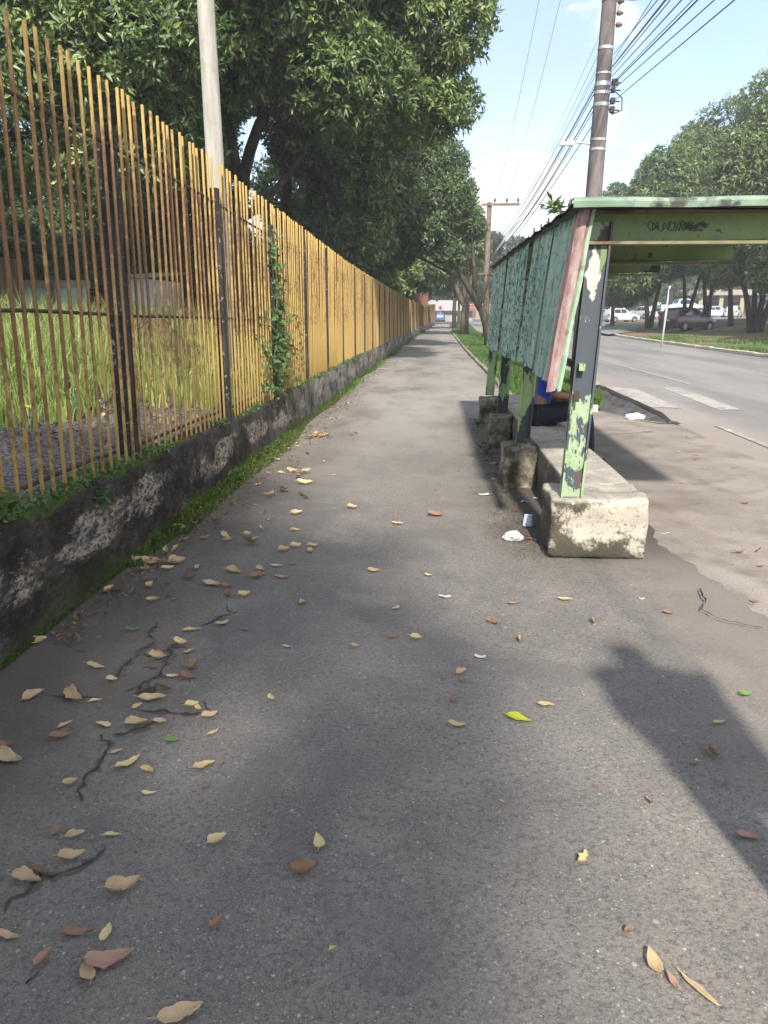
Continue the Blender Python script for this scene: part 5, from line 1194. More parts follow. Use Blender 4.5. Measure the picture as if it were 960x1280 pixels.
# standing just outside the frame: the shadow on the asphalt at the right is theirs
person((1.14, 1.25, 0.0), 1.5, dict(pelvis=(0, 0, 0.95), chest=(0, 0, 1.30), neck=(0.01, 0, 1.50), head=(0.03, 0, 1.62), shL=(0, 0.19, 1.41), shR=(0, -0.19, 1.41), elL=(-0.02, 0.175, 1.12), elR=(-0.02, -0.175, 1.12), wrL=(0.04, 0.15, 0.90), wrR=(0.04, -0.15, 0.90),
    hipL=(0, 0.09, 0.92), hipR=(0, -0.09, 0.92), knL=(0.02, 0.10, 0.50), knR=(0.02, -0.10, 0.50), anL=(0, 0.11, 0.09), anR=(0, -0.11, 0.09), curl=(0.5, 0, -0.8)),
    'person standing beyond the right edge of the view whose shadow lies on the asphalt', M['grey_shirt'], M['navy'], 0.05)
# ------------------------------------------------------------------ pale pole behind the fence
M['steel'] = plain('galvanised_steel', (0.38, 0.39, 0.40), 0.5, 0.6, 0.2, 10)
M['black'] = plain('black_rubber', (0.015, 0.015, 0.016), 0.6, 0, 0.2)
M['wood'] = m_bark('grey_pole_wood', (0.10, 0.075, 0.058), (0.20, 0.155, 0.125), 5)
M['conc_d'] = m_bark('weathered_pole_concrete', (0.098, 0.083, 0.082), (0.16, 0.138, 0.134), 5)
M['ceramic'] = plain('brown_ceramic', (0.10, 0.065, 0.05), 0.3, 0, 0.2)
CP = empty('concrete_pole', (-3.02, 11.3, 0.3), 0, 'tall pale concrete pole standing just behind the yellow fence', 'pole')
mb = MB(); mb.tube([(0, 0, -0.4), (0.0, 0, 2.5), (-0.02, 0, 5), (-0.03, 0, 8.8)], [0.135, 0.125, 0.113, 0.095], 20, wob=0.006); mb.build('shaft', M['concpole'], CP, smooth=True)
mb = MB(); mb.tube([(-0.03, 0, 8.8), (-0.03, 0, 8.88)], [0.1, 0.085], 20); mb.build('cap', M['steel'], CP)

# ------------------------------------------------------------------ power poles
def insulator(parent, p, axis=(0, 0, 1), s=1.0, m=None):
    mb = MB(); Mx = Matrix.Translation(Vector(p)) @ Vector((0, 0, 1)).rotation_difference(Vector(axis)).to_matrix().to_4x4() @ Matrix.Scale(s, 4)
    mb.lathe([(0.012, 0), (0.012, 0.05), (0.045, 0.055), (0.05, 0.075), (0.025, 0.085), (0.05, 0.10), (0.045, 0.12), (0.025, 0.13), (0.03, 0.16), (0.012, 0.17)], 12, Mx); return mb.build('insulator', m or M['ceramic'], parent, smooth=True)
NX, NY = 2.93, 15.3
b0 = atY(742, 245, NY); b1 = atY(762, 0, NY); dxz = (b1.x - b0.x) / (b1.z - b0.z)
def nx(z): return b0.x + (z - b0.z) * dxz
NP = empty('power_pole', (nx(0), NY, 0), 0, 'tall leaning brown power pole behind the bus shelter with metal bands and a small lamp', 'power pole')
L = lambda x, z, y=0.0: (nx(z) - nx(0) + x, y, z)
mb = MB(); mb.tube([L(0, -0.3), L(0, 2), L(0, 4), L(0, 6), L(0, 8), L(0, 9.2)], [0.175, 0.16, 0.145, 0.13, 0.115, 0.105], 18, wob=0.006); mb.build('shaft', M['conc_d'], NP, smooth=True)
for z, h in ((4.32, .04), (4.48, .04), (5.05, .06), (5.24, .05), (5.38, .07), (5.55, .03), (5.95, .05), (6.7, .05)):
    mb = MB(); r_ = 0.175 - 0.0075 * z + 0.008; mb.tube([L(0, z - h / 2), L(0, z + h / 2)], r_, 18); mb.build('band', M['steel'], NP, smooth=False)
# lamp on a short arm to the left
za = 4.42
mb = MB(); mb.tube([L(-0.13, za), L(-0.30, za + 0.02), L(-0.44, za + 0.01)], 0.018, 8); arm = mb.build('lamp_arm', M['steel'], NP)
mb = MB(); x_ = L(-0.56, za)[0]
mb.add([(x_ - .13, -.045, za - .02), (x_ + .13, -.06, za - .025), (x_ + .13, .06, za - .025), (x_ - .13, .045, za - .02), (x_ - .11, -.03, za + .03), (x_ + .12, -.05, za + .05), (x_ + .12, .05, za + .05), (x_ - .11, .03, za + .03)], [(0, 3, 2, 1), (4, 5, 6, 7), (0, 1, 5, 4), (1, 2, 6, 5), (2, 3, 7, 6), (3, 0, 4, 7)])
mb.tube([(x_ + .02, 0, za + .04), (x_ + .02, 0, za + .10)], 0.022, 8)
mb.build('lamp_head', M['steel'], arm)
for z in (6.32, 6.5, 6.68, 6.86): insulator(NP, L(0.10, z), (1, 0, 0), 0.9)
mb = MB(); mb.box(L(0.105, 0)[0] + nx(6.5) - nx(0) - 0.0, L(0.105, 0)[0] + nx(6.5) - nx(0) + 0.02, -.02, .02, 6.25, 6.95); mb.build('rack', M['steel'], NP)
q = random.Random(9)
for z in (4.98, 5.12, 5.3, 5.42):
    mb = MB(); x_ = L(0.16, z)[0]; mb.box(x_, x_ + q.uniform(.05, .11), -.05, .04, z - .05, z + .045); mb.tube([(x_ - .03, 0, z), (x_ + .16, -.02, z - .02)], 0.012, 6); mb.build('clamp', M['black'], NP)
mb = MB(); mb.tube([L(.16, 5.3, -.05), L(.34, 5.15, -.08), L(.36, 4.95, -.06), L(.2, 4.9, -.02), L(.13, 5.0, 0)], 0.012, 6); mb.build('cable_loop', M['black'], NP)
mb = MB(); mb.box(L(0, 8.6)[0] - 1.0, L(0, 8.6)[0] + 1.0, -.17, -.08, 8.55, 8.66); cb = mb.build('crossarm', M['wood'], NP)
for d in (-.9, -.45, .45, .9): insulator(cb, (L(0, 8.6)[0] + d, -.125, 8.66), s=1.2)
# wooden pole further down the street
FY = 43.6; fp = atY(612, 256, FY)
FP = empty('power_pole', (fp.x, FY, 0), 0, 'distant slim power pole with a crossarm, seen above the far end of the shelter', 'power pole')
mb = MB(); mb.tube([(0.02, 0, -.2), (-0.05, 0, 3.5), (0, 0, fp.z + 0.12)], [0.17, 0.15, 0.12], 14); mb.build('shaft', M['wood'], FP, smooth=True)
mb = MB(); a = atY(602, 253, FY).x - fp.x; b = atY(649, 254, FY).x - fp.x; mb.box(a, b, -.19, -.09, fp.z - .06, fp.z + .05); cb = mb.build('crossarm', M['wood'], FP)
for px in (619, 634, 648): insulator(cb, (atY(px, 254, FY).x - fp.x - 0.03, -.14, fp.z + .05), s=1.5)
mb = MB(); mb.box(-.5, .35, -.2, -.13, 3.4, 3.48); mb.tube([(.1, -.16, 3.2), (1.2, -.16, 3.35)], 0.03, 6); mb.build('bracket', M['wood'], FP)
pts = [atY(px, py, FY) for px, py in ((614, 322), (628, 303), (640, 286), (655, 271), (668, 264), (679, 260))]
mb = MB(); mb.tube([(p.x - fp.x, -.1, p.z) for p in pts], [.05, .05, .045, .04, .04, .03], 8); la = mb.build('lamp_arm', M['steel'], FP, smooth=True)
mb = MB(); p = pts[-1]; mb.ball((p.x - fp.x + .15, -.1, p.z + .01), .32, .13, .07); mb.build('lamp_head', M['steel'], la, smooth=True)
# overhead wires
M['wire'] = plain('dark_cable', (0.05, 0.052, 0.065), 0.6, 0, 0.1)
M['wire_l'] = plain('pale_cable', (0.20, 0.19, 0.19), 0.6, 0, 0.1)
def wire(name, pts, rad, lab, m, group):
    mb = MB(); mb.tube(pts, rad, 5); return mb.build(name, m, None, smooth=True, label=lab, cat='wire', group=group)
def span(a, b, sag, n=24): 
    a = Vector(a); b = Vector(b); return [a.lerp(b, i / n) - Vector((0, 0, sag * 4 * (i / n) * (1 - i / n))) for i in range(n + 1)]
GN = 'service cables fanning from the near pole over the road'
q = random.Random(14)
for i, (z, px, rad, m) in enumerate(((5.05, 918, .012, 'wire'), (5.25, 893, .012, 'wire'), (5.35, 872, .016, 'wire'), (5.38, 866, .010, 'wire'), (5.5, 852, .012, 'wire'), (5.6, 838, .011, 'wire_l'), (5.66, 832, .022, 'wire_l'), (5.75, 815, .009, 'wire_l'), (5.85, 822, .010, 'wire'), (6.5, 776, .009, 'wire'), (6.7, 790, .009, 'wire'))):
    a = Vector((nx(z) + .14, NY - .03, z)); yy_ = 8.0 + q.uniform(-.8, .8); c = atY(px, 0, yy_)
    d = c - a; d.x += 0.0; e = c + d * 1.0 + Vector((0, 0, 0.55)); g_ = e + d * 2.0 + Vector((0, 0, 2.2))
    pts = []
    for t in [k / 30 for k in range(31)]:
        u = t * 3; s0 = a + d * u; s0.x += 1.3 * max(0, u - 1.12) ** 1.5; s0.z += 0.28 * max(0, u - 1) ** 2 ; pts.append(s0)
    lab = ('thick pale cable rising highest on the right of the near pole' if rad == .022 else 'lowest cable running up to the right from the near pole' if i == 0 else 'steepest thin wire going up from the near pole insulators' if i == 9 else 'dark cable in the bundle running up to the right from the near pole')
    wire('overhead_wire', pts, rad * 0.52, lab, M[m], GN if 'bundle' in lab else None)
GF = 'wires strung between the near and the far power pole'
for i in range(9):
    z0 = (4.75, 5.0, 5.1, 5.3, 5.38, 5.45, 5.6, 5.7, 5.9)[i]; z1 = (4.2, 4.4, 4.5, 4.6, 4.9, 5.0, 5.2, 5.3, 5.6)[i]
    wire('overhead_wire', span((nx(z0) - .1, NY + .1, z0), (fp.x + .12 + 0.05 * i, FY - .1, z1), 0.35 + 0.05 * (i % 3)), (.009, .008, .012, .008, .011, .006, .005, .005, .005)[i], 'thin wire strung from the near power pole down to the far one', M['wire' if i < 5 else 'wire_l'], GF)
for d, px in ((-.9, 619), (-.45, 634), (.9, 648)):
    e = atY(px, 252, FY); wire('overhead_wire', span((nx(8.8) + d, NY - .12, 8.83), (e.x, FY - .14, e.z + .22), 0.5), .005, 'high faint wire from the top of the near pole to the far crossarm', M['wire_l'], 'high wires to the far crossarm')
# ------------------------------------------------------------------ street sign seen edge on, thin posts, board
p = at(827, 430, 0.16); sb = empty('sign_pole', (p.x, p.y, 0.12), 0, 'thin white sign pole at the far kerb with its plate seen almost edge on', 'sign')
M['white'] = plain('white_paint', (0.45, 0.45, 0.44), 0.5, 0, 0.12)
M['grey'] = plain('grey_plate', (0.25, 0.26, 0.27), 0.5, 0.3, 0.15)
hs = atY(833, 358, p.y).z - 0.1
mb = MB(); mb.tube([(0, 0, -0.1), (0.06, 0, hs * .5), (0.13, 0, hs)], 0.042, 10); mb.build('pole', M['white'], sb, smooth=True)
mb = MB(); mb.tube([(0.14, -0.02, hs - .45), (0.14 - .03, -0.035, hs - .45)], 0.36, 8); mb.v = [(0.14 + (v[0] - 0.14) * 0.35 - 0.02, v[1] - .05, v[2]) for v in mb.v]; mb.build('plate', M['grey'], sb)
for x, y, h in ((2.95, 36, 1.9), (2.75, 41, 2.1)):
    mb = MB(); mb.tube([(0, 0, -.1), (.02, 0, h * .5), (0, 0, h)], [.045, .042, .04], 8); mb.tube([(0, 0, h), (0, 0, h + .02)], [.05, .03], 8)
    mb.build('marker_post', M['wood'], None, loc=(x, y, 0.05), label=('thin wooden stake on the verge right of the leaning tree' if y < 40 else 'thin wooden stake on the verge between the two verge tree trunks'), cat='post')
bp = atY(527, 374, 60); bd = empty('sign_board', (bp.x, 60, 0), 0, 'red-brown board on a post above the far end of the yellow fence', 'board')
M['rbrown'] = plain('red_brown_board', (0.13, 0.055, 0.035), 0.8)
mb = MB(); mb.box(-.55, .5, -.05, .05, bp.z - .35, bp.z + .55); mb.box(-.6, .55, -.07, .07, bp.z - .45, bp.z - .36); mb.build('board', M['rbrown'], bd); mb = MB(); mb.tube([(0, .1, 0), (0, .1, bp.z + .3)], .07, 8); mb.build('post', M['bark_d'], bd)
# ------------------------------------------------------------------ cars
M['glass'] = G('car_glass').bsdf((0.012, 0.015, 0.018), 0.06, spec=0.7)
M['tyre'] = plain('tyre', (0.014, 0.014, 0.014), 0.85)
M['rim'] = plain('alloy_rim', (0.30, 0.30, 0.31), 0.35, 0.7, 0.1)
M['redlamp'] = plain('red_lamp', (0.32, 0.012, 0.012), 0.25)
M['headlamp'] = plain('headlamp', (0.5, 0.5, 0.5), 0.15, 0.2)
M['trim'] = plain('black_trim', (0.02, 0.02, 0.02), 0.55)
M['plate'] = plain('number_plate', (0.35, 0.35, 0.36), 0.5)
def paint(n, c): return plain(n, c, 0.3, 0.1, 0.04, 3, 0.5, coat=0.6)
def car(loc, rz, m, label, kind='hatch', group='cars parked across the road'):
    root = empty('parked_car', loc, rz, label, 'car', group)
    # stations along x: (x, belt height, roof height, half width, half roof width); front at +x
    ST = dict(hatch=[(-1.93, .72, .74, .70, .60), (-1.86, .88, .98, .78, .62), (-1.62, .92, 1.30, .81, .60), (-1.30, .93, 1.44, .83, .59), (-.5, .92, 1.49, .84, .60), (.15, .90, 1.45, .84, .59), (.62, .89, 1.20, .83, .60), (.98, .88, .92, .82, .64), (1.5, .80, .83, .80, .62), (1.84, .70, .72, .74, .55), (1.95, .56, .57, .66, .5)],
              sedan=[(-2.15, .80, .82, .70, .60), (-2.05, .92, .94, .78, .64), (-1.55, .94, .97, .82, .64), (-1.05, .94, 1.30, .84, .60), (-.55, .93, 1.43, .84, .59), (.1, .91, 1.44, .84, .59), (.6, .90, 1.22, .84, .60), (1.05, .88, .92, .83, .64), (1.65, .80, .83, .81, .62), (2.05, .70, .72, .75, .55), (2.16, .56, .57, .66, .5)],
              pickup=[(-2.6, 1.02, 1.03, .80, .72), (-2.55, 1.06, 1.07, .86, .76), (-1.3, 1.08, 1.09, .88, .76), (-.75, 1.08, 1.10, .88, .74), (-.55, 1.08, 1.62, .88, .66), (.1, 1.07, 1.74, .88, .66), (.65, 1.06, 1.70, .88, .65), (1.15, 1.05, 1.32, .88, .66), (1.5, 1.04, 1.07, .87, .72), (2.2, 1.0, 1.02, .85, .70), (2.55, .85, .86, .80, .62)])[kind]
    up = 0.0 if kind != 'pickup' else 0.12
    mb = MB(); rows = []
    for x, zb, zr, hw, hr in ST:
        zr = max(zr, zb + 0.015)
        half = [(hw * .80, .22 + up), (hw * .98, .27 + up), (hw, .48 + up), (hw * .985, zb - .06), (hw * .95, zb), (hr + (hw * .95 - hr) * .12, zr - .07 if zr - zb > .12 else zb + .006), (hr * .82, zr - .01), (hr * .4, zr)]
        rows.append([(x, y, z) for y, z in half] + [(x, -y, z) for y, z in reversed(half)])
    n = 16
    for r_ in rows: mb.v += r_
    for i in range(len(rows) - 1):
        for k in range(n):
            a = i * n + k; b = i * n + (k + 1) % n; mb.f.append((a, b, b + n, a + n))
    mb.f.append(tuple(range(n))); mb.f.append(tuple((len(rows) - 1) * n + k for k in reversed(range(n))))
    body = mb.build('body', m, root, smooth=False)
    body.data.polygons.foreach_set('use_smooth', [True] * len(body.data.polygons))
    if hasattr(body.data, 'set_sharp_from_angle'): body.data.set_sharp_from_angle(angle=math.radians(38))
    # glass laid proud of the cabin surface
    def P(i, k): return Vector(rows[i][k])
    def pane(name, quad, push):
        q = [Vector(p) for p in quad]; nrm = (q[1] - q[0]).cross(q[2] - q[0]).normalized(); c = sum(q, Vector()) / 4
        if nrm.dot(Vector(push)) < 0: nrm = -nrm
        q = [c + (p - c) * 0.90 + nrm * 0.012 for p in q]; mm = MB(); mm.add(q + [p - nrm * 0.03 for p in q], [(0, 1, 2, 3), (0, 4, 5, 1), (1, 5, 6, 2), (2, 6, 7, 3), (3, 7, 4, 0)]); mm.build(name, M['glass'], root)
    cab = [i for i, s_ in enumerate(ST) if s_[2] - s_[1] > .12]
    for a, b in zip(cab[:-1], cab[1:]):
        for s_, ks in ((1, (4, 5)), (-1, (11, 10))):
            lo0, hi0, lo1, hi1 = P(a, ks[0]), P(a, ks[1]), P(b, ks[0]), P(b, ks[1])
            pane('side_window', [lo0.lerp(hi0, .06), lo1.lerp(hi1, .06), lo1.lerp(hi1, .97), lo0.lerp(hi0, .97)], (0, s_, 0))
    f = cab[-1]
    def row_mid(i, k): return P(i, k)
    fr = [P(f + 1, 5), P(f + 1, 10), P(f - 1, 9), P(f - 1, 6)]
    for a, b in ((f - 1, f), (f, f + 1)):
        pane('windscreen', [P(b, 6), P(b, 9), P(a, 9), P(a, 6)], (1, 0, .8))
    r0 = cab[0]
    pane('rear_window', [P(r0 - 1, 6).lerp(P(r0, 6), .35), P(r0 - 1, 9).lerp(P(r0, 9), .35), P(r0 + (1 if kind != 'pickup' else 0), 9), P(r0 + (1 if kind != 'pickup' else 0), 6)], (-1, 0, .4))
    x0 = ST[0][0]; x1 = ST[-1][0]; wb = (x0 + .72, x1 - .78); wr_ = .30 if kind != 'pickup' else .36
    for x in wb:
        for s_ in (1, -1):
            y = s_ * (ST[3][3] - .085)
            w = MB(); Mx = Matrix.Translation((x, y, wr_)) @ Matrix.Rotation(PI / 2, 4, 'X')
            w.lathe([(wr_ * .62, -.095), (wr_ * .93, -.095), (wr_, -.06), (wr_, .06), (wr_ * .93, .095), (wr_ * .62, .095)], 24, Mx); wh = w.build('wheel', M['tyre'], root, smooth=False)
            w = MB(); w.lathe([(wr_ * .60, -.098), (wr_ * .5, -.085), (.05, -.075), (.05, .075), (wr_ * .5, .085), (wr_ * .60, .098)], 12, Mx); w.build('rim', M['rim'], wh)
            w = MB(); vs = []                # dark wheel arch ring
            for k in range(13):
                a = PI * k / 12
                for rr_, yo in ((wr_ * 1.05, 0), (wr_ * 1.2, 0)): vs.append((x + rr_ * math.cos(a), s_ * (ST[3][3] + .004) , max(.25 + up * .5, wr_ + rr_ * math.sin(a))))
            w.add(vs, [(k * 2, k * 2 + 1, k * 2 + 3, k * 2 + 2) for k in range(12)]); w.build('wheel_arch', M['trim'], root)
    hw0 = ST[1][3]
    for s_ in (1, -1):
        w = MB(); w.box(x0 - .0, x0 + .16, s_ * hw0 * .80 - .11, s_ * hw0 * .80 + .11, .70 + up, .90 + up * .6); w.build('tail_lamp', M['redlamp'], root)
        w = MB(); w.box(x1 - .30, x1 - .05, s_ * .60 - .13, s_ * .60 + .13, .56 + up, .68 + up); w.build('headlight', M['headlamp'], root)
        w = MB(); xm = ST[cab[-1]][0] - .02; w.ball((xm, s_ * (ST[5][3] + .10), .98 + up), .06, .10, .07); w.build('mirror', m, root, smooth=True)
        for xd in (-.35, .42):
            w = MB(); w.box(xd - .22, xd - .06, s_ * (ST[4][3] * .985) - .012, s_ * (ST[4][3] * .985) + .012, .80 + up, .825 + up); w.build('door_handle', M['trim'], root)
    w = MB(); w.box(x0 - .035, x0 + .10, -.66, .66, .34 + up, .52 + up); w.build('bumper', M['trim'] if kind == 'pickup' else m, root)
    w = MB(); w.box(x1 - .12, x1 + .03, -.58, .58, .30 + up, .46 + up); w.build('bumper', m, root)
    w = MB(); w.box(x0 - .018, x0 + .01, -.2, .2, .62 + up, .74 + up); w.build('licence_plate', M['plate'], root)
    return root
def car_at(px, z, rz, m, label, kind='hatch', zg=None, group='cars parked across the road'):
    p = _ray(px, 400); t = z / p.dot(_F); x, y = p.x * t, p.y * t
    g0 = bankZ(x, y) if zg is None else zg
    return car((x, y, g0 + 0.01), rz, m, label, kind, group)
R_ = math.radians
car_at(859.5, 50.0, R_(34), paint('dark_red_paint', (0.022, 0.006, 0.008)), 'dark red hatchback parked on the bank under the trees', 'hatch')
car_at(776, 84, R_(20), paint('silver_paint', (0.42, 0.43, 0.45)), 'silver hatchback parked beyond the side road, left of the low hanging tree', 'hatch')
car_at(750, 96, R_(30), paint('white_car_paint', (0.40, 0.40, 0.40)), 'white car half hidden behind the first shelter post', 'sedan')
car_at(802, 94, R_(120), paint('white_car_paint', (0.40, 0.40, 0.40)), 'white car seen between the hanging crown and the twin stemmed tree', 'hatch')
car_at(850, 84, R_(8), paint('pale_green_silver', (0.40, 0.45, 0.44)), 'pale silver pickup parked behind the dark red hatchback', 'pickup', bankZ(28, 80) + 0.35)
car_at(894, 98, R_(10), paint('pale_blue_paint', (0.35, 0.43, 0.52)), 'pale blue car parked in front of the cream columned building', 'sedan')
car_at(916, 98, R_(60), paint('white_car_paint', (0.40, 0.40, 0.40)), 'white car seen between the slim leaning tree and the many stemmed tree', 'hatch')
car_at(972, 62, R_(5), paint('grey_car_paint', (0.16, 0.17, 0.18)), 'grey car cut off by the right edge behind the many stemmed tree', 'hatch')
car_at(549, 128, R_(95), paint('blue_car_paint', (0.05, 0.10, 0.24)), 'small blue car at the far end of the path', 'hatch', -0.16, None)
# ------------------------------------------------------------------ buildings
M['wallw'] = plain('white_render', (0.25, 0.25, 0.245), 0.85, 0, 0.1, 0.6)
M['cream'] = plain('cream_render', (0.30, 0.26, 0.165), 0.85, 0, 0.12, 0.6)
M['brownw'] = plain('brown_brick_wall', (0.17, 0.12, 0.095), 0.9, 0, 0.25, 1.2)
M['pinkslab'] = plain('pinkish_concrete', (0.28, 0.235, 0.21), 0.85, 0, 0.15, 0.8)
M['darkwin'] = G('dark_window').bsdf((0.02, 0.024, 0.028), 0.15, spec=0.6)
M['orange'] = plain('orange_red_paint', (0.30, 0.09, 0.045), 0.8, 0, 0.15, 0.7)
M['teal'] = plain('pale_teal_panel', (0.28, 0.42, 0.40), 0.7, 0, 0.2, 1.5)
M['greytile'] = m_roof('grey_roof_tiles', (0.22, 0.20, 0.20), (0.32, 0.30, 0.29), (3, 12, 1))
M['rusty'] = m_roof('rusty_brown_sheet', (0.13, 0.07, 0.035), (0.24, 0.14, 0.075), (6, 6, 0.3))
M['terra'] = m_roof('terracotta_tiles', (0.15, 0.10, 0.085), (0.22, 0.15, 0.125), (4, 4, 1))
def bx(name, x0, x1, y0, y1, z0, z1, m, parent): 
    mb = MB(); mb.box(x0, x1, y0, y1, z0, z1); return mb.build(name, m, parent)
def gable(parent, x0, x1, y0, y1, z0, z1, m, t=0.15):
    mb = MB(); ym = (y0 + y1) / 2
    mb.add([(x0, y0, z0), (x1, y0, z0), (x1, ym, z1), (x0, ym, z1), (x0, y1, z0), (x1, y1, z0), (x0, y0, z0 + t), (x1, y0, z0 + t), (x1, ym, z1 + t), (x0, ym, z1 + t), (x0, y1, z0 + t), (x1, y1, z0 + t)],
           [(6, 7, 8, 9), (9, 8, 11, 10), (0, 3, 2, 1), (3, 4, 5, 2), (0, 1, 7, 6), (4, 10, 11, 5), (0, 6, 9, 3), (3, 9, 10, 4), (1, 2, 8, 7), (2, 5, 11, 8)]); return mb.build('roof', m, parent)
def win(parent, x0, x1, y, z0, z1):
    w = bx('window', x0, x1, y - .03, y + .05, z0, z1, M['wallw'], parent); bx('pane', x0 + .08, x1 - .08, y - .045, y - .031, z0 + .08, z1 - .08, M['darkwin'], w)
# house closing the end of the path
H = empty('house', (0.5, 132, -0.16), 0, 'low house with a grey tiled roof closing the end of the path', 'house')
bx('wall', -3.4, 4.6, 0, 6, 0, 1.75, M['wallw'], H); gable(H, -3.9, 5.1, -.8, 6.8, 1.7, 3.3, M['greytile'])
for x in (-2.6, -1.0, 3.2): win(H, x, x + .9, 0, .8, 1.5)
d = bx('door', .6, 1.5, -.06, .04, 0, 1.6, M['rbrown'], H); bx('handle', 1.36, 1.42, -.1, -.061, .8, .85, M['steel'], d)
bx('porch_wall', -2.0, -.4, -1.2, -1.0, 0, 1.0, M['orange'], H)
mb = MB(); mb.tube([(0, 0, 0), (0, 0, 1.9)], .05, 8); sg = empty('street_sign', (1.05, 110, -.16), 0, 'small red sign on a post in front of the grey roofed house', 'sign'); mb.build('pole', M['steel'], sg)
mb = MB(); mb.tube([(0, -.08, 2.1), (0, -.05, 2.1)], .24, 8); mb.build('plate', M['redlamp'], sg)
# shop across the road, seen between trunks
H = empty('shop', (9.0, 140, -0.16), 0, 'white and orange-red shop seen between the verge tree trunks', 'shop')
bx('wall', -3.5, 5, 0, 7, 0, 2.6, M['wallw'], H); bx('fascia', -3.4, 4.9, -.25, -.005, 2.0, 2.7, M['orange'], H); bx('roof', -3.7, 5.2, -.4, 7.2, 2.72, 2.9, M['greytile'], H)
for x in (-3.0, -.6, 1.8): win(H, x, x + 1.6, 0, .5, 1.8)
# columned building behind the bank trees
p = _ray(905, 380); t = 112 / p.dot(_F); gx, gy = p.x * t, p.y * t; gz = 0.75
H = empty('columned_building', (gx, gy, gz), R_(-18), 'low brown building with cream columns and a pinkish slab behind the bank trees', 'building')
bx('wall', -6, 12, 2.2, 9, 0, 3.0, M['brownw'], H); bx('roof', -6.6, 12.6, -.6, 9.5, 3.0, 3.75, M['pinkslab'], H)
for x in (-5.6, -3.2, -0.4, 2.4, 5.2, 8.0, 10.8):
    c_ = bx('column', x - .28, x + .28, -.1, .45, 0, 2.998, M['cream'], H)
for x in (-4.6, -1.8, 1.0, 3.8, 6.6): win(H, x, x + 1.2, 2.2, 1.0, 2.2)
p = _ray(985, 378); t = 80 / p.dot(_F); gx, gy = p.x * t, p.y * t
H = empty('kiosk', (gx, gy, bankZ(gx, gy)), 0, 'small kiosk with a turquoise awning at the right edge', 'kiosk')
bx('wall', -1.8, 1.8, 0, 2, 0, 2.0, M['wallw'], H); bx('counter', -1.6, 1.6, -.3, -.005, 0.9, 1.0, M['pinkslab'], H); M['turq'] = plain('turquoise_awning', (0.06, 0.38, 0.42), 0.6)
mb = MB(); mb.add([(-2, .0, 2.15), (2, .0, 2.15), (2, -1.0, 1.75), (-2, -1.0, 1.75), (-2, 0, 2.10), (2, 0, 2.10), (2, -1, 1.70), (-2, -1, 1.70)], [(0, 3, 2, 1), (4, 5, 6, 7), (3, 7, 6, 2), (0, 4, 7, 3), (1, 2, 6, 5)]); mb.build('awning', M['turq'], H)
bx('roof', -1.9, 1.9, -.05, 2.1, 2.16, 2.3, M['greytile'], H)
# behind the yellow fence
p = atY(8, 290, 17.5); H = empty('shed', (p.x - 1.75, 17.5, 0.35), R_(8), 'rusty brown metal shed at the left edge behind the fence', 'shed')
hh = p.z - 0.35
mb = MB()
for i in range(12):
    x = -1.3 + i * .2; mb.box(x, x + .2, (0 if i % 2 else .03), 2.2, 0, hh - .45)
mb.build('wall', M['rusty'], H)
mb = MB()
for i in range(20): mb.box(-1.6 + i * .15, -1.6 + i * .15 + .15, -.25, 2.5, hh - .08 + (.03 if i % 2 else 0), hh - .02 + (.03 if i % 2 else 0))
mb.build('roof', M['pinkslab'], H); bx('fascia', -1.5, 1.3, -.12, -.02, hh - .44, hh - .1, M['rbrown'], H)
a = atY(174, 390, 20); H = empty('low_building', (a.x - 0.15, 20, 0.35), 0, 'low white building behind the tall grass, between the first and second fence post', 'building')
bx('wall', -0.45, 0.38, 0, 3, 0, 1.95, M['white'], H); mb = MB(); mb.add([(-.55, -.15, 1.96), (.46, -.15, 1.96), (.46, 3.1, 2.2), (-.55, 3.1, 2.2), (-.55, -.15, 2.0), (.46, -.15, 2.0), (.46, 3.1, 2.24), (-.55, 3.1, 2.24)], [(0, 3, 2, 1), (4, 5, 6, 7), (0, 1, 5, 4), (1, 2, 6, 5), (2, 3, 7, 6), (3, 0, 4, 7)]); mb.build('roof', M['wallw'], H); win(H, -.3, .1, 0, .9, 1.4)
a = atY(52, 360, 19.6); H = empty('garden_wall', (a.x, 19.6, 0.35), 0, 'pale teal panel wall with a white coping behind the tall grass on the left', 'wall')
bx('panel', -0.7, 1.15, 0, .12, 0, 1.72, M['teal'], H); bx('coping', -0.75, 1.2, -.05, .17, 1.723, 1.9, M['pinkslab'], H)
for x in (-.5, .3, 1.0): bx('post', x - .05, x + .05, -.11, -.052, 0, 2.0, M['wood'], H)
# heap of brown soil beside the pole
r = np.random.default_rng(3); rows = []
c0 = Vector((-5.6, 15.2, 0.30))
for i in range(15):
    a = i / 14; rows.append([(c0.x + 1.5 * a * math.cos(k / 20 * 2 * PI) * (1 + .18 * math.sin(3 * k / 20 * 2 * PI)), c0.y + 1.5 * a * math.sin(k / 20 * 2 * PI), c0.z - 0.02 + 0.95 * (1 - a ** 1.6) * (1 + .25 * math.sin(k * 0.9 + a * 7)) * (1 + .06 * math.sin(k * 1.9 + i)) + (r.uniform(-.09, .09) if 0 < i else 0)) for k in range(20)])
    rows[-1].append(rows[-1][0])
M['mound'] = m_soil('heap_soil', (0.06, 0.042, 0.028), (0.12, 0.085, 0.055), (0.07, 0.085, 0.03), 1.2, 0.5, 0.62)
sheet('soil_heap', rows, M['mound'], label='heap of brown soil behind the fence beside the second post', cat='soil heap')
mb = MB(); pts = [at(px, py, 0.40) for px, py in ((-60, 505), (0, 506), (40, 508), (85, 504), (120, 496), (160, 480), (200, 460), (240, 430))]
mb.tube(pts, .022, 8); mb.build('black_hose', M['black'], None, smooth=True, label='black hose lying along the edge of the tall grass behind the fence', cat='hose')
M['yellowtape'] = plain('yellow_tape', (0.60, 0.48, 0.03), 0.5)
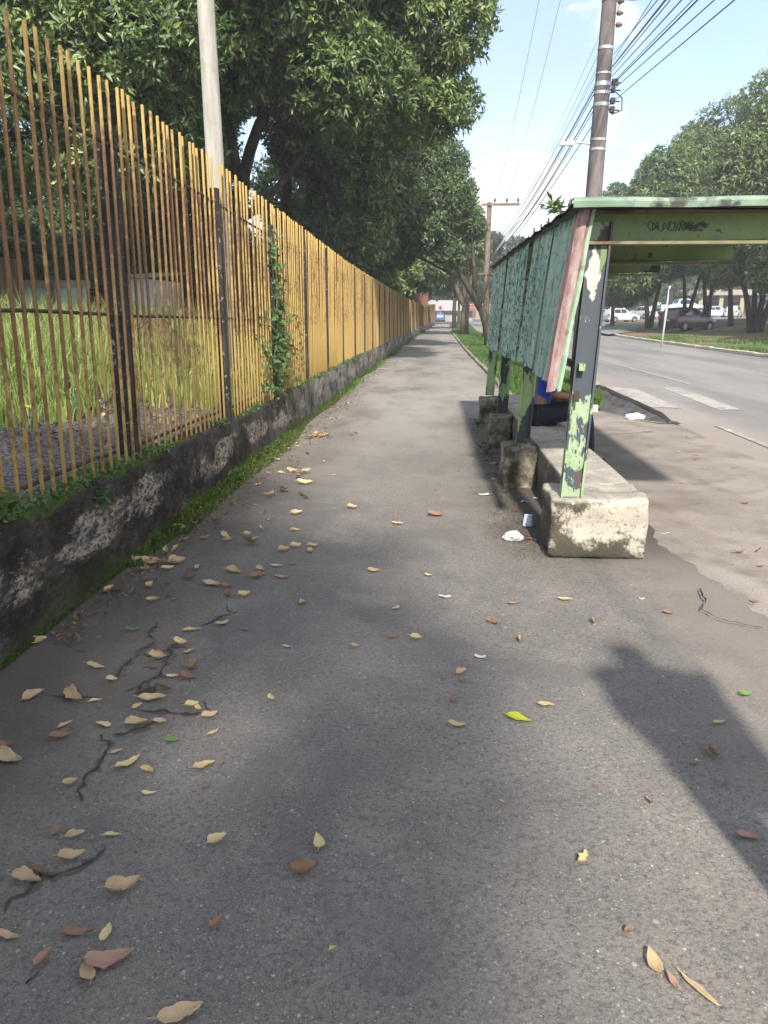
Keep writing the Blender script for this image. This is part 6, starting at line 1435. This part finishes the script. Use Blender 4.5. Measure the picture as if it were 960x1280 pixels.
mb = MB(); pts = [at(px, py, 0.43) for px, py in ((28, 507), (40, 509), (58, 506))]; mb.tube(pts, .016, 6); mb.build('yellow_tape', M['yellowtape'], None, label='short yellow tape lying on the black hose', cat='tape')
M['gbottle'] = G('green_bottle_glass').bsdf((0.02, 0.10, 0.06), 0.12, spec=0.7)
p = at(97, 522, 0.37); mb = MB(); mb.lathe([(.02, 0), (.04, .005), (.042, .14), (.036, .19), (.016, .25), (.015, .31), (.018, .315), (.018, .33)], 14); mb.build('bottle', M['gbottle'], None, smooth=True, loc=p, rot=(0.15, 0.1, 0), label='green bottle standing on the gravel behind the fence', cat='bottle')
mb = MB(); mb.ball((0, 0, .10), .07, .05, .11); p = at(202, 557, 0.45); mb.build('bag', M['wallw'], None, smooth=True, loc=(p.x, p.y, 0.36), label='small white bag on the gravel close behind the fence', cat='bag')
# ------------------------------------------------------------------ litter
M['bagw'] = plain('white_plastic_film', (0.50, 0.49, 0.48), 0.45, 0, 0.05, 30)
M['cupw'] = G('translucent_white_plastic').bsdf((0.52, 0.60, 0.70), 0.3, spec=0.5)
M['paper'] = plain('dirty_white_paper', (0.55, 0.53, 0.49), 0.9, 0, 0.15, 30)
def crumple(name, loc, sx, sy, sz, seed, m, label, cat):
    r = np.random.default_rng(seed); bm = bmesh.new(); bmesh.ops.create_icosphere(bm, subdivisions=4, radius=1)
    co = np.array([v.co[:] for v in bm.verts]); f = 1 + 0.55 * lumps(co, 2.0, seed) + 0.5 * np.abs(lumps(co, 4, seed + 1)) + 0.16 * lumps(co, 11, seed + 2)
    for v, k, c in zip(bm.verts, f, co):
        v.co = Vector((c[0] * k * sx, c[1] * k * sy, max(-0.55, c[2] * k) * sz + 0.55 * sz))
    me = bpy.data.meshes.new(name); bm.to_mesh(me); bm.free(); me.materials.append(m)
    o = bpy.data.objects.new(name, me); o.location = loc; return put(o, None, label, cat)
crumple('plastic_bag', at(641, 674), .052, .04, .032, 5, M['bagw'], 'crumpled white plastic bag on the path in front of the bench', 'plastic bag')
crumple('plastic_bag', at(793, 524) + Vector((0, 0, 0.0)), .12, .09, .05, 8, M['bagw'], 'white plastic bag in the gutter at the end of the verge kerb', 'plastic bag')
mb = MB(); p = at(660, 657)
mb.lathe([(.040, 0), (.041, .004), (.030, .072), (.030, .076), (.012, .076)], 20); mb.build('plastic_cup', M['cupw'], None, smooth=False, loc=(p.x, p.y, .003), label='upside down white plastic cup beside the bench', cat='cup')
def scrap(px, py, w, l, rz, label, seed, m='paper'):
    q = random.Random(seed); p = at(px, py); rows = []
    for i in range(5):
        rows.append([(l * (i / 4 - .5) + q.uniform(-.003, .003), w * (k / 3 - .5) + q.uniform(-.003, .003), bulge(p.x, p.y) + .007 + .004 * math.sin(i * 1.3 + seed) + q.uniform(0, .004)) for k in range(4)])
    o = sheet('paper_scrap', rows, M[m], None, label=label, cat='paper scrap'); o.location = (p.x, p.y, 0); o.rotation_euler = (0, 0, rz)
scrap(556, 746, .024, .062, .25, 'folded white paper strip alone in the middle of the path', 1)
scrap(600, 822, .026, .05, -.3, 'off-white paper scrap right of the centre of the path', 2)
scrap(605, 619, .05, .08, .1, 'flat white paper scrap left of the nearest footing block', 3)
scrap(617, 580, .06, .10, .4, 'flattened grey plastic scrap near the second footing block', 4, 'grey')
scrap(617, 600, .03, .05, .2, 'tiny white scrap in the shade between the footings', 5)
scrap(655, 628, .03, .06, .2, 'white scrap beside the nearest footing block', 6)
scrap(669, 624, .025, .04, .9, 'small white scrap against the foot of the bench', 7)
scrap(802, 748, .012, .032, .1, 'tiny white scrap on the path below the end of the bench', 8)
scrap(869, 954, .010, .014, .3, 'tiny white scrap lying in the shadow at the right', 9)
scrap(832, 668, .015, .06, .0, 'thin white stick on the pavement right of the bench', 10)
scrap(479, 461, .10, .30, .2, 'white scrap near the wall in the middle distance', 11)
scrap(497, 452, .12, .30, .0, 'second white scrap further along the wall', 12)
# ------------------------------------------------------------------ fallen leaves
def leaf_mesh(seed, curl, wid, torn=0.0, fold=0.0):
    """unit-length blade along X with midrib, curl, ragged rim and a stalk"""
    q = random.Random(seed); n = 11; rows = []; bend = q.uniform(-.12, .12)
    for i in range(n):
        t = i / (n - 1); w = wid * 0.5 * (math.sin(PI * min(1, t ** 0.8)) ** 0.75 + 0.02) * (1 - 0.25 * t)
        cy = bend * math.sin(PI * t); row = []
        zc = curl * (0.30 * (2 * t - 1) ** 2 - 0.04) + .03 * math.sin(t * 5 + seed)
        for k in range(7):
            u = k / 3 - 1; ww = w * (1 - (torn * q.random() if abs(u) > .6 else 0))
            zz = zc + curl * 0.9 * (abs(u) ** 1.8) * w + fold * (u if u > 0 else 0) * w * 1.6 + 0.022 * math.sin(u * 6 + t * 9 + seed) + 0.02 * abs(u) * q.uniform(-1, 1)
            row.append((t - .5 + .02 * abs(u) * q.uniform(-1, 1), cy + u * ww * (1 - .25 * curl * abs(u)), zz))
        rows.append(row)
    mb = MB()
    for r_ in rows: mb.v += r_
    for i in range(n - 1):
        for k in range(6): a = i * 7 + k; mb.f.append((a, a + 1, a + 8, a + 7))
    p = Vector(rows[0][3]); mb.tube([p, p + Vector((-.10, .01, .03)), p + Vector((-.17, .035, .01))], [.012, .010, .012], 5)
    zmin = min(v[2] for v in mb.v); mb.v = [(a, b, c - zmin) for a, b, c in mb.v]
    return mb
LM = {}
def leaf_obj(px, py, ln, rz, m, shape, label, group=None, z=0.0, tilt=(0, 0)):
    key = (shape, m, random.randrange(3))
    if key not in LM:
        cu, wd, to, fo = {'flat': (.16, .46, .15, .05), 'broad': (.24, .56, .18, .08), 'curl': (.55, .52, .35, .38), 'narrow': (.35, .32, .2, .25), 'torn': (.40, .60, .75, .45), 'cup': (.75, .70, .3, .3), 'strip': (.1, .17, .2, 0)}[shape]
        mb = leaf_mesh(len(LM) * 7 + 3, cu, wd, to, fo); me = bpy.data.meshes.new('fallen_leaf'); me.from_pydata(mb.v, [], mb.f); me.polygons.foreach_set('use_smooth', [True] * len(me.polygons)); me.materials.append(M[m]); LM[key] = me
    p = at(px, py) if isinstance(px, (int, float)) and py is not None else px
    o = bpy.data.objects.new('fallen_leaf', LM[key]); s = ln * 0.92
    base = bulge(p.x, p.y) + .0065 if p.x < 1.45 else 0.018
    o.location = (p.x, p.y, base + z); o.scale = (s, s, s * random.uniform(.85, 1.15)); o.rotation_euler = (tilt[0], tilt[1], rz + (random.uniform(-.55, .55) if not isinstance(px, Vector) else 0))
    return put(o, None, label, 'leaf', group)
A = [  # px, py, length m, heading, colour, shape, label
 (88, 979, .055, .3, 'tan', 'cup', 'small tan leaf just left of the lower end of the long crack'),
 (72, 1041, .055, 1.2, 'brown', 'curl', 'small brown leaf above the pair at the left edge crack'),
 (95, 1045, .065, .6, 'tan', 'torn', 'tan torn leaf right of the small brown leaf by the left edge crack'),
 (140, 1045, .060, -.4, 'pale', 'narrow', 'narrow yellow leaf at the upper tip of the left edge crack'),
 (90, 1071, .085, .5, 'tan', 'curl', 'tan curled leaf lying across the left edge crack'),
 (33, 1101, .095, -.2, 'tan', 'torn', 'ragged tan leaf covering the left edge crack'),
 (48, 1089, .070, 2.6, 'brown', 'curl', 'brown curled leaf touching the ragged tan one on the crack'),
 (154, 1110, .105, .35, 'tan', 'curl', 'large pale brown curled leaf alone below the left edge crack'),
 (186, 992, .052, -.4, 'pale', 'flat', 'small pale leaf right of the lower end of the long crack'),
 (272, 1056, .068, .5, 'pale', 'cup', 'round cupped yellow-tan leaf alone in the left foreground'),
 (397, 1057, .078, 1.62, 'pale', 'broad', 'pale yellow leaf pointing straight along the path in the foreground'),
 (380, 1091, .095, .5, 'brown', 'torn', 'big brown leaf just below the upright pale yellow one'),
 (270, 1157, .050, 1.1, 'red', 'curl', 'small reddish brown leaf alone in the lower left foreground'),
 (132, 1168, .062, 1.9, 'pale', 'broad', 'pale yellow leaf above the big pinkish brown pair'),
 (97, 1166, .095, .2, 'brown', 'narrow', 'long curled brown leaf left of the pale yellow one'),
 (55, 1200, .065, .9, 'pink', 'torn', 'pinkish brown leaf standing alone near the lower left corner'),
 (10, 1173, .075, .3, 'tan', 'narrow', 'tan leaf cut by the left edge near the bottom'),
 (136, 1200, .125, .3, 'pink', 'broad', 'largest pinkish brown leaf of the overlapping pair in the lower left'),
 (113, 1216, .085, 2.0, 'tan', 'broad', 'tan leaf overlapping the large pinkish brown leaf'),
 (225, 1272, .110, .1, 'tan', 'broad', 'large tan leaf cut by the bottom edge'),
 (416, 1191, .022, .8, 'yleaf', 'curl', 'tiny yellow-green leaf curl in the middle foreground'),
 (302, 1099, .022, .2, 'brown', 'torn', 'tiny brown flake right of the large pale brown leaf'),
 (42, 870, .105, .7, 'tan', 'torn', 'upright tan leaf at the left end of the short crack'),
 (94, 871, .140, -.2, 'tan', 'curl', 'big folded tan leaf on the short crack by the wall'),
 (119, 876, .06, .3, 'pale', 'narrow', 'yellow leaf touching the right end of the big folded tan leaf'),
 (82, 906, .07, 1.5, 'tan', 'narrow', 'thin upright tan leaf below the big folded leaf'),
 (129, 906, .075, 2.4, 'pale', 'broad', 'flat pale leaf right of the thin upright tan leaf'),
 (76, 922, .085, .1, 'brown', 'curl', 'brown curled leaf under the thin upright tan leaf'),
 (13, 946, .135, -.1, 'tan', 'broad', 'largest tan leaf at the left edge, lying on another leaf'),
 (4, 934, .09, .8, 'brown', 'curl', 'brown leaf under the largest tan leaf at the left edge'),
 (160, 954, .105, .6, 'pale', 'flat', 'long pale leaf near the lower crack fork'),
 (146, 940, .05, .5, 'tan', 'flat', 'small tan leaf above the long pale leaf'),
 (184, 966, .065, -.7, 'tan', 'curl', 'tan leaf lying with a green one right of the long pale leaf'),
 (180, 960, .05, 2.2, 'gleaf', 'narrow', 'dark green leaf tucked beside the tan leaf right of the long pale leaf'),
 (214, 927, .065, .1, 'gleaf', 'curl', 'small green leaf on the path beside the damp soil'),
 (255, 960, .085, 1.1, 'tan', 'broad', 'tan heart shaped leaf right of the green leaf, well out on the path'),
 (266, 916, .065, 1.2, 'tan', 'narrow', 'tan leaf standing above the heart shaped one'),
 (262, 896, .075, .9, 'tan', 'curl', 'tan leaf right of the horizontal crack'),
 (200, 904, .06, .3, 'tan', 'curl', 'tan leaf on the horizontal crack'),
 (170, 905, .09, .2, 'tan', 'torn', 'tan torn leaf on the dark damp soil'),
 (190, 875, .115, .05, 'tan', 'broad', 'large flat tan leaf on the damp soil where the cracks meet'),
 (204, 861, .09, 2.6, 'brown', 'torn', 'brown torn leaf behind the large flat tan leaf'),
 (240, 883, .06, 1.0, 'pale', 'cup', 'yellow cupped leaf at the end of the horizontal crack'),
 (248, 887, .045, -.4, 'pale', 'cup', 'smaller yellow cupped leaf beside the end of the horizontal crack'),
 (172, 885, .055, 1.2, 'tan', 'curl', 'small tan leaf left of the large flat tan leaf'),
 (140, 851, .055, .3, 'tan', 'cup', 'tan cupped leaf at the lower end of the upper crack'),
 (120, 834, .11, .1, 'tan', 'narrow', 'long tan leaf left of the upper crack'),
 (167, 788, .085, -.1, 'gleaf', 'narrow', 'bright green curled leaf at the top of the upper crack'),
 (240, 789, .10, .3, 'tan', 'narrow', 'thin tan leaf at the short diagonal crack'),
 (226, 805, .085, .0, 'pale', 'curl', 'pale curled leaf above the brown clump'),
 (197, 823, .095, -.5, 'tan', 'torn', 'tan torn leaf on the second crack'),
 (237, 815, .065, .7, 'tan', 'flat', 'tan leaf right of the pale curled leaf'),
 (242, 834, .10, 1.3, 'brown', 'torn', 'upright brown leaf of the clump right of the second crack'),
 (234, 848, .09, .1, 'brown', 'curl', 'lower brown leaf of the clump right of the second crack'),
 (216, 845, .065, .4, 'pale', 'flat', 'small whitish leaf left of the brown clump'),
 (43, 805, .13, .4, 'tan', 'torn', 'tan leaf at the foot of the dark wall near the left edge'),
 (137, 740, .10, 1.1, 'tan', 'curl', 'tan leaf leaning at the mossy foot of the wall'),
 (187, 734, .075, 1.3, 'tan', 'cup', 'tan leaf on the dark damp patch by the wall'),
 (191, 752, .075, -.2, 'tan', 'curl', 'tan leaf under the dark damp patch'),
 (278, 780, .085, .6, 'tan', 'broad', 'tan leaf at the top of the short diagonal crack'),
 (308, 788, .07, .1, 'brown', 'narrow', 'thin brown leaf right of the short diagonal crack'),
 (265, 733, .125, .1, 'tan', 'broad', 'large tan leaf in the middle of the leaf drift'),
 (284, 735, .08, .2, 'brown', 'curl', 'brown leaf beside the large tan leaf of the drift'),
 (292, 717, .12, .1, 'tan', 'torn', 'tan torn leaf above the large tan leaf of the drift'),
 (306, 747, .08, .6, 'pale', 'cup', 'pale cupped leaf below the drift'),
 (322, 724, .11, .3, 'brown', 'torn', 'brown torn leaf right of the drift'),
 (325, 715, .07, -.5, 'tan', 'cup', 'tan cupped leaf on top of the brown torn one'),
 (346, 709, .08, .0, 'pale', 'flat', 'pale leaf right of the drift edge'),
 (352, 723, .11, .3, 'pink', 'narrow', 'long pinkish leaf below the pale leaf'),
 (355, 691, .09, .3, 'tan', 'cup', 'left leaf of the row of three tan leaves'),
 (370, 686, .085, .1, 'pale', 'cup', 'middle leaf of the row of three tan leaves'),
 (387, 692, .08, .9, 'tan', 'cup', 'right leaf of the row of three tan leaves'),
 (376, 754, .08, 1.4, 'tan', 'broad', 'tan leaf alone on the clear asphalt below the row of three'),
 (359, 810, .055, .3, 'tan', 'flat', 'small tan leaf alone left of the middle of the path'),
 (444, 810, .045, .2, 'tan', 'cup', 'small round tan leaf in the middle of the path'),
 (339, 875, .045, -.3, 'pale', 'torn', 'tiny pale torn leaf alone left of the middle of the path'),
 (467, 716, .085, .0, 'tan', 'curl', 'tan leaf in the middle of the path level with the end of the bench'),
 (225, 663, .11, .5, 'tan', 'torn', 'tan leaf against the mossy wall beyond the damp patch'),
 (495, 761, .065, .8, 'tan', 'broad', 'tan leaf right of the middle of the path, left of the paper strip'),
 (492, 797, .075, .1, 'brown', 'narrow', 'thin brown leaf left of the round tan one'),
 (520, 800, .07, -.2, 'pale', 'cup', 'round yellowish leaf right of the thin brown one'),
 (615, 779, .085, -.3, 'brown', 'torn', 'brown torn leaf above the off-white paper scrap'),
 (650, 800, .075, 1.9, 'tan', 'torn', 'tan crumpled leaf right of the off-white paper scrap'),
 (577, 842, .07, .3, 'tan', 'torn', 'tan leaf with a hole, upper of a close pair'),
 (579, 853, .06, -.5, 'brown', 'narrow', 'lower thin leaf of the close pair under the paper scrap'),
 (556, 848, .04, 1.5, 'brown', 'flat', 'tiny brown flake left of the close pair'),
 (566, 877, .055, -.9, 'red', 'flat', 'reddish leaf below the close pair'),
 (571, 908, .075, -.1, 'tan', 'broad', 'tan leaf below the reddish one'),
 (648, 900, .11, -.35, 'yleaf', 'broad', 'bright yellow-green leaf right of the middle of the path'),
 (682, 884, .07, .3, 'tan', 'broad', 'tan leaf right of and above the bright yellow-green leaf'),
 (706, 749, .085, -.1, 'tan', 'broad', 'tan leaf on the path below the end of the bench'),
 (642, 754, .075, .05, 'brown', 'narrow', 'thin brown leaf left of the tan leaf below the bench end'),
 (742, 777, .075, 1.7, 'tan', 'torn', 'upright tan leaf right of the tan leaf below the bench end'),
 (835, 767, .055, -.3, 'brown', 'curl', 'brown leaf near the seam of the brown pavement'),
 (932, 870, .06, .1, 'gleaf', 'torn', 'small light green leaf at the right edge beside the shadow'),
 (899, 905, .07, .1, 'tan', 'narrow', 'tan leaf at the upper right rim of the shadow'),
 (891, 942, .085, 1.3, 'brown', 'torn', 'ragged brown leaf inside the shadow'),
 (868, 956, .04, .1, 'brown', 'flat', 'small brown flake beside the ragged leaf in the shadow'),
 (905, 983, .035, .2, 'brown', 'cup', 'tiny brown curl near the right edge inside the shadow'),
 (810, 1005, .045, 1.4, 'pink', 'curl', 'small pinkish leaf at the lower left rim of the shadow'),
 (935, 1050, .075, -.3, 'pink', 'broad', 'pinkish brown leaf in the shadow at the right edge'),
 (727, 1077, .065, 1.1, 'pale', 'torn', 'yellow crumpled leaf alone in the right foreground'),
 (817, 1209, .085, 1.5, 'tan', 'broad', 'upright tan leaf in the lower right foreground'),
 (839, 1231, .05, 1.4, 'pink', 'flat', 'thin pinkish leaf between the upright tan leaf and the strip'),
 (875, 1246, .125, -.80, 'tan', 'strip', 'long tan strip of leaf in the lower right corner'),
 (785, 1168, .03, .9, 'brown', 'torn', 'tiny brown flake above the upright tan leaf in the lower right'),
 (747, 985, .03, .2, 'brown', 'flat', 'tiny dark flake left of the shadow'),
 (535, 720, .05, .1, 'tan', 'curl', 'small tan leaf above the paper strip'),
 (497, 656, .10, .1, 'tan', 'broad', 'tan leaf on the path left of the crumpled bag'),
 (544, 646, .13, .0, 'brown', 'curl', 'brown leaf on the path nearest the crumpled bag'),
 (440, 637, .09, .2, 'tan', 'cup', 'tan leaf on the sunny middle of the path'),
 (371, 645, .11, .2, 'pale', 'cup', 'yellowish leaf left of the sunny middle of the path'),
 (381, 606, .16, .1, 'pale', 'curl', 'pale leaf at the edge of the far drift by the wall'),
 (924, 693, .10, .0, 'brown', 'narrow', 'dark twig-like leaf on the brown pavement at the right'),
]
random.seed(5)
for a in A: leaf_obj(*a)
GD = 'scattered drift of dry leaves along the mossy wall'
q = random.Random(77)
for i in range(66):
    y = 3.6 + q.random() ** 1.1 * 9.5; x = wallX(y) + .10 + abs(q.gauss(0, .42))
    if y > 6: x = wallX(y) + .08 + abs(q.gauss(0, .30))
    leaf_obj(Vector((x, y, 0)), None, q.uniform(.04, .095), q.uniform(0, 6.28), q.choice(['tan', 'tan', 'brown', 'pale', 'brown', 'pink']), q.choice(['curl', 'torn', 'cup', 'broad', 'narrow']), 'small dry leaf in the scattered drift along the foot of the mossy wall', GD, tilt=(q.uniform(-.1, .1), q.uniform(-.1, .1)))
for cxp, cyp, n in ((186, 703, 7), (203, 707, 6), (300, 678, 6), (399, 546, 14), (372, 592, 9), (352, 620, 6)):
    c = at(cxp, cyp)
    for i in range(n): leaf_obj(Vector((c.x + q.gauss(0, .09), c.y + q.gauss(0, .10), 0)), None, q.uniform(.07, .12), q.uniform(0, 6.28), q.choice(['tan', 'tan', 'brown', 'pale']), q.choice(['curl', 'torn', 'cup']), 'small dry leaf in the scattered drift along the foot of the mossy wall', GD, z=q.uniform(0, .02), tilt=(q.uniform(-.3, .3), q.uniform(-.3, .3)))
for i in range(40):
    y = 1.6 + q.random() * 8; x = q.uniform(-1.3, 1.3)
    if .55 < x < 1.4 and y > 4.4: x -= 1.2
    leaf_obj(Vector((x, y, 0)), None, q.uniform(.014, .032), q.uniform(0, 6.28), q.choice(['brown', 'pink', 'tan']), q.choice(['torn', 'flat', 'strip']), 'tiny crumb of dry leaf scattered on the open asphalt', 'crumbs of dry leaf on the asphalt')
for i in range(26):
    y = 3.5 + q.random() * 7; x = q.uniform(1.5, 3.2)
    leaf_obj(Vector((x, y, 0)), None, q.uniform(.03, .07), q.uniform(0, 6.28), q.choice(['brown', 'pink', 'tan', 'brown']), q.choice(['torn', 'flat', 'curl', 'strip']), 'small dry leaf fragment scattered on the brown pavement', 'leaf fragments on the pavement')
for i in range(22):
    y = 5.0 + q.random() * 6; x = q.uniform(.48, .72)
    leaf_obj(Vector((x, y, 0)), None, q.uniform(.03, .07), q.uniform(0, 6.28), q.choice(['brown', 'brown', 'tan']), q.choice(['torn', 'flat', 'curl']), 'dark leaf fragment in the grime between the footings and the path', 'leaf fragments beside the footings')

# leaf litter lying on the gravel behind the fence
r = np.random.default_rng(91); n = 900; y = 2 + r.random(n) * 12; x = np.array([wallX(v) for v in y]) - 0.3 - r.random(n) * 2.4
P = np.stack([x, y, np.full(n, 0.385)], 1)
V, F, t_ = leaf_cloud(P, norm(np.stack([r.normal(size=n), r.normal(size=n), 0.15 * np.ones(n)], 1)), 1, 0.10, 0.05, 92, 0.0, (0.0, 0.3), jit=0.01)
obj_np('leaf_litter', V, F, M['litter'], None, t_, kind='stuff', label='dry leaf litter strewn over the gravel behind the fence', cat='leaf litter')

# crumbled leaf litter gathered along the foot of the wall
n = 2600; y = 3.2 + r.random(n) ** 1.1 * 22; wx_ = np.array([wallX(v) for v in y]); x = wx_ + 0.06 + np.abs(r.normal(size=n)) * 0.22 * (0.5 + 0.5 * np.sin(y * 1.9) ** 2)
P = np.stack([x, y, np.full(n, 0.010)], 1)
V, F, t_ = leaf_cloud(P, norm(np.stack([r.normal(size=n), r.normal(size=n), 0.1 * np.ones(n)], 1)), 1, 0.032, 0.016, 93, 0.0, (0.0, 0.3), jit=0.003)
V[:, 2] = np.maximum(V[:, 2], 0.006)
obj_np('leaf_litter', V, F, M['litter'], None, t_ * 0.7, kind='stuff', label='crumbled leaf litter gathered along the foot of the low wall', cat='leaf litter')
n = 1500; y = 4.6 + r.random(n) * 6.5; x = 0.74 - np.abs(r.normal(size=n)) * 0.16; P = np.stack([x, y, np.full(n, 0.010)], 1)
V, F, t_ = leaf_cloud(P, norm(np.stack([r.normal(size=n), r.normal(size=n), 0.1 * np.ones(n)], 1)), 1, 0.020, 0.011, 94, 0.0, (0.0, 0.3), jit=0.003)
V[:, 2] = np.maximum(V[:, 2], 0.006)
obj_np('leaf_litter', V, F, M['litter'], None, t_ * 0.5, kind='stuff', label='dark crumbs and grit along the foot of the bench and footings', cat='grit')

# ------------------------------------------------------------------ thin haze in the air
mb = MB(); mb.box(-450, 450, -150, 650, -1.2, 48)
hz_m = bpy.data.materials.new('thin_haze'); hz_m.use_nodes = True; t_ = hz_m.node_tree; t_.nodes.clear()
o_ = t_.nodes.new('ShaderNodeOutputMaterial'); v_ = t_.nodes.new('ShaderNodeVolumePrincipled')
v_.inputs['Color'].default_value = (0.92, 0.95, 1, 1); v_.inputs['Density'].default_value = 0.0012; t_.links.new(v_.outputs[0], o_.inputs['Volume'])
mb.build('haze', hz_m, None, kind='stuff', label='thin pale haze in the air along the street', cat='haze')
